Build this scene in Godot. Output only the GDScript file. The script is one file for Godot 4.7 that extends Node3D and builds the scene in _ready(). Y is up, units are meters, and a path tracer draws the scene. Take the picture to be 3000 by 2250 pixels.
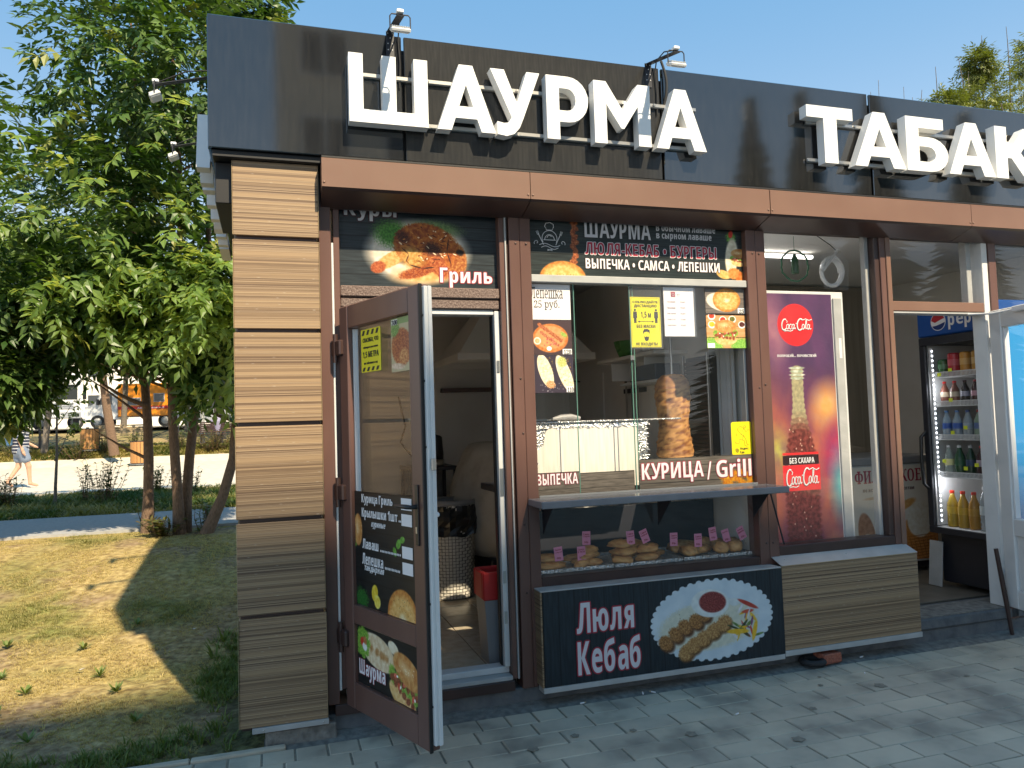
extends Node3D
# A street kiosk with two shop fronts in the morning sun, a park behind it.

class Geo:
	var v := PackedVector3Array()
	var n := PackedVector3Array()
	var t := PackedVector2Array()
	var c := PackedColorArray()
	var col := Color(1, 1, 1)
	var tinted := false
	var x := Transform3D()

	func put(p: Vector3, nn: Vector3, uv: Vector2) -> void:
		v.append(x * p)
		n.append((x.basis * nn).normalized())
		t.append(uv)
		c.append(col)

	# counter-clockwise seen from outside
	func tri(a: Vector3, b: Vector3, d: Vector3, ua := Vector2(), ub := Vector2(), ud := Vector2()) -> void:
		var nn := (b - a).cross(d - a).normalized()
		put(a, nn, ua)
		put(d, nn, ud)
		put(b, nn, ub)

	func trin(a: Vector3, b: Vector3, d: Vector3, na: Vector3, nb: Vector3, nd: Vector3, ua := Vector2(), ub := Vector2(), ud := Vector2()) -> void:
		put(a, na, ua)
		put(d, nd, ud)
		put(b, nb, ub)

	func quad(a: Vector3, b: Vector3, d: Vector3, e: Vector3, uv := Rect2()) -> void:
		var nn := (b - a).cross(e - a).normalized()
		var ua: Vector2
		var ub: Vector2
		var ud: Vector2
		var ue: Vector2
		if uv.size.x != 0.0:
			ua = Vector2(uv.position.x, uv.end.y)
			ub = Vector2(uv.end.x, uv.end.y)
			ud = Vector2(uv.end.x, uv.position.y)
			ue = uv.position
		else:
			ua = flat(a, nn)
			ub = flat(b, nn)
			ud = flat(d, nn)
			ue = flat(e, nn)
		put(a, nn, ua)
		put(d, nn, ud)
		put(b, nn, ub)
		put(a, nn, ua)
		put(e, nn, ue)
		put(d, nn, ud)

	func flat(p: Vector3, nn: Vector3) -> Vector2:
		if absf(nn.x) > 0.6:
			return Vector2(p.z, -p.y)
		if absf(nn.y) > 0.6:
			return Vector2(p.x, p.z)
		return Vector2(p.x, -p.y)

	func box(lo: Vector3, hi: Vector3) -> void:
		var a := lo
		var b := hi
		quad(Vector3(a.x, a.y, b.z), Vector3(b.x, a.y, b.z), b, Vector3(a.x, b.y, b.z))
		quad(Vector3(b.x, a.y, a.z), a, Vector3(a.x, b.y, a.z), Vector3(b.x, b.y, a.z))
		quad(Vector3(b.x, a.y, b.z), Vector3(b.x, a.y, a.z), Vector3(b.x, b.y, a.z), b)
		quad(a, Vector3(a.x, a.y, b.z), Vector3(a.x, b.y, b.z), Vector3(a.x, b.y, a.z))
		quad(Vector3(a.x, b.y, b.z), b, Vector3(b.x, b.y, a.z), Vector3(a.x, b.y, a.z))
		quad(a, Vector3(b.x, a.y, a.z), Vector3(b.x, a.y, b.z), Vector3(a.x, a.y, b.z))

	# a box with chamfered edges
	func cbox(lo: Vector3, hi: Vector3, k := 0.004) -> void:
		var m := (lo + hi) / 2.0
		var h := (hi - lo) / 2.0
		k = minf(k, minf(h.x, minf(h.y, h.z)) * 0.6)
		var i := h - Vector3(k, k, k)
		for s in [-1.0, 1.0]:
			face(m, Vector3(s * h.x, 0, 0), Vector3(0, 0, -s * i.z), Vector3(0, i.y, 0))
			face(m, Vector3(0, s * h.y, 0), Vector3(i.x, 0, 0), Vector3(0, 0, -s * i.z))
			face(m, Vector3(0, 0, s * h.z), Vector3(s * i.x, 0, 0), Vector3(0, i.y, 0))
			for q in [-1.0, 1.0]:
				strip(m + Vector3(s * h.x, q * i.y, 0), m + Vector3(s * i.x, q * h.y, 0), Vector3(0, 0, i.z), Vector3(s, q, 0))
				strip(m + Vector3(s * h.x, 0, q * i.z), m + Vector3(s * i.x, 0, q * h.z), Vector3(0, i.y, 0), Vector3(s, 0, q))
				strip(m + Vector3(0, s * h.y, q * i.z), m + Vector3(0, s * i.y, q * h.z), Vector3(i.x, 0, 0), Vector3(0, s, q))
				for r in [-1.0, 1.0]:
					var a := m + Vector3(s * h.x, q * i.y, r * i.z)
					var b := m + Vector3(s * i.x, q * h.y, r * i.z)
					var d := m + Vector3(s * i.x, q * i.y, r * h.z)
					if s * q * r > 0:
						tri(a, b, d)
					else:
						tri(a, d, b)

	func face(m: Vector3, o: Vector3, u: Vector3, w: Vector3) -> void:
		quad(m + o - u - w, m + o + u - w, m + o + u + w, m + o - u + w)

	func strip(a: Vector3, b: Vector3, along: Vector3, outward: Vector3) -> void:
		if (a + along - (a - along)).cross(b - a).dot(outward) > 0:
			quad(a - along, a + along, b + along, b - along)
		else:
			quad(a + along, a - along, b - along, b + along)

	func tube(pts: Array, rad: Array, seg := 8, caps := true) -> void:
		var rings := []
		var nrm := []
		var ref := Vector3(0.31, 0.2, 0.93).normalized()
		var run := 0.0
		var runs := []
		for k in pts.size():
			var d: Vector3 = (pts[mini(k + 1, pts.size() - 1)] - pts[maxi(k - 1, 0)])
			d = d.normalized()
			if absf(d.dot(ref)) > 0.95:
				ref = Vector3(0.93, 0.31, 0.2).normalized()
			var u := d.cross(ref).normalized()
			var w := u.cross(d).normalized()
			ref = w
			var ring := []
			var nn := []
			var r: float = rad[mini(k, rad.size() - 1)]
			for s in seg + 1:
				var a := TAU * s / seg
				var o := w * cos(a) + u * sin(a)
				nn.append(o)
				ring.append(pts[k] + o * r)
			rings.append(ring)
			nrm.append(nn)
			runs.append(run)
			if k + 1 < pts.size():
				run += (pts[k + 1] - pts[k]).length()
		for k in pts.size() - 1:
			for s in seg:
				var u0 := Vector2(float(s) / seg, runs[k])
				var u1 := Vector2(float(s + 1) / seg, runs[k])
				var u2 := Vector2(float(s + 1) / seg, runs[k + 1])
				var u3 := Vector2(float(s) / seg, runs[k + 1])
				trin(rings[k][s], rings[k][s + 1], rings[k + 1][s + 1], nrm[k][s], nrm[k][s + 1], nrm[k + 1][s + 1], u0, u1, u2)
				trin(rings[k][s], rings[k + 1][s + 1], rings[k + 1][s], nrm[k][s], nrm[k + 1][s + 1], nrm[k + 1][s], u0, u2, u3)
		if caps:
			var last: int = pts.size() - 1
			for s in seg:
				tri(pts[0], rings[0][s + 1], rings[0][s])
				tri(pts[last], rings[last][s], rings[last][s + 1])

	func cyl(a: Vector3, b: Vector3, r: float, r2 := -1.0, seg := 12) -> void:
		tube([a, b], [r, r if r2 < 0 else r2], seg)

	# profile: Vector2(radius, height), from bottom to top
	func lathe(prof: Array, seg := 16, at := Vector3(), squash := Vector3.ONE) -> void:
		var nr := []
		for k in prof.size():
			var d: Vector2 = prof[mini(k + 1, prof.size() - 1)] - prof[maxi(k - 1, 0)]
			nr.append(Vector2(d.y, -d.x).normalized())
		for k in prof.size() - 1:
			for s in seg:
				var p := []
				var q := []
				for e in [[k, s], [k, s + 1], [k + 1, s + 1], [k + 1, s]]:
					var a: float = TAU * e[1] / seg
					var pr: Vector2 = prof[e[0]]
					var no: Vector2 = nr[e[0]]
					p.append(at + Vector3(cos(a) * pr.x, pr.y, -sin(a) * pr.x) * squash)
					q.append((Vector3(cos(a) * no.x, no.y, -sin(a) * no.x) / squash).normalized())
				var u := Vector2(float(s) / seg, 1.0 - float(k) / (prof.size() - 1))
				var du := Vector2(1.0 / seg, 0)
				var dv := Vector2(0, -1.0 / (prof.size() - 1))
				if prof[k].x > 1e-5:
					trin(p[0], p[1], p[2], q[0], q[1], q[2], u, u + du, u + du + dv)
				if prof[k + 1].x > 1e-5:
					trin(p[0], p[2], p[3], q[0], q[2], q[3], u, u + du + dv, u + dv)

	# loops: the outline first (counter-clockwise), then holes; cap: the same as one outline with slits
	func prism(cap: PackedVector2Array, loops: Array, z0: float, z1: float) -> void:
		var id := Geometry2D.triangulate_polygon(cap)
		for k in range(0, id.size(), 3):
			var a := cap[id[k]]
			var b := cap[id[k + 1]]
			var d := cap[id[k + 2]]
			if (b - a).cross(d - a) < 0:
				var e := b
				b = d
				d = e
			tri(Vector3(a.x, a.y, z1), Vector3(b.x, b.y, z1), Vector3(d.x, d.y, z1), Vector2(a.x, -a.y), Vector2(b.x, -b.y), Vector2(d.x, -d.y))
			tri(Vector3(a.x, a.y, z0), Vector3(d.x, d.y, z0), Vector3(b.x, b.y, z0), Vector2(a.x, -a.y), Vector2(d.x, -d.y), Vector2(b.x, -b.y))
		for l in loops:
			for k in l.size():
				var a: Vector2 = l[k]
				var b: Vector2 = l[(k + 1) % l.size()]
				quad(Vector3(a.x, a.y, z0), Vector3(b.x, b.y, z0), Vector3(b.x, b.y, z1), Vector3(a.x, a.y, z1))

	func poly(l: Array, z0: float, z1: float) -> void:
		var p := PackedVector2Array(l)
		var s := 0.0
		for k in p.size():
			s += p[k].cross(p[(k + 1) % p.size()])
		if s < 0:
			p.reverse()
		prism(p, [Array(p)], z0, z1)

	func add_mesh(m: Mesh, xf: Transform3D) -> void:
		for s in m.get_surface_count():
			var ar := m.surface_get_arrays(s)
			var pv: PackedVector3Array = ar[Mesh.ARRAY_VERTEX]
			var pn: PackedVector3Array = ar[Mesh.ARRAY_NORMAL]
			var ids = ar[Mesh.ARRAY_INDEX]
			var num: int = ids.size() if ids != null else pv.size()
			var nb := xf.basis.inverse().transposed()
			for k in num:
				var i: int = ids[k] if ids != null else k
				put(xf * pv[i], (nb * pn[i]).normalized(), Vector2(pv[i].x, pv[i].y))

	func mesh() -> ArrayMesh:
		var a := []
		a.resize(Mesh.ARRAY_MAX)
		a[Mesh.ARRAY_VERTEX] = v
		a[Mesh.ARRAY_NORMAL] = n
		a[Mesh.ARRAY_TEX_UV] = t
		if tinted:
			a[Mesh.ARRAY_COLOR] = c
		var m := ArrayMesh.new()
		if v.size():
			m.add_surface_from_arrays(Mesh.PRIMITIVE_TRIANGLES, a)
		return m


# A flat print, painted with soft-edged blobs; units are 0..1 across and 0..1 down.
class Paint:
	var im: Image
	var w: int
	var h: int
	var ns := FastNoiseLite.new()

	func _init(ww: int, hh: int, bg: Color) -> void:
		w = ww
		h = hh
		im = Image.create_empty(w, h, false, Image.FORMAT_RGB8)
		im.fill(bg)
		ns.seed = 5
		ns.frequency = 0.09

	func planks(a: Color, b: Color, count: int, vertical: bool) -> void:
		for y in h:
			for x in w:
				var p := (float(x) / w if vertical else float(y) / h) * count
				var along := float(y) if vertical else float(x)
				var k := floori(p)
				var g := ns.get_noise_2d(along * 0.12 + k * 77.0, p * 60.0) * 0.5 + 0.5
				var f := p - k
				var cc := a.lerp(b, clampf(g * 1.3 - 0.1, 0, 1))
				if f < 0.05:
					cc = cc.darkened(0.6)
				im.set_pixel(x, y, cc)

	func blob(cx: float, cy: float, rx: float, ry: float, rot: float, a: Color, b: Color, freq := 1.0, soft := 0.08, wob := 0.0, gloss := 0.0) -> void:
		var px := cx * w
		var py := cy * h
		var sx := maxf(rx * w, 0.6)
		var sy := maxf(ry * w, 0.6)
		var m := maxf(sx, sy) * 1.25 + 2.0
		var ca := cos(rot)
		var sa := sin(rot)
		for y in range(maxi(0, int(py - m)), mini(h, int(py + m) + 1)):
			for x in range(maxi(0, int(px - m)), mini(w, int(px + m) + 1)):
				var dx := x + 0.5 - px
				var dy := y + 0.5 - py
				var u := (dx * ca + dy * sa) / sx
				var q := (-dx * sa + dy * ca) / sy
				var r := sqrt(u * u + q * q)
				if wob > 0.0:
					r += ns.get_noise_2d(x * 2.0 + 300.0, y * 2.0) * wob
				var al := clampf((1.0 - r) / soft, 0, 1)
				if al <= 0.0:
					continue
				var g := clampf(ns.get_noise_2d(x * freq + cx * 900.0, y * freq) * 0.9 + 0.5, 0, 1)
				var cc := a.lerp(b, g)
				if gloss > 0.0 and ns.get_noise_2d(x * 4.0 + 50.0, y * 4.0 + cy * 300.0) > 0.42:
					cc = cc.lerp(Color(1, 0.93, 0.8), gloss)
				im.set_pixel(x, y, im.get_pixel(x, y).lerp(cc, al))

	func stroke(pts: Array, wid: float, a: Color) -> void:
		for k in pts.size() - 1:
			var p: Vector2 = pts[k]
			var q: Vector2 = pts[k + 1]
			var d := Vector2((q.x - p.x) * w, (q.y - p.y) * h)
			var c := (p + q) / 2.0
			blob(c.x, c.y, d.length() / w * 0.5 + wid * 0.35, wid * 0.5, d.angle(), a, a, 1.0, 0.4)

	func arc(cx: float, cy: float, rx: float, ry: float, a0: float, a1: float, wid: float, a: Color, steps := 14) -> void:
		var l := []
		for k in steps + 1:
			var g := lerpf(a0, a1, float(k) / steps)
			l.append(Vector2(cx + cos(g) * rx, cy + sin(g) * rx / h * w * (ry / rx)))
		stroke(l, wid, a)

	func rect(x0: float, y0: float, x1: float, y1: float, a: Color) -> void:
		im.fill_rect(Rect2i(int(x0 * w), int(y0 * h), maxi(1, int((x1 - x0) * w)), maxi(1, int((y1 - y0) * h))), a)

	func specks(x0: float, y0: float, x1: float, y1: float, count: int, a: Color, r := 0.004) -> void:
		var g := RandomNumberGenerator.new()
		g.seed = count
		for k in count:
			blob(g.randf_range(x0, x1), g.randf_range(y0, y1), r, r * 0.7, g.randf() * 3.0, a, a, 1.0, 0.5)


var M := {}
var taken := {}
var rng := RandomNumberGenerator.new()
var fn := FastNoiseLite.new()
var sans: SystemFont
var serif: SystemFont
var italic: SystemFont


func V(x: float, y: float, z: float) -> Vector3:
	return Vector3(x, y, z)


func lin(r: float, g: float, b: float) -> Color:
	return Color(r, g, b).linear_to_srgb()


func numbered(called: String) -> String:
	var k: int = taken.get(called, 0)
	taken[called] = k + 1
	return called if k == 0 else "%s_%03d" % [called, k]


func tag(o: Node, label := "", category := "", group := "", kind := "") -> Node:
	if label:
		o.set_meta("label", label)
	if category:
		o.set_meta("category", category)
	if group:
		o.set_meta("group", group)
	if kind:
		o.set_meta("kind", kind)
	return o


func thing(called: String, label: String, category: String, at := Vector3(), group := "") -> Node3D:
	var o := Node3D.new()
	o.name = numbered(called)
	add_child(o)
	o.position = at
	tag(o, label, category, group)
	return o


func one(called: String, label: String, category: String, g: Geo, m: Material, at := Vector3(), group := "") -> MeshInstance3D:
	var o := MeshInstance3D.new()
	o.name = numbered(called)
	o.mesh = g.mesh()
	o.material_override = m
	add_child(o)
	o.position = at
	tag(o, label, category, group)
	return o


func part(p: Node, called: String, g: Geo, m: Material, at := Vector3()) -> MeshInstance3D:
	return partm(p, called, g.mesh(), m, at)


func partm(p: Node, called: String, me: Mesh, m: Material, at := Vector3()) -> MeshInstance3D:
	var o := MeshInstance3D.new()
	o.name = called
	o.mesh = me
	o.material_override = m
	p.add_child(o, true)
	o.position = at
	return o


func bx(p: Node, called: String, lo: Vector3, hi: Vector3, m: Material, k := 0.003) -> MeshInstance3D:
	var g := Geo.new()
	g.cbox(lo, hi, k)
	return part(p, called, g, m)


func copy(o: Node3D, at: Vector3, turn := 0.0, label := "", grow := 1.0) -> Node3D:
	var r: Node3D = o.duplicate()
	r.name = numbered(String(o.name).rstrip("0123456789").trim_suffix("_"))
	add_child(r)
	r.position = at
	r.rotation.y = turn
	r.scale = Vector3.ONE * grow
	if label:
		r.set_meta("label", label)
	return r


# lettering that fills the box x0..x1, y0..y1, its face turned to +z of the parent
func text(p: Node, s: String, f: Font, x0: float, y0: float, x1: float, y1: float, z: float, m: Material, called := "lettering", rim: Material = null, rimw := 0.004, dep := 0.0012, lean := 0.0) -> void:
	var tm := TextMesh.new()
	tm.text = s
	tm.font = f
	tm.font_size = 16
	tm.pixel_size = 0.04
	tm.depth = 0.02
	tm.curve_step = 0.25
	tm.horizontal_alignment = HORIZONTAL_ALIGNMENT_LEFT
	var bb := tm.get_aabb()
	if bb.size.x < 1e-5:
		return
	var sc := Vector3((x1 - x0) / bb.size.x, (y1 - y0) / maxf(bb.size.y, 1e-5), dep / 0.02)
	var b := Basis.from_scale(sc)
	if lean != 0.0:
		b = Basis(Vector3(1, 0, 0), Vector3(lean, 1, 0), Vector3(0, 0, 1)) * b
	if rim:
		z += 0.0009
	var o := Vector3(x0, y0, z + dep / 2.0) - b * Vector3(bb.position.x, bb.position.y, 0)
	var g := Geo.new()
	g.add_mesh(tm, Transform3D(b, o))
	part(p, called, g, m)
	if rim:
		var r := Geo.new()
		for k in 8:
			var a := TAU * k / 8.0
			r.add_mesh(tm, Transform3D(b, o + Vector3(cos(a) * rimw, sin(a) * rimw, -0.0006 - k * 0.00003)))
		part(p, called, r, rim)


func mat(c: Color, rough := 0.7, metal := 0.0, spec := 0.5) -> StandardMaterial3D:
	var m := StandardMaterial3D.new()
	m.albedo_color = c
	m.roughness = rough
	m.metallic = metal
	m.metallic_specular = spec
	return m


func noise_tex(freq: float, cols: Array, oct := 4, sd := 1, size := 256, kind := FastNoiseLite.TYPE_SIMPLEX_SMOOTH) -> NoiseTexture2D:
	var t := NoiseTexture2D.new()
	t.width = size
	t.height = size
	t.seamless = true
	t.generate_mipmaps = false
	var q := FastNoiseLite.new()
	q.noise_type = kind
	q.frequency = freq
	q.fractal_octaves = oct
	q.seed = sd
	t.noise = q
	var g := Gradient.new()
	var off := PackedFloat32Array()
	var cc := PackedColorArray()
	for k in cols.size():
		off.append(float(k) / (cols.size() - 1))
		cc.append(cols[k])
	g.offsets = off
	g.colors = cc
	t.color_ramp = g
	return t


# a surface with grain: a noise of colours laid by world position
func grain(cols: Array, freq: float, scale: Vector3, rough := 0.8, bump := 0.0, oct := 4, sd := 1, spec := 0.5) -> StandardMaterial3D:
	var m := mat(Color.WHITE, rough, 0.0, spec)
	m.albedo_texture = noise_tex(freq, cols, oct, sd)
	m.uv1_triplanar = true
	m.uv1_world_triplanar = true
	m.uv1_scale = scale
	if bump > 0.0:
		m.heightmap_enabled = true
		m.heightmap_scale = bump
		if not M.has("relief"):
			M.relief = noise_tex(0.06, [Color.BLACK, Color.WHITE], 4, 77)
		m.heightmap_texture = M.relief
	return m


func printed(p: Paint, rough := 0.35) -> StandardMaterial3D:
	var m := mat(Color.WHITE, rough)
	m.albedo_texture = ImageTexture.create_from_image(p.im)
	m.texture_repeat = false
	return m


# a thin flat sheet facing +z of its parent with the print on it
func sheet(p: Node, called: String, x0: float, y0: float, x1: float, y1: float, z: float, m: Material, thick := 0.002) -> MeshInstance3D:
	var g := Geo.new()
	g.quad(V(x0, y0, z), V(x1, y0, z), V(x1, y1, z), V(x0, y1, z), Rect2(0, 0, 1, 1))
	var e := Rect2(0.01, 0.01, 0.001, 0.001)
	g.quad(V(x1, y0, z - thick), V(x0, y0, z - thick), V(x0, y1, z - thick), V(x1, y1, z - thick), e)
	g.quad(V(x0, y0, z - thick), V(x0, y0, z), V(x0, y1, z), V(x0, y1, z - thick), e)
	g.quad(V(x1, y0, z), V(x1, y0, z - thick), V(x1, y1, z - thick), V(x1, y1, z), e)
	g.quad(V(x0, y1, z), V(x1, y1, z), V(x1, y1, z - thick), V(x0, y1, z - thick), e)
	g.quad(V(x0, y0, z - thick), V(x1, y0, z - thick), V(x1, y0, z), V(x0, y0, z), e)
	return part(p, called, g, m)


func _ready() -> void:
	rng.seed = 11
	fn.seed = 3
	fn.frequency = 1.0
	# camera
	var cam := Camera3D.new()
	cam.name = "camera"
	cam.position = V(0, 1.6, 4.25)
	cam.basis = Basis.from_euler(Vector3(deg_to_rad(2.9555), deg_to_rad(-17.59), deg_to_rad(-1.8373)))
	cam.fov = 53.49
	cam.near = 0.05
	cam.far = 900.0
	cam.current = true
	add_child(cam)
	# sky
	var we := WorldEnvironment.new()
	we.name = "world_environment"
	var e := Environment.new()
	e.background_mode = Environment.BG_SKY
	var sk := ProceduralSkyMaterial.new()
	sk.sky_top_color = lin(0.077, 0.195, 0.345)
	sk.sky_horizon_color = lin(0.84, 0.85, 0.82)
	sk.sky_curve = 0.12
	sk.ground_bottom_color = lin(0.12, 0.11, 0.09)
	sk.ground_horizon_color = lin(0.25, 0.25, 0.24)
	sk.sun_angle_max = 1.0
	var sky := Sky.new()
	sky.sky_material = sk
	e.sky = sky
	e.background_energy_multiplier = 1.0
	e.tonemap_mode = Environment.TONE_MAPPER_LINEAR
	e.tonemap_exposure = 2.2
	e.sdfgi_enabled = true
	e.ssao_enabled = true
	e.ssil_enabled = true
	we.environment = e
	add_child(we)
	# sun: behind the camera's shoulder, 47 degrees up
	var sun := DirectionalLight3D.new()
	sun.name = "sun"
	sun.light_energy = 1.2
	sun.light_color = Color(1.0, 0.93, 0.80)
	sun.light_angular_distance = 0.8
	sun.shadow_enabled = true
	sun.look_at_from_position(Vector3.ZERO, V(-0.32, -1.13, -1.0), Vector3.UP)
	add_child(sun)

	fonts()
	materials()
	ground()
	behind_the_camera()
	kiosk()
	signs()
	floodlights()
	wall_prints()
	snack_window()
	snack_room()
	drinks_room()
	tree_group()
	park()
	lawn_grass()
	street_litter()


func fonts() -> void:
	sans = SystemFont.new()
	sans.hinting = TextServer.HINTING_NONE
	sans.font_names = PackedStringArray(["Droid Sans"])
	sans.font_weight = 700
	serif = SystemFont.new()
	serif.hinting = TextServer.HINTING_NONE
	serif.font_names = PackedStringArray(["Droid Serif"])
	serif.font_weight = 400
	italic = SystemFont.new()
	italic.hinting = TextServer.HINTING_NONE
	italic.font_names = PackedStringArray(["Droid Serif"])
	italic.font_weight = 700


func materials() -> void:
	# striped laminate of the cladding panels
	var im := Image.create_empty(96, 768, false, Image.FORMAT_RGB8)
	var q := RandomNumberGenerator.new()
	q.seed = 4
	var row := 0
	while row < 768:
		var band := q.randi_range(2, 11)
		var tone := q.randf()
		var edge := q.randf() < 0.6
		for k in band:
			if row + k >= 768:
				break
			for xx in 96:
				var g := fn.get_noise_2d(xx * 0.045, (row + k) * 0.9) * 0.22
				var f := clampf(tone * 0.95 + 0.02 + g + 0.12 * sin(k * 1.3), 0, 1)
				var c := Color(0.125, 0.075, 0.045).lerp(Color(0.37, 0.25, 0.14), f)
				if edge and k == 0:
					c = Color(0.60, 0.45, 0.28)
				elif edge and k == 1:
					c = Color(0.105, 0.062, 0.038)
				if q.randf() < 0.0012:
					c = c.lerp(Color(0.7, 0.68, 0.62), 0.6)
				im.set_pixel(xx, row + k, c.linear_to_srgb())
		row += band
	var wood := mat(Color.WHITE, 0.42)
	wood.albedo_texture = ImageTexture.create_from_image(im)
	wood.uv1_scale = Vector3(0.9, 0.93, 1)
	M.wood = wood
	# black composite panels: glossy, with streaks of dried rain and dust
	var bl := grain([lin(0.014, 0.0145, 0.015), lin(0.018, 0.018, 0.0185), lin(0.024, 0.024, 0.024)], 0.03, V(5.0, 0.55, 5.0), 0.06, 0.0, 5, 3, 0.72)
	bl.clearcoat_enabled = true
	bl.clearcoat = 1.0
	bl.clearcoat_roughness = 0.05
	M.black = bl
	var bd := grain([lin(0.026, 0.026, 0.027), lin(0.032, 0.032, 0.032), lin(0.041, 0.04, 0.039)], 0.03, V(6.0, 0.5, 6.0), 0.14, 0.0, 5, 8, 0.5)
	M.black_dusty = bd
	M.dark = mat(lin(0.012, 0.011, 0.011), 0.5)
	M.canopy = grain([lin(0.185, 0.10, 0.069), lin(0.20, 0.112, 0.078), lin(0.225, 0.128, 0.09)], 0.01, V(0.5, 0.5, 0.5), 0.36, 0.0, 3, 2)
	M.brown = grain([lin(0.115, 0.058, 0.045), lin(0.135, 0.07, 0.055), lin(0.155, 0.083, 0.066)], 0.012, V(0.8, 0.3, 0.8), 0.33, 0.0, 4, 5)
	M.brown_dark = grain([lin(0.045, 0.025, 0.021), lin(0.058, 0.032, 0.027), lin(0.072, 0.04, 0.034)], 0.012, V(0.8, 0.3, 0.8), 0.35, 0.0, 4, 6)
	M.rough_film = grain([lin(0.07, 0.042, 0.034), lin(0.15, 0.10, 0.082), lin(0.30, 0.22, 0.185)], 0.12, V(3, 3, 3), 0.6, 0.25, 2, 7)
	M.alu = mat(lin(0.55, 0.54, 0.52), 0.34, 0.75)
	M.alu_dull = grain([lin(0.36, 0.36, 0.35), lin(0.47, 0.47, 0.46)], 0.02, V(1, 1, 1), 0.5, 0.0, 3, 3)
	M.white = mat(lin(0.76, 0.76, 0.76), 0.3)
	M.pvc = grain([lin(0.60, 0.60, 0.59), lin(0.68, 0.68, 0.67), lin(0.72, 0.72, 0.71)], 0.01, V(0.9, 0.9, 0.9), 0.32, 0.0, 4, 4)
	M.letter = mat(lin(0.84, 0.84, 0.83), 0.36)
	M.concrete = grain([lin(0.085, 0.095, 0.105), lin(0.125, 0.135, 0.145), lin(0.16, 0.168, 0.17)], 0.02, V(1.4, 1.4, 1.4), 0.85, 0.4, 5, 12)
	M.concrete_worn = grain([lin(0.11, 0.105, 0.095), lin(0.2, 0.19, 0.17), lin(0.29, 0.28, 0.25)], 0.03, V(1.8, 1.8, 1.8), 0.88, 0.5, 5, 13)
	M.plaster = grain([lin(0.76, 0.72, 0.66), lin(0.80, 0.77, 0.72), lin(0.83, 0.80, 0.76)], 0.01, V(0.7, 0.7, 0.7), 0.8, 0.0, 4, 14)
	M.ceiling = mat(lin(0.80, 0.78, 0.74), 0.8)
	M.lino = grain([lin(0.115, 0.098, 0.078), lin(0.155, 0.135, 0.105), lin(0.185, 0.16, 0.13)], 0.02, V(0.8, 0.8, 0.8), 0.5, 0.0, 4, 15)
	M.wall_panel = grain([lin(0.15, 0.11, 0.075), lin(0.20, 0.152, 0.105), lin(0.235, 0.18, 0.13)], 0.012, V(3.0, 0.2, 3.0), 0.6, 0.0, 4, 16)
	M.steel = mat(lin(0.50, 0.49, 0.47), 0.3, 0.9)
	M.counter = grain([lin(0.17, 0.17, 0.185), lin(0.215, 0.215, 0.23)], 0.02, V(1, 1, 1), 0.22, 0.0, 3, 3)
	M.chrome = mat(lin(0.7, 0.7, 0.7), 0.12, 1.0)
	M.rubber = mat(lin(0.022, 0.022, 0.023), 0.75)
	M.black_metal = mat(lin(0.02, 0.021, 0.028), 0.42)
	M.black_plastic = mat(lin(0.018, 0.018, 0.019), 0.3)
	M.grey_plastic = mat(lin(0.25, 0.25, 0.255), 0.45)
	M.red = mat(lin(0.55, 0.025, 0.022), 0.4)
	M.ink = mat(lin(0.02, 0.02, 0.02), 0.6)
	M.ink_soft = mat(lin(0.42, 0.33, 0.36), 0.6)
	M.ink_white = mat(lin(0.78, 0.76, 0.76), 0.5)
	M.ink_pale = mat(lin(0.62, 0.60, 0.62), 0.5)
	M.ink_red = mat(lin(0.42, 0.02, 0.045), 0.5)
	M.ink_crimson = mat(lin(0.33, 0.025, 0.045), 0.5)
	M.ink_shadow = mat(lin(0.05, 0.012, 0.016), 0.5)
	M.paper = mat(lin(0.76, 0.72, 0.72), 0.7)
	M.paper_pink = mat(lin(0.72, 0.27, 0.42), 0.7)
	M.paper_yellow = mat(lin(0.78, 0.70, 0.02), 0.4)
	M.film_yellow = mat(lin(0.82, 0.66, 0.015), 0.35)
	var gl := mat(Color(0.93, 0.97, 0.95, 0.006), 0.0)
	gl.transparency = BaseMaterial3D.TRANSPARENCY_ALPHA
	gl.metallic_specular = 0.5
	M.glass = gl
	var gg := mat(Color(0.35, 0.62, 0.52, 0.55), 0.05)
	gg.transparency = BaseMaterial3D.TRANSPARENCY_ALPHA
	M.glass_edge = mat(lin(0.12, 0.27, 0.21), 0.15)
	var cl := mat(Color(0.95, 0.97, 1.0, 0.03), 0.08)
	cl.transparency = BaseMaterial3D.TRANSPARENCY_ALPHA
	M.clear_film = cl
	M.foil = grain([lin(0.48, 0.48, 0.47), lin(0.62, 0.62, 0.60), lin(0.74, 0.74, 0.72)], 0.02, V(3, 3, 3), 0.26, 0.9, 4, 17)
	M.foil.metallic = 0.7
	M.white_wood = grain([lin(0.62, 0.58, 0.50), lin(0.70, 0.66, 0.58), lin(0.76, 0.73, 0.66)], 0.02, V(7.0, 0.5, 7.0), 0.5, 0.0, 4, 18)
	M.tile = grain([lin(0.48, 0.40, 0.29), lin(0.55, 0.47, 0.35), lin(0.60, 0.52, 0.40)], 0.03, V(1.5, 1.5, 1.5), 0.22, 0.0, 4, 19)
	M.tile_b = grain([lin(0.45, 0.37, 0.265), lin(0.52, 0.44, 0.325), lin(0.57, 0.49, 0.37)], 0.03, V(1.5, 1.5, 1.5), 0.25, 0.0, 4, 20)
	M.grout = mat(lin(0.12, 0.09, 0.06), 0.9)
	M.clay = grain([lin(0.30, 0.25, 0.19), lin(0.50, 0.46, 0.39), lin(0.58, 0.55, 0.49), lin(0.60, 0.57, 0.52)], 0.012, V(1.3, 1.0, 1.3), 0.85, 0.3, 5, 21)
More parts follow.
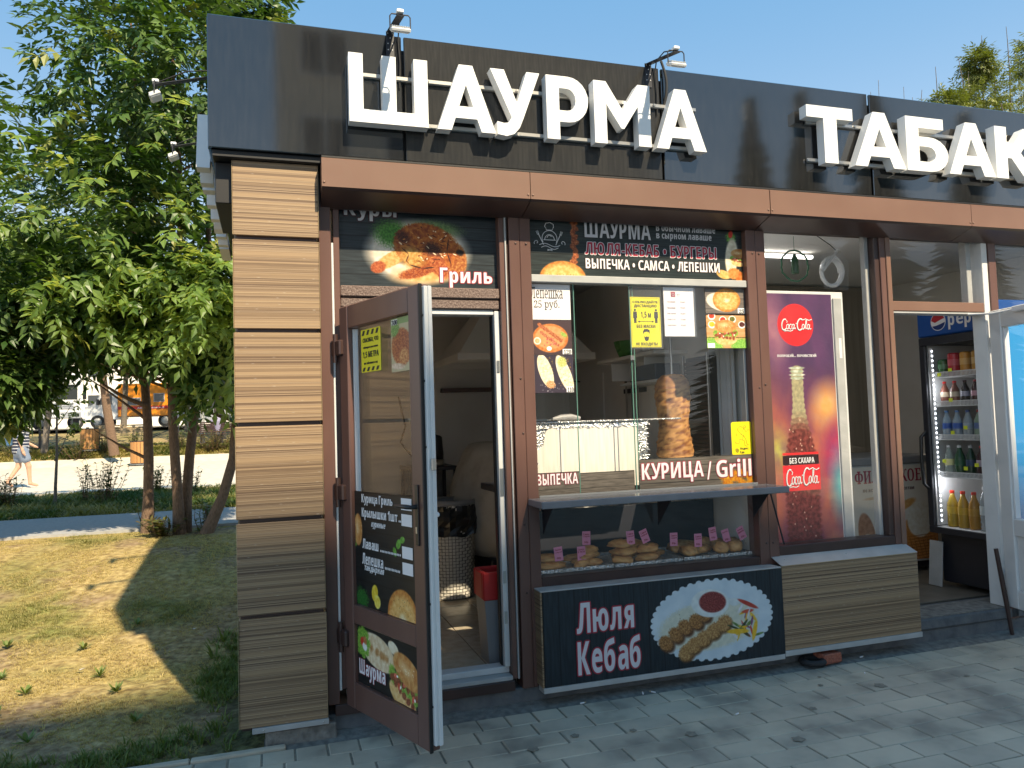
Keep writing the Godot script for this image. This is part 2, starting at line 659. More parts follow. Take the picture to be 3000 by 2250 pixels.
	var pav := [[0.50, 0.435, 0.335], [0.53, 0.46, 0.35], [0.475, 0.412, 0.318], [0.55, 0.478, 0.362]]
	M.slab = []
	for k in 4:
		var b: Array = pav[k]
		M.slab.append(grain([lin(b[0] * 0.5, b[1] * 0.52, b[2] * 0.55), lin(b[0] * 0.62, b[1] * 0.63, b[2] * 0.65), lin(b[0] * 0.86, b[1] * 0.87, b[2] * 0.88), lin(b[0], b[1], b[2]), lin(b[0] * 1.06, b[1] * 1.06, b[2] * 1.06), lin(b[0] * 1.12, b[1] * 1.12, b[2] * 1.12)], 0.022, V(0.37, 0.37, 0.37), 0.9, 0.3, 8, 22))
	M.joint = grain([lin(0.20, 0.178, 0.14), lin(0.30, 0.268, 0.21)], 0.05, V(2, 2, 2), 0.95, 0.3, 3, 30)
	M.soil = grain([Color(0.55, 0.5, 0.45), Color(0.8, 0.78, 0.74), Color(1, 1, 1)], 0.035, V(1.1, 1.1, 1.1), 0.95, 1.2, 6, 31)
	M.soil.vertex_color_use_as_albedo = true
	M.path = grain([lin(0.52, 0.465, 0.375), lin(0.60, 0.54, 0.44), lin(0.65, 0.59, 0.49)], 0.02, V(0.5, 0.5, 0.5), 0.95, 0.2, 5, 32)
	M.asphalt = grain([lin(0.30, 0.30, 0.30), lin(0.36, 0.355, 0.35), lin(0.41, 0.405, 0.395)], 0.05, V(1, 1, 1), 0.95, 0.3, 5, 33)
	M.bark = grain([lin(0.10, 0.06, 0.038), lin(0.19, 0.12, 0.078), lin(0.27, 0.18, 0.12)], 0.05, V(5, 1.2, 5), 0.9, 1.2, 4, 34)
	M.bark_grey = grain([lin(0.09, 0.075, 0.06), lin(0.17, 0.145, 0.12), lin(0.24, 0.21, 0.18)], 0.05, V(3, 0.8, 3), 0.9, 1.0, 4, 35)
	M.leaf = leaf_mat()
	M.grass = leaf_mat()
	M.grass.roughness = 0.75
	M.slat = grain([lin(0.40, 0.19, 0.06), lin(0.52, 0.26, 0.09)], 0.05, V(8, 1, 8), 0.55, 0.0, 3, 36)
	M.slat_pale = grain([lin(0.36, 0.27, 0.15), lin(0.47, 0.36, 0.22)], 0.05, V(1, 8, 8), 0.6, 0.0, 3, 37)
	M.brick = grain([lin(0.25, 0.075, 0.045), lin(0.36, 0.115, 0.07), lin(0.42, 0.16, 0.10)], 0.06, V(3, 3, 3), 0.9, 0.8, 4, 38)
	M.orange = mat(lin(0.80, 0.27, 0.012), 0.3)
	M.truck_white = mat(lin(0.70, 0.70, 0.71), 0.3)
	M.car_grey = mat(lin(0.35, 0.37, 0.40), 0.25)
	M.skin = mat(lin(0.52, 0.29, 0.19), 0.6)
	M.hair = mat(lin(0.035, 0.02, 0.013), 0.6)
	M.block_wall = grain([lin(0.56, 0.51, 0.43), lin(0.64, 0.58, 0.49)], 0.02, V(0.3, 0.3, 0.3), 0.9, 0.0, 3, 39)
	M.pane = mat(lin(0.04, 0.045, 0.05), 0.05)


func leaf_mat() -> StandardMaterial3D:
	var m := mat(Color.WHITE, 0.42)
	m.vertex_color_use_as_albedo = true
	m.backlight_enabled = true
	m.backlight = Color(0.75, 0.8, 0.35)
	m.cull_mode = BaseMaterial3D.CULL_DISABLED
	return m


func hill(x: float, z: float) -> float:
	var y := 0.0
	var key := [[-1.6, 0.0], [-5.3, 0.45], [-16.0, 0.45], [-24.0, 0.58], [-26.5, 1.1], [-30.0, 1.25], [-41.0, 2.0], [-60.0, 2.2], [-300.0, 6.0]]
	if z < -1.6:
		y = 6.0
		for k in key.size() - 1:
			if z <= key[k][0] and z > key[k + 1][0]:
				var f: float = (z - key[k][0]) / (key[k + 1][0] - key[k][0])
				f = f * f * (3.0 - 2.0 * f)
				y = lerpf(key[k][1], key[k + 1][1], f)
	return y


func steps(a: float, b: float, n: int) -> Array:
	var l := []
	for k in n:
		l.append(lerpf(a, b, float(k) / n))
	return l


# greener growth along the kiosk's foot and the kerb
func lush_edge(x: float, z: float) -> float:
	var w := 0.22 * fn.get_noise_2d(x * 1.9 + 3.0, z * 1.9) + 0.10 * fn.get_noise_2d(x * 6.0, z * 6.0 + 11.0)
	var a := smoothstep(-0.50, -0.22, x + w) * smoothstep(-2.6, -1.2, z + w)
	var b := smoothstep(-0.28, -0.02, z + w * 0.6)
	return clampf(maxf(a, b * 0.8), 0, 1)


func lawn_tint(x: float, z: float) -> Color:
	var g := fn.get_noise_2d(x * 0.55, z * 0.55) + 0.35 * fn.get_noise_2d(x * 2.3 + 9.0, z * 2.3)
	var dirt := fn.get_noise_2d(x * 0.8 + 40.0, z * 0.9) + 0.3 * fn.get_noise_2d(x * 3.1, z * 3.1 + 5.0)
	var straw := Color(0.58, 0.45, 0.20)
	var green := Color(0.24, 0.26, 0.07)
	var c := straw.lerp(green, clampf(g * 1.6 + 0.22, 0, 1))
	if z > -0.75 and z < 0.3 and x < -0.2:
		dirt += 0.25
	c = c.lerp(Color(0.40, 0.285, 0.185), clampf(dirt * 2.2 - 0.15, 0, 0.9))
	c = c.lerp(Color(0.06, 0.095, 0.022), 0.65 * lush_edge(x, z))
	return c


func ground() -> void:
	var xs := [-300.0, -120.0, -60.0, -35.0, -22.0, -15.0] + steps(-10.0, 0.4, 80) + [0.4, 3.0, 7.0, 12.0, 25.0, 60.0, 120.0, 300.0]
	var zs := [-500.0, -200.0, -90.0, -60.0, -45.0, -36.0] + steps(-31.0, -12.0, 30) + steps(-12.0, 0.13, 100) + [0.13]
	var g := Geo.new()
	g.tinted = true
	for i in xs.size() - 1:
		for k in zs.size() - 1:
			var p := []
			var nn := []
			var cc := []
			for e in [[i, k + 1], [i + 1, k + 1], [i + 1, k], [i, k]]:
				var xx: float = xs[e[0]]
				var zz: float = zs[e[1]]
				var lump := 0.025 * fn.get_noise_2d(xx * 1.7, zz * 1.7) * clampf((-0.1 - zz) / 0.6, 0, 1) * (0.3 if zz < -5.6 else 1.0)
				p.append(V(xx, hill(xx, zz) + lump - 0.01, zz))
				var dz := (hill(xx, zz + 0.2) - hill(xx, zz - 0.2)) / 0.4
				nn.append(V(0, 1, -dz).normalized())
				cc.append(lawn_tint(xx, zz))
			for tr in [[0, 1, 2], [0, 2, 3]]:
				for j in [tr[0], tr[2], tr[1]]:
					g.col = cc[j]
					g.put(p[j], nn[j], Vector2(p[j].x, p[j].z))
	var lawn := one("lawn", "", "", g, M.soil)
	tag(lawn, "trodden lawn of dry straw, green tufts and bare earth", "", "", "structure")
	# ground under and before the kiosk, out to behind the camera
	var f := Geo.new()
	f.quad(V(-300, -0.035, 300), V(300, -0.035, 300), V(300, -0.035, 0.13), V(-300, -0.035, 0.13))
	tag(one("ground", "", "", f, M.joint), "compacted earth under the paving", "", "", "structure")
	# pavement of grey slabs, each one a piece of its own
	var pv := Node3D.new()
	pv.name = "pavement"
	add_child(pv)
	tag(pv, "worn grey pavement of small slabs before the kiosk", "", "", "structure")
	var ker := Geo.new()
	for k in 9:
		ker.cbox(V(-4.0 + k * 0.45, -0.05, 0.105), V(-3.555 + k * 0.45, 0.012, 0.15), 0.006)
	part(pv, "kerb", ker, M.slab[0])
	var bases := []
	for wv in [0.149, 0.306]:
		for s in 3:
			var q := Geo.new()
			var d := 0.148
			q.cbox(V(0.003, -0.04, 0.002), V(wv + 0.001, 0.0, d + 0.001), 0.0025 + s * 0.001)
			bases.append(q.mesh())
	var z := 0.155
	var rowi := 0
	while z < 1.75:
		var x := -1.95
		var wide: float = 0.155 if rowi == 0 else 0.312
		x += (0.104 * (rowi % 3)) if rowi > 0 else 0.0
		while x < 6.0:
			var far: bool = x < -1.1 - (z - 0.4) * 0.0 or x > 4.4 + 0.6 * (1.6 - z) and z > 1.0
			if not far:
				var j := partm(pv, "paving_slab", bases[(0 if rowi == 0 else 3) + rng.randi() % 3], M.slab[[0, 0, 1, 1, 2, 3][rng.randi() % 6]], V(x, rng.randf_range(-0.0018, 0.0012), z))
				j.rotation = V(rng.randf_range(-0.003, 0.003), rng.randf_range(-0.004, 0.004), rng.randf_range(-0.003, 0.003))
			x += wide + 0.002
		z += 0.1515
		rowi += 1
	# the paving goes on out of the picture
	var rest := Geo.new()
	rest.quad(V(-60, -0.008, 24), V(60, -0.008, 24), V(60, -0.008, z), V(-60, -0.008, z))
	rest.quad(V(-60, -0.008, z), V(-1.3, -0.008, z), V(-1.3, -0.008, 0.155), V(-60, -0.008, 0.155))
	rest.quad(V(6.3, -0.008, z), V(60, -0.008, z), V(60, -0.008, 0.02), V(6.3, -0.008, 0.02))
	part(pv, "paving", rest, M.slab[1])
	var sand := Geo.new()
	sand.quad(V(-1.95, -0.0055, z), V(6.3, -0.0055, z), V(6.3, -0.0055, 0.152), V(-1.95, -0.0055, 0.152))
	part(pv, "joint_sand", sand, M.joint)
	# mortar and dirt strip along the plinth
	var mo := Geo.new()
	mo.quad(V(-0.06, -0.012, 0.16), V(6.4, -0.012, 0.16), V(6.4, 0.004, -0.01), V(-0.06, 0.004, -0.01))
	part(pv, "mortar_strip", mo, M.concrete_worn)
	# walkways through the park
	for w in [[-8.1, -5.95, M.asphalt, "footpath", "shaded grey asphalt footpath behind the clump of trunks"], [-25.2, -13.45, M.path, "path", "wide sunlit pale gravel path across the park"]]:
		var k := Geo.new()
		var zz: Array = steps(w[0], w[1], 14) + [w[1]]
		for i in zz.size() - 1:
			var za: float = zz[i]
			var zb: float = zz[i + 1]
			k.quad(V(-90, hill(0, zb) + 0.022, zb), V(60, hill(0, zb) + 0.022, zb), V(60, hill(0, za) + 0.022, za), V(-90, hill(0, za) + 0.022, za))
		var ye: float = hill(0, w[1]) + 0.022
		k.quad(V(-90, ye - 0.3, w[1]), V(60, ye - 0.3, w[1]), V(60, ye, w[1]), V(-90, ye, w[1]))
		tag(one(w[3], "", "", k, w[2]), w[4], "", "", "structure")
	var rd := Geo.new()
	rd.quad(V(-150, 2.06, -40), V(100, 2.06, -40), V(100, 2.32, -62), V(-150, 2.32, -62))
	tag(one("road", "", "", rd, M.asphalt), "asphalt road with parked vehicles beyond the park", "", "", "structure")


func behind_the_camera() -> void:
	# the tall block whose roof edge shades the pavement, and which the black fascia mirrors
	var b := thing("apartment_block", "tall plain apartment block across the street with rows of windows", "building", V(7.5, 0, 22))
	var x0 := -7.1
	var x1 := 7.1
	bx(b, "wall", V(x0, -0.1, 0), V(x1, 25.6, 12), M.block_wall, 0.05)
	bx(b, "roof", V(x0 - 0.1, 25.6, -0.0), V(x1 + 0.1, 26.05, 12.1), M.concrete, 0.03)
	var pane := Geo.new()
	pane.cbox(V(-0.75, 0, -0.02), V(0.75, 1.5, 0.1), 0.01)
	var fr := Geo.new()
	for s in [[-0.82, -0.08, -0.75, 1.58], [0.75, -0.08, 0.82, 1.58], [-0.75, 1.5, 0.75, 1.58], [-0.75, -0.08, 0.75, 0.0], [-0.04, 0.0, 0.04, 1.5]]:
		fr.box(V(s[0], s[1], -0.06), V(s[2], s[3], 0.1))
	var pm := pane.mesh()
	var fm := fr.mesh()
	for f in 8:
		for k in 5:
			var w := partm(b, "window", fm, M.white, V(-5.6 + k * 2.8, 1.6 + f * 3.0, -0.02))
			partm(w, "pane", pm, M.pane)
	# conifers beside it
	var t0: Node3D
	for k in 9:
		var at: Vector3 = [V(15.9, 0, 18), V(17.3, 0, 20), V(18.8, 0, 18.5), V(20.4, 0, 21), V(23, 0, 20), V(26, 0, 23), V(30, 0, 22), V(-6.5, 0, 24), V(-9, 0, 28)][k]
		var hgt: float = [10.5, 13.5, 11.0, 14.5, 15.0, 13.5, 15.0, 7.0, 8.0][k]
		if k == 0:
			t0 = conifer("dark spruce in the row beside the apartment block")
			t0.position = at
			t0.scale = V(hgt / 12.0, hgt / 12.0, hgt / 12.0)
		else:
			copy(t0, at, k * 1.1, "", hgt / 12.0)


func conifer(label: String) -> Node3D:
	var t := thing("spruce_tree", label, "tree", Vector3(), "spruces beside the apartment block")
	var g := Geo.new()
	g.tube([V(0, -0.2, 0), V(0, 6, 0), V(0, 12, 0)], [0.22, 0.14, 0.02], 8)
	part(t, "trunk", g, M.bark_grey)
	var c := Geo.new()
	c.tinted = true
	for k in 1500:
		var y := pow(rng.randf(), 1.3) * 11.0 + 0.9
		var r := (12.0 - y) * 0.24 * rng.randf_range(0.5, 1.1) + 0.1
		var a := rng.randf() * TAU
		var d := V(cos(a), -0.25, sin(a))
		var s := V(-sin(a), 0, cos(a)) * rng.randf_range(0.12, 0.3)
		var p := V(0, y, 0) + d * r
		c.col = Color(0.025, 0.05, 0.018).lerp(Color(0.05, 0.085, 0.025), rng.randf())
		var q := V(0, y + 0.1, 0) + d * r * 0.25
		c.tri(q - s, p, q + s)
		c.tri(q + V(0, 0.12, 0), p, q - V(0, 0.2, 0))
	part(t, "crown", c, M.leaf)
	return t


func pane(p: Node, x0: float, y0: float, x1: float, y1: float, z: float, called := "pane") -> MeshInstance3D:
	var g := Geo.new()
	g.quad(V(x0, y0, z), V(x1, y0, z), V(x1, y1, z), V(x0, y1, z))
	return part(p, called, g, M.glass)


func screw(p: Node, x: float, y: float, z: float, r := 0.006, m: Material = null) -> void:
	var g := Geo.new()
	g.lathe([Vector2(r, 0), Vector2(r * 0.9, 0.002), Vector2(r * 0.5, 0.004), Vector2(0, 0.0045)], 8)
	var o := part(p, "screw", g, m if m else M.brown_dark, V(x, y, z))
	o.rotation.x = PI / 2


func kiosk() -> void:
	var k := thing("kiosk", "black and brown street kiosk with two open shop fronts", "kiosk")
	# plinth and steps
	bx(k, "plinth", V(-0.05, -0.06, -3.3), V(6.4, 0.082, 0.0), M.concrete, 0.006)
	bx(k, "plinth", V(-0.053, -0.06, 0.003), V(0.30, 0.072, 0.085), M.concrete_worn, 0.006)
	bx(k, "step", V(4.16, 0.085, -0.3), V(5.25, 0.165, 0.02), M.concrete, 0.012)
	bx(k, "step", V(4.17, 0.166, -0.24), V(5.2, 0.174, 0.012), M.concrete_worn, 0.003)
	bx(k, "threshold", V(0.30, 0.083, -0.14), V(1.30, 0.140, 0.034), M.brown_dark)
	bx(k, "threshold", V(0.37, 0.141, -0.13), V(1.29, 0.166, 0.026), M.alu_dull)
	bx(k, "threshold", V(0.37, 0.167, -0.13), V(1.29, 0.202, -0.04), M.pvc)
	# floors
	var fl := bx(k, "floor", V(-0.03, 0.085, -3.25), V(3.0, 0.166, -0.14), M.grout)
	var tg := Geo.new()
	tg.cbox(V(0.003, 0, 0.003), V(0.297, 0.008, 0.297), 0.002)
	var tm := tg.mesh()
	for i in 10:
		for j in 10:
			partm(fl, "tile", tm, M.tile if (i * 7 + j * 3) % 5 > 1 else M.tile_b, V(0.0 + i * 0.3, 0.1665, -3.21 + j * 0.3))
	bx(k, "floor", V(3.1, 0.085, -3.25), V(6.3, 0.170, -0.32), M.lino)
	# shell
	bx(k, "wall", V(-0.165, 0.083, -3.4), V(6.4, 3.05, -3.26), M.plaster)
	bx(k, "wall", V(-0.15, 0.083, -3.25), V(-0.04, 3.05, -0.12), M.plaster)
	bx(k, "wall", V(6.31, 0.083, -3.25), V(6.42, 3.05, 0.0), M.plaster)
	bx(k, "partition", V(3.01, 0.083, -3.25), V(3.09, 2.9, -0.12), M.plaster)
	bx(k, "partition", V(4.7, 0.175, -3.24), V(6.3, 2.9, -2.2), M.wall_panel)
	bx(k, "ceiling", V(-0.03, 2.92, -3.25), V(6.3, 2.97, -0.1), M.ceiling)
	bx(k, "roof", V(-0.25, 3.06, -3.5), V(6.5, 3.70, 0.12), M.dark)
	bx(k, "soffit", V(-0.27, 3.02, -3.5), V(6.5, 3.055, 0.135), M.dark)
	# corner pillar with its cladding panels
	bx(k, "pillar", V(-0.163, 0.09, -0.11), V(0.246, 3.02, 0.078), M.brown_dark)
	var ys := [0.107, 0.648, 0.668, 1.132, 1.152, 1.627, 1.647, 2.114, 2.134, 2.602, 2.624, 3.018]
	for i in 6:
		var g := Geo.new()
		g.cbox(V(-0.176, ys[i * 2], 0), V(0.256, ys[i * 2 + 1], 0.016), 0.0025)
		var o := part(k, "cladding_panel", g, M.wood, V(0, 0, 0.084))
		if i == 0:
			o.rotation.x = -0.012
			o.rotation.z = -0.006
		if i == 1:
			o.rotation.x = 0.006
		# edge trim strips
		for e in [-0.178, 0.2565]:
			bx(k, "edge_trim", V(e, ys[i * 2] + 0.002, 0.086), V(e + 0.0018, ys[i * 2 + 1] - 0.002, 0.1035), M.slat_pale, 0.0004)
		for j in 4:
			bx(k, "cladding_panel", V(-0.176, ys[i * 2], -3.2 + j * 0.79), V(-0.1655, ys[i * 2 + 1], -2.42 + j * 0.79), M.wood)
	bx(k, "bottom_rail", V(-0.115, 0.078, 0.086), V(0.262, 0.105, 0.107), M.alu_dull, 0.002)
	screw(k, -0.06, 0.09, 0.107, 0.006, M.steel)
	screw(k, 0.235, 0.092, 0.107, 0.006, M.steel)
	# fascia panels
	var fx := [-0.285, 0.716, 0.730, 2.308, 2.324, 3.890, 3.908, 5.46, 5.474, 6.52]
	for i in 5:
		var o := bx(k, "fascia_panel", V(fx[i * 2], 3.057, 0.142), V(fx[i * 2 + 1], 3.757, 0.160), M.black_dusty if i == 1 else M.black, 0.004)
		o.rotation.x = [0.0, 0.0015, 0.0, -0.001, 0][i] * 0.3
	for j in 3:
		bx(k, "fascia_panel", V(-0.289, 3.057, -3.5 + j * 1.215), V(-0.271, 3.755, -2.295 + j * 1.215), M.black, 0.004)
	# canopy: a folded brown metal valance in lengths
	var cx := [0.272, 1.430, 1.434, 3.040, 3.046, 4.70, 4.704, 6.4]
	for i in 4:
		var g := Geo.new()
		g.x = Transform3D(Basis(V(0, 0, -1), V(0, 1, 0), V(1, 0, 0)), V(0, 0, 0))
		# profile in (z, y), drawn along x
		g.poly([Vector2(-0.002, 2.877), Vector2(-0.20, 2.877), Vector2(-0.20, 3.028), Vector2(-0.19, 3.034), Vector2(-0.002, 3.034)], cx[i * 2], cx[i * 2 + 1])
		part(k, "canopy", g, M.canopy)
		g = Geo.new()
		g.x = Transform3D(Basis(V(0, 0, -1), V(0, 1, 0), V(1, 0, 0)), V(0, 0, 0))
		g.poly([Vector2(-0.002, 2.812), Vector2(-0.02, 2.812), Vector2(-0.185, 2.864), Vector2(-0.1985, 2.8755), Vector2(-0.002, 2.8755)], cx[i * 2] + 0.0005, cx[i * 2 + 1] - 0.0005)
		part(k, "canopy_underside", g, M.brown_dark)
		for e in [cx[i * 2] + 0.012, cx[i * 2 + 1] - 0.012]:
			screw(k, e, 2.90, 0.2005, 0.007, M.canopy)
	bx(k, "canopy_lip", V(0.272, 3.0345, 0.01), V(6.4, 3.047, 0.19), M.dark, 0.002)
	# brown frame of the fronts
	bx(k, "header", V(0.25, 2.835, -0.11), V(6.4, 3.02, -0.003), M.brown_dark)
	bx(k, "post", V(0.262, 0.142, -0.1), V(0.325, 2.834, 0.028), M.brown)
	bx(k, "edge_trim", V(0.326, 0.21, -0.06), V(0.338, 2.62, 0.022), M.pvc, 0.002)
	bx(k, "jamb", V(0.339, 0.21, -0.1), V(0.372, 2.834, 0.004), M.brown)
	bx(k, "jamb", V(1.292, 0.142, -0.1), V(1.322, 2.834, 0.012), M.brown)
	bx(k, "jamb", V(1.3235, 0.142, -0.1), V(1.332, 2.834, 0.020), M.alu_dull, 0.001)
	bx(k, "jamb", V(1.3335, 0.142, -0.1), V(1.346, 2.834, 0.006), M.brown_dark)
	bx(k, "post", V(1.350, 0.083, -0.1), V(1.415, 2.834, 0.022), M.brown)
	bx(k, "post", V(1.417, 0.083, -0.1), V(1.484, 2.834, 0.020), M.brown)
	bx(k, "post", V(2.974, 0.083, -0.1), V(3.043, 2.834, 0.022), M.brown)
	bx(k, "post", V(3.047, 0.083, -0.1), V(3.118, 2.834, 0.020), M.brown)
	bx(k, "post", V(4.060, 0.083, -0.1), V(4.105, 2.834, 0.018), M.brown)
	bx(k, "post", V(4.108, 0.142, -0.1), V(4.148, 2.834, 0.024), M.canopy)
	bx(k, "post", V(4.992, 0.175, -0.1), V(5.045, 2.834, 0.012), M.pvc)
	bx(k, "post", V(5.05, 0.083, -0.1), V(5.12, 2.834, 0.020), M.brown)
	bx(k, "post", V(6.2, 0.083, -0.1), V(6.4, 2.834, 0.020), M.brown)
	for s in [[1.39, 2.66], [1.455, 2.66], [1.395, 1.86], [1.40, 1.54], [1.39, 1.01], [3.02, 2.66], [3.07, 2.66], [3.025, 1.78], [3.072, 1.80], [3.02, 0.78], [3.07, 0.78], [1.39, 0.62], [0.295, 2.65], [0.30, 1.72], [0.30, 1.06]]:
		screw(k, s[0], s[1], 0.0225, 0.007)
	# white inner frame of the doorway
	bx(k, "inner_frame", V(1.258, 0.205, -0.12), V(1.2905, 2.262, -0.02), M.pvc)
	bx(k, "inner_frame", V(0.374, 2.24, -0.12), V(1.257, 2.268, -0.03), M.pvc)
	bx(k, "inner_frame", V(1.2485, 0.205, -0.10), V(1.2575, 2.238, -0.06), M.dark, 0.001)
	bx(k, "strike_plate", V(1.262, 1.18, -0.019), V(1.282, 1.34, -0.016), M.steel, 0.001)
	for y in [0.45, 0.68, 1.9]:
		bx(k, "strike_plate", V(1.264, y, -0.019), V(1.280, y + 0.07, -0.015), M.steel, 0.001)
	# over the snack door: two bars in rough film
	bx(k, "transom_bar", V(0.373, 2.330, -0.1), V(1.291, 2.392, -0.002), M.rough_film, 0.006)
	bx(k, "transom_bar", V(0.373, 2.270, -0.1), V(1.291, 2.327, -0.014), M.rough_film, 0.006)
	# snack window
	bx(k, "transom_bar", V(1.485, 2.436, -0.06), V(2.973, 2.482, 0.012), M.alu_dull, 0.004)
	bx(k, "sill", V(1.485, 0.640, -0.1), V(2.973, 0.698, 0.016), M.brown_dark, 0.004)
	bx(k, "window_frame", V(1.485, 1.110, -0.1), V(2.973, 1.150, 0.006), M.brown_dark)
	pane(k, 1.486, 0.699, 2.972, 1.109, -0.012)
	pane(k, 1.486, 1.152, 1.764, 2.435, -0.030)
	pane(k, 2.135, 1.152, 2.972, 2.435, -0.022)
	for e in [[1.764, -0.030], [2.135, -0.022], [2.160, -0.030]]:
		bx(k, "pane_edge", V(e[0], 1.152, e[1] - 0.004), V(e[0] + 0.005, 2.435, e[1] + 0.004), M.glass_edge, 0.001)
	bx(k, "window_lock", V(2.125, 1.965, -0.02), V(2.150, 1.995, -0.004), M.steel, 0.003)
	bx(k, "window_frame", V(2.955, 1.152, -0.09), V(2.972, 2.435, -0.035), M.alu_dull, 0.002)
	# drinks window
	bx(k, "sill", V(3.119, 0.662, -0.1), V(4.059, 0.750, 0.014), M.brown_dark, 0.004)
	bx(k, "window_frame", V(4.020, 0.751, -0.1), V(4.059, 2.834, 0.008), M.brown_dark)
	bx(k, "window_frame", V(3.985, 0.751, -0.09), V(4.018, 2.834, -0.045), M.alu_dull)
	pane(k, 3.120, 0.752, 4.019, 2.834, -0.02)
	# over the drinks door
	bx(k, "transom_bar", V(4.149, 2.300, -0.1), V(4.991, 2.370, 0.010), M.canopy, 0.004)
	bx(k, "transom_bar", V(4.149, 2.285, -0.09), V(4.991, 2.299, 0.004), M.alu_dull, 0.002)
	bx(k, "window_frame", V(4.89, 2.371, -0.09), V(4.935, 2.834, -0.03), M.alu_dull)
	pane(k, 4.150, 2.371, 4.990, 2.834, -0.02)
	pane(k, 5.121, 0.75, 6.199, 2.834, -0.02)
	bx(k, "sill", V(5.121, 0.083, -0.1), V(6.199, 0.749, 0.014), M.brown_dark, 0.004)
	# low panels under the windows
	bx(k, "panel_box", V(1.447, 0.105, 0.003), V(3.043, 0.634, 0.104), M.brown_dark)
	bx(k, "cladding_panel", V(1.436, 0.104, 0.006), V(1.4465, 0.636, 0.118), M.wood, 0.001)
	bx(k, "top_trim", V(1.434, 0.637, 0.003), V(3.045, 0.645, 0.126), M.alu_dull, 0.002)
	bx(k, "bottom_rail", V(1.440, 0.072, 0.035), V(3.047, 0.103, 0.122), M.alu_dull, 0.002)
	bx(k, "panel_box", V(3.055, 0.125, 0.003), V(4.118, 0.640, 0.104), M.brown_dark)
	bx(k, "cladding_panel", V(3.052, 0.122, 0.105), V(4.130, 0.642, 0.120), M.wood, 0.002)
	bx(k, "edge_trim", V(3.052, 0.6425, 0.100), V(4.130, 0.6475, 0.122), M.slat_pale, 0.001)
	bx(k, "cladding_panel", V(4.119, 0.122, 0.003), V(4.130, 0.641, 0.1045), M.wood, 0.001)
	bx(k, "bottom_rail", V(3.049, 0.086, 0.035), V(4.136, 0.120, 0.122), M.alu_dull, 0.002)
	var sg := Geo.new()
	sg.quad(V(3.052, 0.648, 0.12), V(4.135, 0.648, 0.12), V(4.135, 0.690, 0.016), V(3.052, 0.690, 0.016))
	sg.quad(V(3.052, 0.645, 0.118), V(3.052, 0.687, 0.016), V(4.135, 0.687, 0.016), V(4.135, 0.645, 0.118))
	part(k, "drip_sill", sg, M.alu_dull)
	for x in [3.12, 3.6, 4.06]:
		screw(k, x, 0.672, 0.062, 0.006, M.steel)
	bx(k, "wall", V(3.0, 0.083, -0.12), V(4.15, 0.66, -0.101), M.plaster)
	bx(k, "wall", V(1.35, 0.083, -0.12), V(2.98, 0.64, -0.101), M.plaster)
	snack_door(k)
	drinks_door(k)
	# the panel over the pillar's rear: dark corner bracket with screws
	bx(k, "corner_bracket", V(-0.262, 2.80, -0.6), V(-0.178, 3.018, 0.05), M.dark, 0.004)


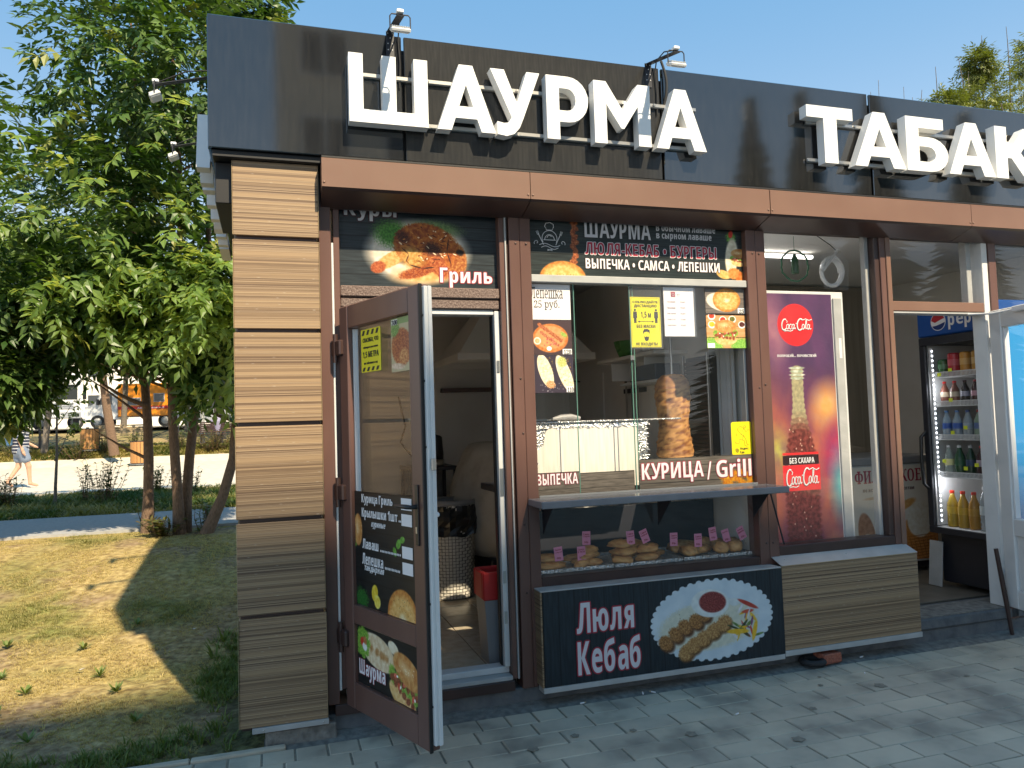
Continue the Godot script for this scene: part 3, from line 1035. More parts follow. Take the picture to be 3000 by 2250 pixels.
# the open brown door of the snack shop; local x runs along the leaf, +z is its outer face
func snack_door(k: Node3D) -> void:
	var g := Geo.new()
	var w := 0.850
	var y0 := 0.155
	var y1 := 2.252
	var gx0 := 0.125
	var gx1 := 0.742
	g.cbox(V(0.03, y0, -0.028), V(gx0, y1, 0.03), 0.006)
	g.cbox(V(gx1, y0, -0.028), V(w - 0.012, y1, 0.03), 0.006)
	for r in [[y0, 0.292], [0.592, 0.690], [2.128, y1]]:
		g.cbox(V(gx0 - 0.001, r[0] + 0.001, -0.027), V(gx1 + 0.001, r[1] - 0.001, 0.0285), 0.005)
	var d := part(k, "door", g, M.brown, V(0.372, 0, 0.045))
	d.rotation.y = -atan2(0.933, 0.36)
	tag(d, "open brown door leaf with menu film on its glass")
	bx(d, "edge_profile", V(w - 0.0115, y0 + 0.03, -0.030), V(w + 0.012, y1 - 0.012, 0.012), M.pvc, 0.003)
	bx(d, "edge_profile", V(w + 0.0125, y0 + 0.03, -0.024), V(w + 0.018, y1 - 0.012, -0.006), M.pvc, 0.001)
	bx(d, "seal", V(w - 0.0115, y0 - 0.002, 0.013), V(w - 0.004, y1, 0.031), M.dark, 0.002)
	var q := Geo.new()
	q.quad(V(gx0, 0.691, 0.004), V(gx1, 0.691, 0.004), V(gx1, 2.127, 0.004), V(gx0, 2.127, 0.004))
	part(d, "pane", q, M.glass)
	q = Geo.new()
	q.quad(V(gx0, 0.691, -0.014), V(gx1, 0.691, -0.014), V(gx1, 2.127, -0.014), V(gx0, 2.127, -0.014))
	part(d, "pane", q, M.glass)
	for e in [[gx0, gx0 + 0.012], [gx1 - 0.010, gx1]]:
		bx(d, "glazing_bead", V(e[0] + 0.0005, 0.692, -0.026), V(e[1], 2.126, 0.001), M.pvc, 0.002)
	# handle: long plate, lever, lock
	bx(d, "handle_plate", V(0.778, 1.06, 0.0305), V(0.805, 1.335, 0.039), M.black_plastic, 0.004)
	var h := Geo.new()
	h.tube([V(0.791, 1.235, 0.038), V(0.791, 1.236, 0.070), V(0.775, 1.238, 0.082), V(0.73, 1.238, 0.083), V(0.672, 1.236, 0.080)], [0.010, 0.010, 0.011, 0.010, 0.008], 8)
	part(d, "handle", h, M.black_plastic)
	bx(d, "lock", V(0.785, 1.115, 0.0392), V(0.797, 1.145, 0.042), M.steel, 0.003)
	var h2 := Geo.new()
	h2.tube([V(0.80, 1.19, -0.03), V(0.80, 1.19, -0.07), V(0.78, 1.19, -0.08), V(0.68, 1.19, -0.08)], [0.010, 0.011, 0.012, 0.009], 8)
	part(d, "handle", h2, M.white)
	bx(d, "latch", V(w + 0.0185, 1.40, -0.02), V(w + 0.028, 1.455, 0.004), M.steel, 0.002)
	for y in [1.99, 1.22, 0.46]:
		bx(d, "hinge", V(-0.03, y, 0.002), V(0.075, y + 0.085, 0.052), M.brown_dark, 0.008)
		var hg := Geo.new()
		hg.cyl(V(0.008, y - 0.035, 0.042), V(0.008, y + 0.12, 0.042), 0.014, -1, 10)
		part(d, "hinge", hg, M.brown_dark)
	for y in [0.35, 0.8, 1.5, 1.8, 2.1]:
		bx(d, "screw", V(w - 0.003, y, 0.0125), V(w + 0.002, y + 0.01, 0.0205), M.ink, 0.001)


# the open white door of the drinks shop, hinged on its far jamb
func drinks_door(k: Node3D) -> void:
	var g := Geo.new()
	var w := 0.82
	for r in [[0.0, 0.19, 0.115, 2.30], [w - 0.115, 0.19, w, 2.30], [0.116, 0.19, w - 0.116, 0.32], [0.116, 0.70, w - 0.116, 0.82], [0.116, 2.17, w - 0.116, 2.30]]:
		g.cbox(V(r[0], r[1], -0.03), V(r[2], r[3], 0.03), 0.006)
	var d := part(k, "door", g, M.pvc, V(5.005, 0, 0.055))
	d.rotation.y = -atan2(0.975, -0.22)
	tag(d, "open white plastic door leaf with glass above a solid panel")
	bx(d, "door_panel", V(0.1165, 0.321, -0.012), V(w - 0.1165, 0.699, 0.012), M.pvc, 0.004)
	pane(d, 0.1165, 0.821, w - 0.1165, 2.169, 0.0)
	for e in [[0.1165, 0.132], [w - 0.132, w - 0.1165]]:
		bx(d, "glazing_bead", V(e[0], 0.822, -0.018), V(e[1], 2.168, 0.018), M.white, 0.002)
	var c := Geo.new()
	c.tube([V(0.33, 2.275, 0.050), V(0.10, 2.272, 0.075), V(-0.02, 2.285, 0.17)], [0.008, 0.008, 0.008], 6)
	c.cbox(V(0.28, 2.255, 0.031), V(0.46, 2.295, 0.072), 0.006)
	part(d, "door_closer", c, M.white)
	for y in [0.35, 1.2, 2.05]:
		bx(d, "hinge", V(-0.03, y, -0.05), V(0.0, y + 0.09, -0.01), M.pvc, 0.005)


# outlines of the sign letters in a box one unit high; s is the stroke
func letter(ch: String) -> Array:
	var s := 0.19
	match ch:
		"Ш":
			return [[Vector2(0, 0), Vector2(1.13, 0), Vector2(1.13, 1), Vector2(0.93, 1), Vector2(0.93, s), Vector2(0.67, s), Vector2(0.67, 1), Vector2(0.47, 1), Vector2(0.47, s), Vector2(0.2, s), Vector2(0.2, 1), Vector2(0, 1)]]
		"А":
			return [[Vector2(0, 0), Vector2(0.23, 0), Vector2(0.30, 0.19), Vector2(0.66, 0.19), Vector2(0.73, 0), Vector2(0.97, 0), Vector2(0.60, 1), Vector2(0.375, 1)], [Vector2(0.365, 0.37), Vector2(0.485, 0.70), Vector2(0.60, 0.37)]]
		"У":
			return [[Vector2(0.10, 0), Vector2(0.26, -0.02), Vector2(0.39, 0.02), Vector2(0.49, 0.12), Vector2(0.56, 0.27), Vector2(0.87, 1), Vector2(0.64, 1), Vector2(0.455, 0.50), Vector2(0.24, 1), Vector2(0, 1), Vector2(0.355, 0.275), Vector2(0.30, 0.19), Vector2(0.22, 0.175), Vector2(0.10, 0.195)]]
		"Р":
			var o := [Vector2(0, 0), Vector2(0.22, 0), Vector2(0.22, 0.28), Vector2(0.38, 0.28)]
			for k in 13:
				var a := -PI / 2 + PI * k / 12.0
				o.append(Vector2(0.38 + 0.35 * cos(a), 0.64 + 0.36 * sin(a)))
			o += [Vector2(0, 1)]
			var h := [Vector2(0.22, 0.46), Vector2(0.22, 0.81), Vector2(0.36, 0.81)]
			for k in 9:
				var a := PI / 2 - PI * k / 8.0
				h.append(Vector2(0.36 + 0.15 * cos(a), 0.635 + 0.175 * sin(a)))
			return [o, h]
		"М":
			return [[Vector2(0, 0), Vector2(0.21, 0), Vector2(0.21, 0.64), Vector2(0.46, 0.26), Vector2(0.51, 0.26), Vector2(0.76, 0.64), Vector2(0.76, 0), Vector2(0.98, 0), Vector2(0.98, 1), Vector2(0.77, 1), Vector2(0.49, 0.56), Vector2(0.21, 1), Vector2(0, 1)]]
		"Т":
			return [[Vector2(0.30, 0), Vector2(0.54, 0), Vector2(0.54, 0.79), Vector2(0.84, 0.79), Vector2(0.84, 1), Vector2(0, 1), Vector2(0, 0.79), Vector2(0.30, 0.79)]]
		"Б":
			var o := [Vector2(0, 0), Vector2(0.42, 0)]
			for k in 11:
				var a := -PI / 2 + PI * k / 10.0
				o.append(Vector2(0.42 + 0.34 * cos(a), 0.32 + 0.32 * sin(a)))
			o += [Vector2(0.23, 0.64), Vector2(0.23, 0.80), Vector2(0.69, 0.80), Vector2(0.69, 1), Vector2(0, 1)]
			var h := [Vector2(0.23, 0.18), Vector2(0.23, 0.46), Vector2(0.40, 0.46)]
			for k in 7:
				var a := PI / 2 - PI * k / 6.0
				h.append(Vector2(0.40 + 0.13 * cos(a), 0.32 + 0.14 * sin(a)))
			return [o, h]
		"К":
			return [[Vector2(0, 0), Vector2(0.23, 0), Vector2(0.23, 0.40), Vector2(0.31, 0.40), Vector2(0.58, 0), Vector2(0.86, 0), Vector2(0.50, 0.52), Vector2(0.83, 1), Vector2(0.57, 1), Vector2(0.32, 0.61), Vector2(0.23, 0.61), Vector2(0.23, 1), Vector2(0, 1)]]
	return []


func letter_mesh(ch: String, w: float, h: float, dep: float) -> Mesh:
	var l := letter(ch)
	var mx := 0.0
	for p in l[0]:
		mx = maxf(mx, p.x)
	var sc := Vector2(w / mx, h)
	var loops := []
	for i in l.size():
		var pl := PackedVector2Array()
		for p in l[i]:
			pl.append(Vector2(p.x * sc.x, p.y * sc.y))
		var ar := 0.0
		for q in pl.size():
			ar += pl[q].cross(pl[(q + 1) % pl.size()])
		if (ar < 0) == (i == 0):
			pl.reverse()
		loops.append(pl)
	var cap: PackedVector2Array = loops[0].duplicate()
	if loops.size() > 1:
		# join the hole to the outline with a slit between their nearest corners
		var best := 1e9
		var bi := 0
		var bj := 0
		for i in cap.size():
			for j in loops[1].size():
				var d: float = cap[i].distance_to(loops[1][j])
				if d < best:
					best = d
					bi = i
					bj = j
		var c2 := PackedVector2Array()
		for i in bi + 1:
			c2.append(cap[i])
		for j in loops[1].size() + 1:
			c2.append(loops[1][(bj + j) % loops[1].size()])
		for i in range(bi, cap.size()):
			c2.append(cap[i])
		cap = c2
	var g := Geo.new()
	var lp := []
	for q in loops:
		lp.append(Array(q))
	g.prism(cap, lp, 0.0, dep)
	return g.mesh()


func signs() -> void:
	for sg in [["ШАУРМА", "big white raised six letter word ШАУРМА on the black fascia", [0.417, 0.840, 0.889, 1.222, 1.198, 1.490, 1.529, 1.788, 1.825, 2.190, 2.226, 2.566]], ["ТАБАК", "big white raised five letter word ТАБАК on the black fascia", [3.313, 3.675, 3.680, 4.100, 4.112, 4.470, 4.474, 4.892, 4.902, 5.310]]]:
		var t := thing("shop_sign", sg[1], "sign")
		var w: String = sg[0]
		for i in w.length():
			var x0: float = sg[2][i * 2]
			var x1: float = sg[2][i * 2 + 1]
			partm(t, "sign_letter", letter_mesh(w[i], x1 - x0, 0.373, 0.068), M.letter, V(x0, 3.219, 0.184))
		var a: float = sg[2][0] + 0.05
		var b: float = sg[2][w.length() * 2 - 1] - 0.02
		for y in [3.498, 3.246]:
			bx(t, "rail", V(a, y, 0.166), V(b, y + 0.022, 0.1835), M.steel, 0.002)
			bx(t, "rail", V(a, y - 0.003, 0.1610), V(b, y - 0.0005, 0.178), M.steel, 0.001)
		for x in [a + 0.2, a + 0.38, a + 0.9, b - 0.3]:
			bx(t, "bolt", V(x, 3.500, 0.1845), V(x + 0.014, 3.516, 0.195), M.steel, 0.003)
			bx(t, "bolt", V(x, 3.238, 0.1845), V(x + 0.014, 3.252, 0.195), M.steel, 0.003)
	var t := thing("shop_sign", "white raised letters on the end fascia of the kiosk", "sign")
	var wd := "ШАУРМА"
	var z := -2.45
	for i in 6:
		var wl: float = [0.43, 0.34, 0.30, 0.28, 0.40, 0.36][i]
		var o := partm(t, "sign_letter", letter_mesh(wd[i], wl, 0.345, 0.07), M.letter, V(-0.296, 3.03, z))
		o.rotation.y = -PI / 2
		z += wl + 0.05
	bx(t, "rail", V(-0.296, 3.32, -2.4), V(-0.2895, 3.34, 0.0), M.steel, 0.001)


# a small flood lamp on a bent flat bar; built pointing to +z from the wall
func flood(label: String, at: Vector3, turn: float) -> Node3D:
	var t := thing("floodlight", label, "lamp", at, "flood lamps over the signs")
	t.rotation.y = turn
	var g := Geo.new()
	g.cbox(V(-0.022, -0.13, 0.0), V(0.022, 0.020, 0.005), 0.001)
	g.x = Transform3D(Basis(Vector3.RIGHT, 0.25), V(0, 0.017, 0.003))
	g.cbox(V(-0.020, -0.005, 0.0), V(0.020, 0.0, 0.36), 0.001)
	part(t, "arm", g, M.black_metal)
	for s in [[-0.012, 0.008], [0.012, 0.008], [0.0, -0.018], [-0.012, -0.05], [0.012, -0.05], [-0.012, -0.085], [0.012, -0.085]]:
		var q := Geo.new()
		q.lathe([Vector2(0.0028, 0), Vector2(0.0028, 0.001), Vector2(0, 0.0012)], 8)
		var o := part(t, "bolt_hole", q, M.letter, V(s[0], s[1], 0.0052))
		o.rotation.x = PI / 2
	var b := Geo.new()
	var tipy := -0.062
	b.tube([V(-0.052, tipy - 0.075, 0.335), V(-0.052, tipy - 0.012, 0.335), V(-0.043, tipy, 0.335), V(0.043, tipy, 0.335), V(0.052, tipy - 0.012, 0.335), V(0.052, tipy - 0.075, 0.335)], [0.0035], 6)
	part(t, "bracket", b, M.black_metal)
	bx(t, "cable_box", V(-0.018, tipy + 0.004, 0.315), V(0.018, tipy + 0.024, 0.352), M.letter, 0.004)
	var body := Geo.new()
	body.x = Transform3D(Basis(Vector3.RIGHT, 0.45), V(0, tipy - 0.078, 0.335))
	body.cbox(V(-0.05, -0.012, -0.034), V(0.05, 0.008, 0.034), 0.005)
	for i in 9:
		body.cbox(V(-0.045 + i * 0.0108, 0.008, -0.028), V(-0.042 + i * 0.0108, 0.017, 0.028), 0.0008)
	part(t, "lamp_body", body, M.pvc)
	var ln := Geo.new()
	ln.x = body.x
	ln.cbox(V(-0.043, -0.0155, -0.027), V(0.043, -0.0122, 0.027), 0.001)
	part(t, "lens", ln, M.letter)
	var cb := Geo.new()
	cb.tube([V(0.0, tipy + 0.01, 0.32), V(0.025, 0.02, 0.16), V(0.045, 0.03, 0.03), V(0.042, -0.03, 0.012), V(0.05, -0.16, 0.010), V(0.045, -0.30, 0.010)], [0.004], 6)
	part(t, "cable", cb, M.rubber)
	return t


func floodlights() -> void:
	flood("flood lamp on a bent black bar above the longest word's first letters", V(0.655, 3.757, 0.162), 0.0)
	flood("flood lamp on a bent black bar above the longest word's last letters", V(2.235, 3.757, 0.162), 0.0)
	var c := thing("cable_conduit", "ribbed black cable conduit hanging beside the last letter of ШАУРМА", "cable")
	var g := Geo.new()
	var pts := []
	var rad := []
	for k in 60:
		var f := k / 59.0
		pts.append(V(2.325 + 0.02 * sin(f * PI), 3.80 - f * 0.30, 0.168 + 0.02 * sin(f * PI)))
		rad.append(0.009 if k % 2 else 0.0072)
	g.tube(pts, rad, 8)
	part(c, "hose", g, M.rubber)
	flood("flood lamp reaching out beside the end fascia, nearer the corner", V(-0.29, 3.74, -0.58), -PI / 2)
	flood("flood lamp reaching out beside the end fascia, farther from the corner", V(-0.29, 3.68, -1.45), -PI / 2)


func C(h: String) -> Color:
	return Color.html(h)


func bread_ring(p: Paint, x: float, y: float, r: float, sq := 0.9, rot := 0.0) -> void:
	p.blob(x, y, r, r * sq, rot, C("b5672a"), C("d99a4c"), 1.0, 0.06)
	p.blob(x, y + r * 0.04, r * 0.92, r * sq * 0.9, rot, C("d9a050"), C("eec583"), 1.0, 0.25)
	p.blob(x, y + r * 0.05, r * 0.45, r * sq * 0.45, rot, C("c98f45"), C("e6c07a"), 1.0, 0.5)
	p.blob(x, y + r * 0.06, r * 0.3, r * sq * 0.28, rot, C("efd7a0"), C("f7e8c0"), 1.0, 0.6)
	p.specks(x - r * 0.8, y - r * 0.7, x + r * 0.8, y + r * 0.8, 46, C("5c3a1c"), r * 0.022)


func burger(p: Paint, x: float, y: float, r: float, rot: float) -> void:
	var u := Vector2(cos(rot), sin(rot))
	var q := Vector2(-u.y, u.x) * (float(p.w) / p.h)
	var f := func(a: float, b: float) -> Vector2: return Vector2(x, y) + Vector2(u.x, u.y * p.w / p.h) * a * r + Vector2(-u.y, u.x * p.w / p.h) * b * r
	var at: Vector2 = f.call(0, 0.55)
	p.blob(at.x, at.y, r * 0.95, r * 0.42, rot, C("d9a560"), C("edcd92"), 1.0, 0.1)
	for k in 9:
		at = f.call(-0.85 + k * 0.21, 0.12 + 0.10 * sin(k * 2.1))
		p.blob(at.x, at.y, r * 0.24, r * 0.3, k * 0.7, C("5f8f2c"), C("a8c25a"), 1.6, 0.3, 0.3)
	for k in 12:
		at = f.call(-0.8 + k * 0.145, 0.25 + 0.2 * sin(k * 3.3))
		p.blob(at.x, at.y, r * 0.17, r * 0.13, k * 1.1, C("6b3320"), C("b06a45"), 2.0, 0.25, 0.3, 0.3)
	for k in 5:
		at = f.call(-0.6 + k * 0.3, 0.10 + 0.22 * sin(k * 1.7))
		p.blob(at.x, at.y, r * 0.14, r * 0.09, k * 1.3, C("c9452c"), C("e5826a"), 1.0, 0.2)
		p.blob(at.x + r * 0.1, at.y, r * 0.07, r * 0.05, k * 1.9, C("efece2"), C("ffffff"), 1.0, 0.3)
	at = f.call(0.0, -0.42)
	p.blob(at.x, at.y, r * 0.98, r * 0.5, rot, C("b9743a"), C("dba765"), 0.7, 0.1)
	p.blob(at.x - r * 0.1, at.y - r * 0.14, r * 0.6, r * 0.24, rot, C("e0b074"), C("edc792"), 0.7, 0.7)
	p.specks(at.x - r * 0.6, at.y - r * 0.3, at.x + r * 0.6, at.y + r * 0.2, 20, C("f3e2bd"), r * 0.03)


func wrap_roll(p: Paint, x: float, y: float, l: float, wd: float, rot: float) -> void:
	var u := Vector2(cos(rot), sin(rot) * p.w / p.h)
	p.blob(x, y, l, wd, rot, C("d8b98c"), C("f0dfc0"), 0.8, 0.08)
	for k in 7:
		var f := rng.randf_range(-0.6, 0.7)
		p.blob(x + u.x * l * f, y + u.y * l * f, l * 0.13, wd * 0.3, rot + 0.3, C("a8743e"), C("c99a66"), 1.3, 0.7, 0.2)
	for k in 8:
		var a := TAU * k / 8.0
		p.blob(x - u.x * l * 0.82 + cos(a) * wd * 0.5, y - u.y * l * 0.82 + sin(a) * wd * 0.6 * p.w / p.h, wd * 0.45, wd * 0.36, a, C("4d8a20"), C("a9cc5c"), 2.0, 0.3, 0.5)
	p.blob(x - u.x * l * 0.8, y - u.y * l * 0.8, wd * 0.42, wd * 0.32, 0.2, C("c52c20"), C("e0503c"), 1.0, 0.2)
	p.blob(x - u.x * l * 0.72, y - u.y * l * 0.82 + wd * 0.5, wd * 0.34, wd * 0.28, 0.4, C("e8e4d8"), C("ffffff"), 1.5, 0.3)
	p.blob(x - u.x * l * 0.70, y - u.y * l * 0.70 - wd * 0.35, wd * 0.3, wd * 0.24, 0.9, C("a8683c"), C("cf9560"), 1.5, 0.3)


func chicken(p: Paint, x: float, y: float, r: float) -> void:
	var k := float(p.w) / p.h
	p.blob(x - r * 0.78, y + r * 0.28 * k, r * 0.5, r * 0.17, -0.5, C("b98a45"), C("d9b878"), 1.0, 0.15, 0.1)
	p.blob(x - r * 1.15, y + r * 0.50 * k, r * 0.2, r * 0.15, -0.3, C("8f3a1c"), C("c06a3a"), 1.4, 0.2, 0.1, 0.3)
	p.blob(x + r * 0.72, y + r * 0.25 * k, r * 0.28, r * 0.42, -0.15, C("8a3d16"), C("c98a48"), 1.2, 0.12, 0.1, 0.3)
	p.blob(x, y, r * 0.82, r * 0.58, 0.18, C("7a2f0e"), C("c0712a"), 0.8, 0.08, 0.1, 0.25)
	p.blob(x - r * 0.35, y + r * 0.25 * k, r * 0.38, r * 0.3, 0.4, C("a8732c"), C("d8b06a"), 0.9, 0.5, 0.1)
	p.blob(x + r * 0.28, y - r * 0.1 * k, r * 0.5, r * 0.32, -0.2, C("93400f"), C("cf7d2c"), 1.2, 0.6, 0.1, 0.3)
	p.blob(x + r * 0.16, y + r * 0.06 * k, r * 0.3, r * 0.22, 0.5, C("2b120a"), C("5f2a16"), 1.6, 0.5, 0.2, 0.35)
	p.blob(x - r * 0.55, y - r * 0.22 * k, r * 0.22, r * 0.17, 0.6, C("2f1408"), C("6a2d14"), 1.5, 0.5, 0.2, 0.25)
	p.blob(x - r * 0.25, y + r * 0.60 * k, r * 0.5, r * 0.14, -0.25, C("7a2c12"), C("b8642c"), 1.5, 0.3, 0.15, 0.4)
	p.blob(x + r * 0.3, y + r * 0.45 * k, r * 0.36, r * 0.22, 0.9, C("8a3414"), C("c97840"), 1.2, 0.3, 0.1, 0.3)
	p.blob(x + r * 0.82, y + r * 0.10 * k, r * 0.12, r * 0.09, 0.2, C("140a08"), C("3a1c10"), 1.2, 0.4)
	# crisp skin: seared flecks and glossy streaks
	for i in 90:
		var a := rng.randf() * TAU
		var q := sqrt(rng.randf())
		var sx := x + cos(a) * q * r * 0.74
		var sy := y + sin(a) * q * r * 0.50 * k
		var tone: Array = [["3a1608", "6e2f12"], ["a85a22", "d89448"], ["5a220c", "8e4418"], ["f0d0a0", "fff0d8"]][i % 4]
		p.blob(sx, sy, r * rng.randf_range(0.02, 0.07), r * rng.randf_range(0.008, 0.02), rng.randf_range(-0.9, 0.9), C(tone[0]), C(tone[1]), 1.5, 0.4)
	p.stroke([Vector2(x - r * 0.42, y + r * 0.42 * k), Vector2(x - r * 0.1, y + r * 0.50 * k), Vector2(x + r * 0.2, y + r * 0.46 * k)], r * 0.035, C("2a1008"))
	p.stroke([Vector2(x + r * 0.55, y - r * 0.25 * k), Vector2(x + r * 0.50, y + r * 0.1 * k), Vector2(x + r * 0.60, y + r * 0.4 * k)], r * 0.035, C("3a160a"))
	p.stroke([Vector2(x - r * 0.60, y + r * 0.02 * k), Vector2(x - r * 0.42, y + r * 0.18 * k), Vector2(x - r * 0.5, y + r * 0.36 * k)], r * 0.03, C("4a1e0c"))


func chef_emblem(t: Node3D, x: float, y: float, s: float, z: float, m: Material) -> void:
	# cloche in a ring, chef's hat above, forks and a ribbon below, all in thin lines
	var g := Geo.new()
	var ring := []
	for k in 21:
		var a := -0.5 + (PI + 1.0) * k / 20.0
		ring.append(V(x + cos(a) * s * 0.62, y + sin(a) * s * 0.62, z))
	var dome := []
	for k in 13:
		var a := PI * k / 12.0
		dome.append(V(x + cos(a) * s * 0.40, y - s * 0.12 + sin(a) * s * 0.42, z))
	var dome2 := []
	for k in 9:
		var a := PI * 0.25 + PI * 0.6 * k / 8.0
		dome2.append(V(x + cos(a) * s * 0.24, y - s * 0.10 + sin(a) * s * 0.34, z))
	var hat := []
	for k in 25:
		var a := PI * 1.2 - PI * 1.4 * k / 24.0
		var rr := s * (0.30 + 0.05 * absf(sin(k * 0.62)))
		hat.append(V(x + cos(a) * rr * 1.1, y + s * 0.98 + sin(a) * rr * 0.8, z))
	var rib := []
	for k in 17:
		var f := k / 16.0
		rib.append(V(x + (f - 0.5) * s * 1.7, y - s * 0.52 + sin(f * TAU) * s * 0.12, z))
	var rib2 := []
	for k in 17:
		var f := k / 16.0
		rib2.append(V(x + (f - 0.5) * s * 1.4, y - s * 0.72 + sin(f * TAU) * s * 0.12, z))
	for l in [ring, dome, dome2, hat, rib, rib2, [V(x - s * 0.28, y + s * 0.78, z), V(x - s * 0.24, y + s * 0.66, z), V(x + s * 0.24, y + s * 0.66, z), V(x + s * 0.28, y + s * 0.78, z)], [V(x - s * 0.5, y - s * 0.12, z), V(x + s * 0.5, y - s * 0.12, z)], [V(x - s * 0.2, y - s * 0.85, z), V(x + s * 0.2, y - s * 0.95, z)], [V(x + s * 0.2, y - s * 0.85, z), V(x - s * 0.2, y - s * 0.95, z)]]:
		g.tube(l, [s * 0.026], 5)
	for q in [-1.0, 1.0]:
		g.tube([V(x + q * s * 0.5, y - s * 0.5, z), V(x + q * s * 0.92, y + s * 0.35, z)], [s * 0.03], 5)
		for j in 3:
			g.tube([V(x + q * s * (0.86 + j * 0.06), y + s * (0.30 + j * -0.03), z), V(x + q * s * (0.96 + j * 0.07), y + s * (0.60 - j * 0.03), z)], [s * 0.018], 4)
		var cur := []
		for k in 12:
			var a := -0.6 + k * 0.45
			var rr := s * 0.22 * (1.0 - k / 14.0)
			cur.append(V(x + q * (s * 1.08 + cos(a) * rr), y - s * 0.35 + sin(a) * rr, z))
		g.tube(cur, [s * 0.024], 5)
	part(t, "emblem", g, m)


# flowing script lettering drawn as ribbons: strokes of a pen in a box two units long
func script_logo(t: Node3D, x0: float, y0: float, w: float, h: float, z: float, m: Material, lean := 0.28) -> void:
	var g := Geo.new()
	var bow := func(cx: float, cy: float, rx: float, ry: float, a0: float, a1: float, n: int) -> Array:
		var l := []
		for k in n + 1:
			var a := lerpf(a0, a1, float(k) / n)
			l.append(Vector2(cx + cos(a) * rx, cy + sin(a) * ry))
		return l
	var strokes := []
	strokes.append([bow.call(0.20, 0.50, 0.17, 0.44, 1.1, 5.6, 14), 0.055])       # C
	strokes.append([[Vector2(0.30, 0.86), Vector2(0.36, 0.78), Vector2(0.34, 0.66)], 0.035])
	strokes.append([bow.call(0.42, 0.34, 0.075, 0.20, 0.3, 6.6, 12), 0.04])       # o
	strokes.append([bow.call(0.60, 0.34, 0.075, 0.20, 0.8, 5.6, 10), 0.042])      # c
	strokes.append([bow.call(0.76, 0.34, 0.072, 0.20, 0.3, 6.6, 12), 0.04])       # a
	strokes.append([[Vector2(0.84, 0.54), Vector2(0.835, 0.20), Vector2(0.90, 0.16), Vector2(0.95, 0.26)], 0.042])
	strokes.append([[Vector2(0.93, 0.60), Vector2(1.03, 0.62)], 0.035])           # -
	strokes.append([bow.call(1.22, 0.52, 0.19, 0.46, 1.0, 5.5, 14), 0.06])        # C
	strokes.append([[Vector2(1.33, 0.88), Vector2(1.55, 0.98), Vector2(1.78, 0.86), Vector2(1.95, 0.95)], 0.035])
	strokes.append([bow.call(1.43, 0.34, 0.075, 0.20, 0.3, 6.6, 12), 0.04])       # o
	strokes.append([[Vector2(1.53, 0.22), Vector2(1.62, 0.62), Vector2(1.63, 0.92), Vector2(1.575, 0.88), Vector2(1.57, 0.30), Vector2(1.62, 0.16), Vector2(1.67, 0.24)], 0.04])   # l
	strokes.append([bow.call(1.76, 0.34, 0.075, 0.20, 0.3, 6.6, 12), 0.04])       # a
	strokes.append([[Vector2(1.845, 0.54), Vector2(1.84, 0.20), Vector2(1.91, 0.14), Vector2(1.97, 0.22)], 0.042])
	strokes.append([[Vector2(0.34, 0.10), Vector2(0.20, -0.02), Vector2(0.42, 0.02), Vector2(0.62, -0.02), Vector2(0.78, 0.06)], 0.032])
	for s in strokes:
		var pts := []
		for p in s[0]:
			pts.append(V(x0 + (p.x + lean * (p.y - 0.4) * 0.35) * w / 2.0, y0 + p.y * h, z))
		g.tube(pts, [s[1] * w / 2.0 * 0.8], 5)
	# pressed flat: it is print
	for k in g.v.size():
		g.v[k].z = z + (g.v[k].z - z) * 0.06
	part(t, "lettering", g, m)


func pasted(called: String, label: String, x0: float, y0: float, x1: float, y1: float, z: float, m: Material, group := "") -> Node3D:
	var t := thing(called, label, "poster" if called != "price_tag" else "price tag", Vector3(), group)
	sheet(t, "sheet", x0, y0, x1, y1, z, m, 0.0015)
	return t


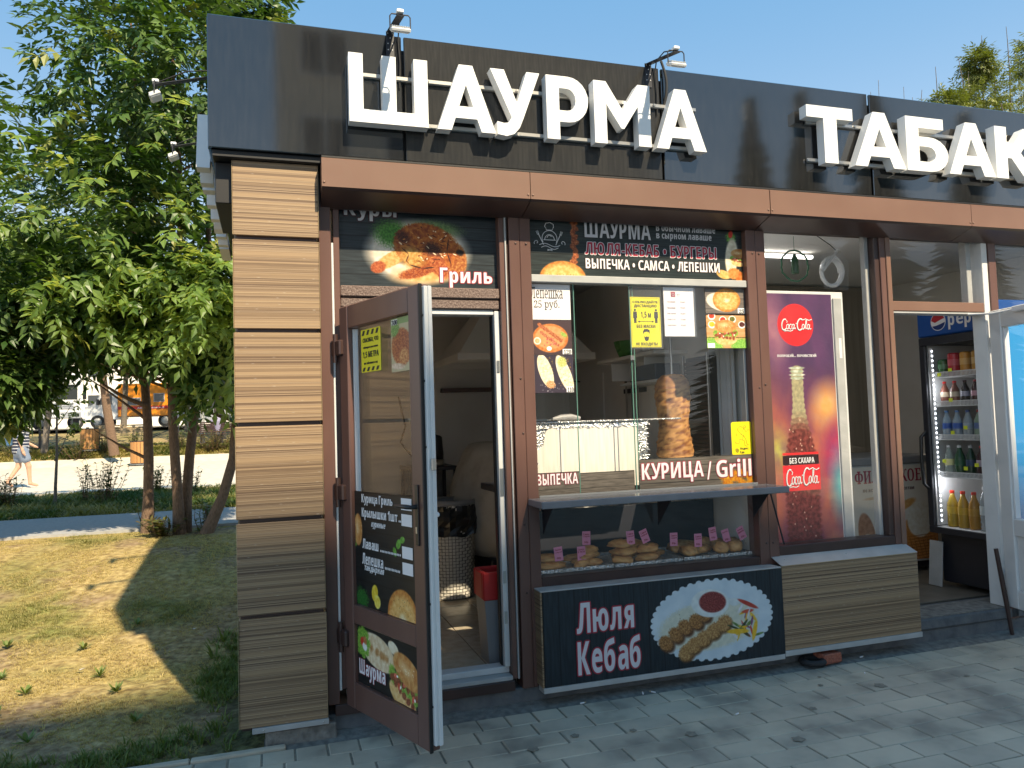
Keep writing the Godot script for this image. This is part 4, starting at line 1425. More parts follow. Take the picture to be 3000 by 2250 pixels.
func wall_prints() -> void:
	var dk := C("1a2024")
	var dk2 := C("343c40")
	# --- grilled chicken over the snack door
	var p := Paint.new(384, 180, dk)
	p.planks(dk, dk2, 6, false)
	p.blob(0.49, 0.53, 0.36, 0.215, 0.0, C("e8dccb"), C("cdbda6"), 0.4, 0.22)
	p.blob(0.33, 0.30, 0.15, 0.10, 0.2, C("2f5f1e"), C("5c9838"), 1.4, 0.5, 0.3)
	p.blob(0.62, 0.20, 0.2, 0.06, 0.1, C("4d6d3a"), C("7f9a5c"), 1.2, 0.7, 0.3)
	p.blob(0.55, 0.82, 0.28, 0.075, -0.1, C("cf9450"), C("ecc383"), 0.6, 0.6)
	p.blob(0.44, 0.62, 0.22, 0.035, -0.08, C("2e2a30"), C("463a3a"), 0.6, 0.7)
	chicken(p, 0.54, 0.46, 0.265)
	var t := pasted("window_poster", "dark banner with a grilled chicken and the word Гриль over the open door", 0.374, 2.394, 1.290, 2.833, -0.045, printed(p))
	text(t, "Куры", sans, 0.405, 2.768, 0.70, 2.885, -0.0445, M.ink_pale, "lettering", M.ink_shadow, 0.007)
	text(t, "Гриль", sans, 0.945, 2.400, 1.258, 2.515, -0.0435, M.ink_white, "lettering", M.ink_crimson, 0.005)
	# --- banner over the snack window
	p = Paint.new(512, 128, dk)
	p.planks(C("151b1c"), C("343d3c"), 5, false)
	for k in 9:
		p.blob(0.20 + 0.006 * sin(k * 2.2), 0.06 + k * 0.085, 0.020, 0.013, k * 0.8, C("6a2c14"), C("b56a3c"), 1.5, 0.2, 0.2, 0.3)
	bread_ring(p, 0.145, 1.04, 0.105, 0.75)
	p.blob(0.945, 0.18, 0.03, 0.03, 0.0, C("3f7a24"), C("7fae4a"), 2.0, 0.4, 0.4)
	p.blob(0.945, 0.55, 0.035, 0.10, 0.1, C("d2c2a2"), C("efe6cf"), 0.8, 0.2)
	p.blob(0.945, 0.12, 0.012, 0.02, 0.2, C("c8281c"), C("d84a34"), 1.0, 0.2)
	burger(p, 0.985, 0.55, 0.045, 0.0)
	p.blob(0.90, 0.88, 0.04, 0.022, 0.3, C("d09a4e"), C("ecc47c"), 1.0, 0.2)
	p.blob(0.955, 0.86, 0.035, 0.03, 0.0, C("c8702c"), C("e6a05a"), 1.0, 0.2, 0.2)
	p.blob(0.985, 0.92, 0.03, 0.03, 0.0, C("b95c22"), C("e09550"), 1.0, 0.2, 0.2)
	t = pasted("window_banner", "long dark menu banner with ШАУРМА lettering over the snack window", 1.486, 2.4825, 2.972, 2.833, -0.022, printed(p))
	chef_emblem(t, 1.622, 2.710, 0.078, -0.021, M.ink_white)
	text(t, "ШАУРМА", sans, 1.852, 2.728, 2.305, 2.838, -0.0205, M.ink_pale, "lettering", M.ink, 0.005)
	text(t, "в обычном лаваше", sans, 2.345, 2.790, 2.775, 2.840, -0.021, M.ink_pale)
	text(t, "в сырном лаваше", sans, 2.345, 2.728, 2.745, 2.775, -0.021, M.ink_pale)
	text(t, "ЛЮЛЯ-КЕБАБ • БУРГЕРЫ", sans, 1.852, 2.622, 2.775, 2.698, -0.0205, M.ink_red, "lettering", M.ink_white, 0.0035)
	text(t, "ВЫПЕЧКА • САМСА • ЛЕПЕШКИ", sans, 1.852, 2.535, 2.795, 2.597, -0.0205, M.ink_white, "lettering", M.ink_shadow, 0.003)
	# --- kebab panel under the snack window
	p = Paint.new(640, 214, dk)
	p.planks(C("151c22"), C("2a343b"), 17, true)
	var px := 0.685
	for k in 42:
		var a := TAU * k / 42.0
		p.blob(px + cos(a) * 0.253, 0.5 + sin(a) * 0.434, 0.014, 0.011, 0.0, C("bccad2"), C("cdd8dd"), 0.2, 0.12)
	p.blob(px, 0.5, 0.262, 0.150, 0.0, C("bccad2"), C("cdd8dd"), 0.2, 0.03)
	p.blob(px - 0.02, 0.56, 0.225, 0.098, -0.05, C("c3c4b2"), C("d3d1bd"), 0.7, 0.12, 0.1)
	p.specks(px - 0.2, 0.4, px + 0.05, 0.6, 14, C("8a8060"), 0.003)
	for s in [[-0.205, 0.70], [-0.162, 0.62], [-0.122, 0.55], [-0.075, 0.50], [-0.04, 0.43]]:
		p.blob(px + s[0] + 0.008, s[1] + 0.03, 0.038, 0.032, 0.6, C("4a2e1c"), C("5c3c26"), 1.0, 0.35)
		p.blob(px + s[0], s[1], 0.036, 0.030, 0.6, C("6e4423"), C("b98a52"), 1.8, 0.25, 0.2, 0.35)
	for s in [[-0.12, 0.83], [-0.085, 0.76], [-0.045, 0.70], [0.0, 0.63], [0.045, 0.56]]:
		p.blob(px + s[0] + 0.006, s[1] + 0.03, 0.04, 0.033, -0.5, C("5a3c22"), C("6c4b2c"), 1.0, 0.35)
		p.blob(px + s[0], s[1], 0.040, 0.033, -0.5, C("8a5f33"), C("c69d66"), 1.6, 0.25, 0.2, 0.3)
	p.blob(px - 0.01, 0.315, 0.086, 0.055, 0.12, C("c9cfcc"), C("dde1dd"), 0.5, 0.08)
	p.blob(px + 0.095, 0.33, 0.028, 0.017, 0.1, C("c2c9c8"), C("d5dbd9"), 0.5, 0.2)
	p.blob(px + 0.0, 0.305, 0.062, 0.042, 0.12, C("5f1f20"), C("9c4a45"), 2.2, 0.12, 0.0, 0.3)
	for k in 26:
		var cc: Array = [["b9402c", "cf6448"], ["d8a21a", "e6bc3c"], ["4c6a34", "7d9658"], ["c9c3c6", "e2dee0"], ["6d3f66", "9c6c92"], ["d8a21a", "e8c24a"], ["2a3320", "4c5a3a"]][k % 7]
		p.blob(px + 0.135 + rng.randf_range(-0.055, 0.062), 0.53 + rng.randf_range(-0.19, 0.22), rng.randf_range(0.018, 0.036), rng.randf_range(0.004, 0.008), rng.randf() * 3.1, C(cc[0]), C(cc[1]), 1.0, 0.3)
	p.blob(px + 0.155, 0.37, 0.055, 0.009, 0.45, C("a8332a"), C("bb4a3a"), 1.0, 0.25)
	p.blob(px + 0.105, 0.67, 0.055, 0.011, 0.08, C("d9a722"), C("e3b93e"), 1.0, 0.25)
	p.blob(px + 0.18, 0.68, 0.011, 0.045, 0.25, C("dba820"), C("e6be48"), 1.0, 0.25)
	t = pasted("kebab_panel", "dark panel under the snack window with a kebab platter and Люля Кебаб", 1.447, 0.106, 3.050, 0.636, 0.1215, printed(p, 0.3))
	text(t, "Люля", sans, 1.650, 0.384, 2.012, 0.556, 0.1235, M.ink_pale, "lettering", M.ink_crimson, 0.008)
	text(t, "Кебаб", sans, 1.650, 0.150, 2.045, 0.340, 0.1235, M.ink_pale, "lettering", M.ink_crimson, 0.008)
	# --- papers on the snack window
	t = pasted("price_sheet", "white sheet reading Лепешка 25 руб. at the top of the snack window", 1.490, 2.216, 1.744, 2.430, -0.026, M.paper)
	text(t, "Лепешка", serif, 1.490, 2.345, 1.696, 2.412, -0.0255, M.ink)
	text(t, "25 руб.", serif, 1.510, 2.275, 1.672, 2.335, -0.0255, M.ink)
	p = Paint.new(128, 108, C("4a3a3c"))
	p.blob(0.46, 0.52, 0.46, 0.36, 0.0, C("b5622c"), C("d38a50"), 0.8, 0.05)
	p.blob(0.46, 0.50, 0.40, 0.30, 0.0, C("cf8a55"), C("dda06c"), 0.8, 0.1)
	for k in 9:
		p.blob(0.20 + k * 0.065, 0.14 + k * 0.055, 0.07, 0.055, 0.7, C("8a3f22"), C("d28a60"), 2.0, 0.3, 0.2, 0.4)
		p.blob(0.24 + k * 0.05, 0.36 + k * 0.045, 0.055, 0.045, 0.7, C("93482a"), C("d89470"), 2.0, 0.3, 0.2, 0.4)
	p.blob(0.13, 0.6, 0.10, 0.10, 0, C("e9dccb"), C("f6ece0"), 1.0, 0.2)
	p.blob(0.13, 0.6, 0.065, 0.065, 0, C("c99a62"), C("dfb98a"), 1.0, 0.2)
	p.blob(0.42, 0.82, 0.07, 0.06, 0, C("f2e9e4"), C("ffffff"), 1.0, 0.2)
	p.blob(0.80, 0.42, 0.12, 0.06, 0.6, C("7f9a3c"), C("b2c46a"), 2.0, 0.4, 0.4)
	p.specks(0.3, 0.5, 0.6, 0.75, 16, C("c23a5a"), 0.02)
	p.rect(0.76, 0.84, 1.0, 1.0, C("f4f1ee"))
	t = pasted("food_photo", "photo print of skewers on a round board, under the Лепешка sheet", 1.490, 2.004, 1.745, 2.213, -0.026, printed(p))
	text(t, "120", italic, 1.690, 2.008, 1.738, 2.034, -0.0255, M.ink)
	p = Paint.new(128, 112, C("3c3440"))
	p.blob(0.30, 0.42, 0.42, 0.17, 1.25, C("d9c9a2"), C("f4ecd4"), 0.8, 0.06)
	p.blob(0.78, 0.50, 0.48, 0.16, 1.2, C("d9c9a2"), C("f4ecd4"), 0.8, 0.06)
	p.specks(0.2, 0.05, 0.5, 0.5, 36, C("a98a4a"), 0.012)
	p.specks(0.66, 0.1, 0.95, 0.9, 36, C("b0803a"), 0.014)
	p.blob(0.42, 0.78, 0.13, 0.10, 0.2, C("b5612c"), C("e8cfa8"), 2.5, 0.25, 0.3)
	p.blob(0.72, 0.18, 0.13, 0.14, 0.2, C("8fa83c"), C("f0d8a8"), 2.5, 0.25, 0.3)
	p.specks(0.05, 0.75, 0.9, 0.98, 18, C("d8d0d4"), 0.012)
	p.rect(0.82, 0.84, 1.0, 1.0, C("f4f1ee"))
	t = pasted("food_photo", "photo print of two lavash rolls on a dark cloth, lowest of the three sheets", 1.492, 1.775, 1.748, 2.001, -0.026, printed(p))
	text(t, "110", italic, 1.706, 1.780, 1.744, 1.806, -0.0255, M.ink)
	t = pasted("distance_notice", "yellow notice with two figures asking for 1,5 m distance", 2.142, 2.048, 2.348, 2.364, -0.018, M.paper_yellow)
	sheet(t, "plastic_pocket", 2.132, 2.036, 2.360, 2.434, -0.0150, M.clear_film, 0.0004)
	text(t, "СОБЛЮДАЙТЕ", sans, 2.158, 2.322, 2.332, 2.344, -0.0176, M.ink)
	text(t, "ДИСТАНЦИЮ", sans, 2.166, 2.295, 2.324, 2.317, -0.0176, M.ink)
	text(t, "1,5 м", sans, 2.212, 2.228, 2.282, 2.272, -0.0176, M.ink)
	text(t, "БЕЗ МАСКИ", sans, 2.180, 2.170, 2.310, 2.190, -0.0176, M.ink)
	text(t, "НЕ ВХОДИТЬ!", sans, 2.170, 2.056, 2.322, 2.078, -0.0176, M.ink)
	var g := Geo.new()
	for x in [2.172, 2.318]:
		g.poly([Vector2(x - 0.012, 2.272), Vector2(x - 0.014, 2.232), Vector2(x - 0.009, 2.232), Vector2(x - 0.008, 2.20), Vector2(x - 0.001, 2.20), Vector2(x, 2.225), Vector2(x + 0.001, 2.20), Vector2(x + 0.008, 2.20), Vector2(x + 0.009, 2.232), Vector2(x + 0.014, 2.232), Vector2(x + 0.012, 2.272)], -0.0178, -0.0168)
		g.lathe([Vector2(0, -0.0005), Vector2(0.007, -0.0004), Vector2(0.007, 0.0004), Vector2(0, 0.0005)], 10, V(x, 2.282, -0.0172), V(1, 14, 0.08))
	g.box(V(2.195, 2.208, -0.0178), V(2.295, 2.211, -0.017))
	g.poly([Vector2(2.188, 2.2095), Vector2(2.202, 2.203), Vector2(2.202, 2.216)], -0.0178, -0.0169)
	g.poly([Vector2(2.302, 2.2095), Vector2(2.288, 2.203), Vector2(2.288, 2.216)], -0.0178, -0.0169)
	# bearded head: hair cap and beard
	g.poly([Vector2(2.223, 2.128), Vector2(2.222, 2.148), Vector2(2.232, 2.162), Vector2(2.252, 2.163), Vector2(2.268, 2.156), Vector2(2.270, 2.128), Vector2(2.264, 2.142), Vector2(2.246, 2.146), Vector2(2.230, 2.142)], -0.0178, -0.0169)
	g.poly([Vector2(2.228, 2.120), Vector2(2.234, 2.092), Vector2(2.246, 2.086), Vector2(2.258, 2.092), Vector2(2.265, 2.120), Vector2(2.258, 2.112), Vector2(2.246, 2.116), Vector2(2.234, 2.112)], -0.0178, -0.0169)
	for e in [[2.148, 2.054, 2.342, 2.0553], [2.148, 2.357, 2.342, 2.3583], [2.148, 2.054, 2.1493, 2.358], [2.3407, 2.054, 2.342, 2.358]]:
		g.box(V(e[0], e[1], -0.0178), V(e[2], e[3], -0.0172))
	part(t, "pictogram", g, M.ink)
	t = pasted("drinks_price_list", "white price list with cup symbols in a plastic pocket", 2.376, 2.118, 2.590, 2.430, -0.018, M.paper)
	sheet(t, "plastic_pocket", 2.370, 2.112, 2.602, 2.434, -0.0150, M.clear_film, 0.0004)
	var rows := [["Чай чёрный", "20 руб."], ["Чай зелёный", "20 руб."], ["Кофе чёрный", "25 руб."], ["Кофе 3 в 1", "25 руб."], ["Капучино", "40 руб."]]
	for k in 5:
		text(t, rows[k][0], serif, 2.398, 2.330 - k * 0.037, 2.458, 2.342 - k * 0.037, -0.0176, M.ink_soft)
		text(t, rows[k][1], serif, 2.492, 2.330 - k * 0.037, 2.530, 2.342 - k * 0.037, -0.0176, M.ink_soft)
	g = Geo.new()
	g.box(V(2.428, 2.368, -0.0178), V(2.460, 2.402, -0.0172))
	part(t, "pictogram", g, M.ink_crimson)
	g = Geo.new()
	for x in [2.444, 2.484]:
		g.tube([V(x - 0.010, 2.388, -0.0165), V(x - 0.006, 2.376, -0.0165), V(x + 0.006, 2.376, -0.0165), V(x + 0.010, 2.388, -0.0165), V(x - 0.010, 2.388, -0.0165)], [0.0012], 4)
	part(t, "pictogram", g, M.ink_pale)
	p = Paint.new(128, 76, C("6a625c"))
	p.planks(C("5a5450"), C("8a8078"), 5, false)
	p.blob(0.4, 0.55, 0.40, 0.22, 0.2, C("d8cdb8"), C("efe6d4"), 0.5, 0.1)
	bread_ring(p, 0.54, 0.47, 0.36, 0.8)
	p.rect(0.82, 0.78, 1.0, 1.0, C("f6f4f0"))
	t = pasted("food_photo", "photo print of a round seeded flatbread priced 25", 2.676, 2.268, 2.971, 2.433, -0.018, printed(p))
	text(t, "25", italic, 2.925, 2.272, 2.962, 2.296, -0.0176, M.ink)
	p = Paint.new(128, 94, C("c98f5a"))
	p.planks(C("c08450"), C("dba878"), 3, false)
	p.blob(0.15, 0.88, 0.3, 0.16, 0.2, C("5f9a34"), C("a6d06a"), 2.0, 0.3, 0.4)
	p.blob(0.85, 0.90, 0.3, 0.16, -0.2, C("5f9a34"), C("a6d06a"), 2.0, 0.3, 0.4)
	for s in [[0.42, 0.16, "c02a1c"], [0.66, 0.14, "5c5a1c"], [0.90, 0.30, "4a1a14"], [0.14, 0.3, "e0b024"], [0.14, 0.05, "b8341c"]]:
		p.blob(s[0], s[1], 0.10, 0.085, 0, C("efe8dc"), C("ffffff"), 1.0, 0.1)
		p.blob(s[0], s[1] - 0.01, 0.075, 0.06, 0, C(s[2]), C(s[2]).lightened(0.2), 1.5, 0.15)
	burger(p, 0.48, 0.52, 0.30, 0.0)
	p.rect(0.02, 0.86, 0.20, 1.0, C("f6f4f0"))
	t = pasted("food_photo", "photo print of a burger with sauce bowls, under the flatbread photo", 2.676, 2.042, 2.971, 2.260, -0.018, printed(p))
	# --- delivery sticker
	t = thing("delivery_sticker", "yellow rounded sticker with a running courier and Яндекс Еда", "sticker")
	g = Geo.new()
	var rc := []
	for q in [[1, 1, 0.0], [-1, 1, PI / 2], [-1, -1, PI], [1, -1, PI * 1.5]]:
		for k in 5:
			var a: float = q[2] + PI / 2 * k / 4.0
			rc.append(Vector2(2.900 + q[0] * 0.060 + cos(a) * 0.016, 1.455 + q[1] * 0.092 + sin(a) * 0.016))
	g.poly(rc, -0.0195, -0.0180)
	part(t, "sticker_film", g, M.film_yellow)
	g = Geo.new()
	for l in [[[2.868, 1.515], [2.893, 1.535], [2.918, 1.520], [2.897, 1.480], [2.868, 1.515]], [[2.897, 1.480], [2.912, 1.475], [2.905, 1.445], [2.885, 1.450], [2.880, 1.425], [2.850, 1.428], [2.848, 1.440]], [[2.912, 1.475], [2.930, 1.450], [2.938, 1.415], [2.950, 1.412]], [[2.905, 1.445], [2.918, 1.440], [2.922, 1.408], [2.940, 1.403]], [[2.918, 1.520], [2.935, 1.495], [2.950, 1.512], [2.958, 1.506]], [[2.868, 1.490], [2.858, 1.478], [2.866, 1.470]]]:
		var pts := []
		for q in l:
			pts.append(V(q[0], q[1], -0.0178))
		g.tube(pts, [0.0013], 4)
	var rr := []
	for k in 11:
		rr.append(V(2.926 + cos(k * TAU / 10) * 0.008, 1.530 + sin(k * TAU / 10) * 0.008, -0.0178))
	g.tube(rr, [0.0013], 4)
	var sp := []
	for k in 26:
		sp.append(V(2.862 + cos(k * 0.62) * 0.0145 * k / 25.0, 1.377 + sin(k * 0.62) * 0.0145 * k / 25.0, -0.0178))
	g.tube(sp, [0.0017], 4)
	part(t, "pictogram", g, M.ink)
	text(t, "Яндекс", sans, 2.884, 1.380, 2.946, 1.398, -0.0178, M.ink)
	text(t, "Еда", sans, 2.884, 1.357, 2.914, 1.374, -0.0178, M.ink)
	# --- strips along the foot of the snack window
	p = Paint.new(320, 80, dk)
	p.planks(C("4a443c"), C("7c746a"), 4, false)
	for k in 16:
		p.blob(0.74 + k * 0.016, rng.randf_range(0.55, 1.0), 0.03, 0.055, PI / 2 + rng.randf_range(-0.4, 0.4), C("c06010"), C("e8b030"), 1.0, 0.6, 0.4)
	t = pasted("window_banner", "wood patterned strip reading КУРИЦА / Grill at the foot of the window", 2.158, 1.154, 2.972, 1.352, -0.016, printed(p))
	text(t, "КУРИЦА", sans, 2.172, 1.198, 2.606, 1.325, -0.0150, M.ink_white, "lettering", M.ink_crimson, 0.005)
	text(t, "/", sans, 2.630, 1.205, 2.664, 1.318, -0.0150, M.ink_white, "lettering", M.ink_crimson, 0.003)
	text(t, "Grill", sans, 2.700, 1.214, 2.958, 1.326, -0.0150, M.ink_white, "lettering", M.ink_crimson, 0.005)
	p = Paint.new(256, 64, dk)
	p.planks(C("4a443c"), C("7c746a"), 3, false)
	t = pasted("window_banner", "wood patterned strip reading ВЫПЕЧКА in the window corner", 1.488, 1.153, 1.762, 1.300, -0.026, printed(p))
	text(t, "ВЫПЕЧКА", sans, 1.490, 1.228, 1.752, 1.292, -0.0252, M.ink_white, "lettering", M.ink_crimson, 0.003)
	p = Paint.new(256, 64, dk)
	p.planks(C("4c463f"), C("80776c"), 3, false)
	pasted("window_banner", "plain wood patterned strip between the ВЫПЕЧКА and КУРИЦА strips", 1.770, 1.153, 2.132, 1.288, -0.034, printed(p))
	door_prints()


func door_prints() -> void:
	# everything on the open brown door, in the door's own axes
	var at := V(0.372, 0, 0.045)
	var turn := -atan2(0.933, 0.36)
	var z := 0.0075
	var dk := C("15181a")
	var p := Paint.new(220, 216, dk)
	p.planks(C("101214"), C("232728"), 9, false)
	burger(p, -0.01, 0.34, 0.15, PI / 2)
	p.blob(0.72, 0.40, 0.035, 0.05, 0.6, C("4a8a2a"), C("7cb84c"), 1.0, 0.2)
	p.blob(0.66, 0.47, 0.03, 0.045, -0.4, C("3f7a24"), C("6aa83c"), 1.0, 0.2)
	p.blob(0.78, 0.36, 0.03, 0.04, 1.2, C("4a8a2a"), C("8cc45c"), 1.0, 0.2)
	p.blob(0.10, 0.94, 0.13, 0.10, 0.2, C("17501c"), C("3a7a34"), 2.5, 0.3, 0.6)
	p.blob(0.32, 0.86, 0.055, 0.075, 0.2, C("d8b41c"), C("f0dc5a"), 1.0, 0.12)
	p.blob(0.36, 0.93, 0.055, 0.06, 0.0, C("e0c030"), C("f4e884"), 1.0, 0.12)
	bread_ring(p, 0.76, 1.0, 0.24, 1.0)
	var t := thing("menu_film", "black menu film with prices on the open door's glass", "poster", at)
	t.rotation.y = turn
	sheet(t, "sheet", 0.126, 0.692, 0.741, 1.274, z, printed(p), 0.001)
	var zz := z + 0.0006
	for l in [["Курица Гриль .....", 0.205, 1.205, 0.60, 1.262], ["Крылышки 1шт ..", 0.205, 1.130, 0.60, 1.192], ["Лаваш ..............", 0.205, 0.985, 0.59, 1.035], ["Лепешка ...........", 0.20, 0.905, 0.58, 0.962]]:
		text(t, l[0], sans, l[1], l[2], l[3], l[4], zz, M.ink_white)
	text(t, "куриные", sans, 0.30, 1.092, 0.44, 1.125, zz, M.ink_white, "lettering", null, 0, 0.0012, 0.3)
	text(t, "тандырная", sans, 0.215, 0.865, 0.415, 0.900, zz, M.ink_white, "lettering", null, 0, 0.0012, 0.3)
	for y in [1.207, 1.132, 0.980, 0.905]:
		bx(t, "price_box", V(0.605, y, zz), V(0.700, y + 0.056, zz + 0.0015), M.ink_white, 0.001)
	p = Paint.new(220, 106, dk)
	p.planks(C("101214"), C("232728"), 4, false)
	wrap_roll(p, 0.34, 0.36, 0.30, 0.14, 0.15)
	p.blob(0.60, 0.18, 0.09, 0.05, 0.3, C("e6d4ae"), C("f4ead2"), 0.8, 0.15)
	burger(p, 0.77, 0.66, 0.235, 0.35)
	t = thing("menu_film", "black film with a wrap, a burger and Шаурма on the open door's lower panel", "poster", at)
	t.rotation.y = turn
	sheet(t, "sheet", 0.126, 0.294, 0.741, 0.590, z, printed(p), 0.006)
	text(t, "Шаурма", sans, 0.145, 0.318, 0.415, 0.418, z + 0.0008, M.ink_white, "lettering", M.ink_crimson, 0.003)
	# papers inside the glass
	p = Paint.new(96, 160, C("b8ad88"))
	p.blob(0.5, 0.55, 0.62, 0.5, 1.4, C("8a3d1c"), C("cf8a50"), 1.2, 0.1, 0.1, 0.3)
	p.rect(0.0, 0.0, 1.0, 0.12, C("7f9a5c"))
	p.blob(0.2, 0.2, 0.25, 0.3, 0.2, C("4a7a30"), C("8fb060"), 1.6, 0.4, 0.4)
	p.blob(0.55, 0.52, 0.45, 0.50, 0.3, C("7a2f12"), C("c0713a"), 1.2, 0.15, 0.1, 0.4)
	p.blob(0.6, 0.72, 0.25, 0.3, 0.6, C("a85c2c"), C("dba868"), 1.2, 0.4, 0.1, 0.3)
	p.blob(0.3, 0.9, 0.4, 0.12, 0.1, C("c8a88a"), C("e8d6c0"), 0.7, 0.4)
	p.rect(0.04, 0.02, 0.34, 0.13, C("f0efe8"))
	t = thing("food_photo", "photo print of a roast chicken priced 300 behind the open door's glass", "poster", at)
	t.rotation.y = turn
	sheet(t, "sheet", 0.545, 1.865, 0.740, 2.124, z, printed(p), 0.001)
	text(t, "300", italic, 0.556, 2.092, 0.608, 2.116, z + 0.0005, M.ink)
	t = thing("distance_notice", "yellow notice reading 1,5 МЕТРА behind the open door's glass", "poster", at)
	t.rotation.y = turn
	sheet(t, "sheet", 0.235, 1.885, 0.440, 2.105, z, M.paper_yellow, 0.001)
	text(t, "СПАСИБО, ЧТО", sans, 0.255, 2.035, 0.420, 2.060, z + 0.0005, M.ink)
	text(t, "соблюдаете расстояние", sans, 0.260, 2.003, 0.415, 2.018, z + 0.0005, M.ink)
	text(t, "1,5 МЕТРА", sans, 0.255, 1.955, 0.420, 1.990, z + 0.0005, M.ink)
	text(t, "мы заботимся о вас", sans, 0.265, 1.925, 0.410, 1.938, z + 0.0005, M.ink)
	var g := Geo.new()
	for k in 4:
		var x := 0.245 + k * 0.048
		g.poly([Vector2(x, 2.075), Vector2(x + 0.022, 2.075), Vector2(x + 0.036, 2.100), Vector2(x + 0.014, 2.100)], z, z + 0.0008)
		g.poly([Vector2(x, 1.890), Vector2(x + 0.022, 1.890), Vector2(x + 0.036, 1.910), Vector2(x + 0.014, 1.910)], z, z + 0.0008)
	part(t, "warning_stripes", g, M.ink)


# a baked lump: kind 0 oval pie, 1 three-cornered, 2 square folded, 3 bun
func lump(rx: float, ry: float, rz: float, kind: int, sd: int, meaty := false) -> Geo:
	var g := Geo.new()
	g.tinted = true
	var nl := 9
	var nm := 18
	var grid := []
	for i in nl + 1:
		var la := -PI / 2 + PI * i / nl
		var row := []
		for j in nm + 1:
			var th := TAU * (j % nm) / nm
			var r := 1.0
			if kind == 1:
				r = 0.62 / maxf(cos(fmod(th + TAU, TAU / 3) - PI / 3), 0.3)
			elif kind == 2:
				r = 0.8 / maxf(cos(fmod(th + TAU, PI / 2) - PI / 4), 0.3)
			r = minf(r, 1.15)
			var cl := pow(maxf(cos(la), 0.0), 0.55)
			var sl := sin(la)
			var p := V(cos(th) * r * cl, sl if sl > 0 else sl * 0.55, sin(th) * r * cl)
			var nn := fn.get_noise_3d(p.x * 1.6 + sd * 7.3, p.y * 1.6, p.z * 1.6)
			p *= 1.0 + 0.20 * nn + 0.09 * fn.get_noise_3d(p.x * 4.5, p.y * 4.5 + sd, p.z * 4.5)
			if kind == 2 and sl > 0.2:
				p.y -= 0.14 * maxf(0.0, 1.0 - 6.0 * minf(absf(p.x - p.z), absf(p.x + p.z)))
			if kind == 3 and sl > 0.2:
				p.y += 0.09 * sin(atan2(p.z, p.x) * 5.0 + sl * 9.0)
			row.append([V(p.x * rx, p.y * ry, p.z * rz), nn])
		grid.append(row)
	for i in nl:
		for j in nm:
			var q := [grid[i][j], grid[i][j + 1], grid[i + 1][j + 1], grid[i + 1][j]]
			for tr in [[0, 2, 1], [0, 3, 2]]:
				for k in [tr[0], tr[2], tr[1]]:
					var pp: Vector3 = q[k][0]
					var f: float = clampf(0.5 + q[k][1] * 1.1 + 0.35 * fn.get_noise_3d(pp.x * 60.0, pp.y * 60.0, pp.z * 60.0), 0, 1)
					g.col = Color(0.74, 0.44, 0.17).lerp(Color(0.40, 0.16, 0.045), f) if not meaty else Color(0.62, 0.30, 0.10).lerp(Color(0.22, 0.075, 0.025), f)
					g.put(pp, V(pp.x / (rx * rx), pp.y / (ry * ry), pp.z / (rz * rz)).normalized(), Vector2())
	return g


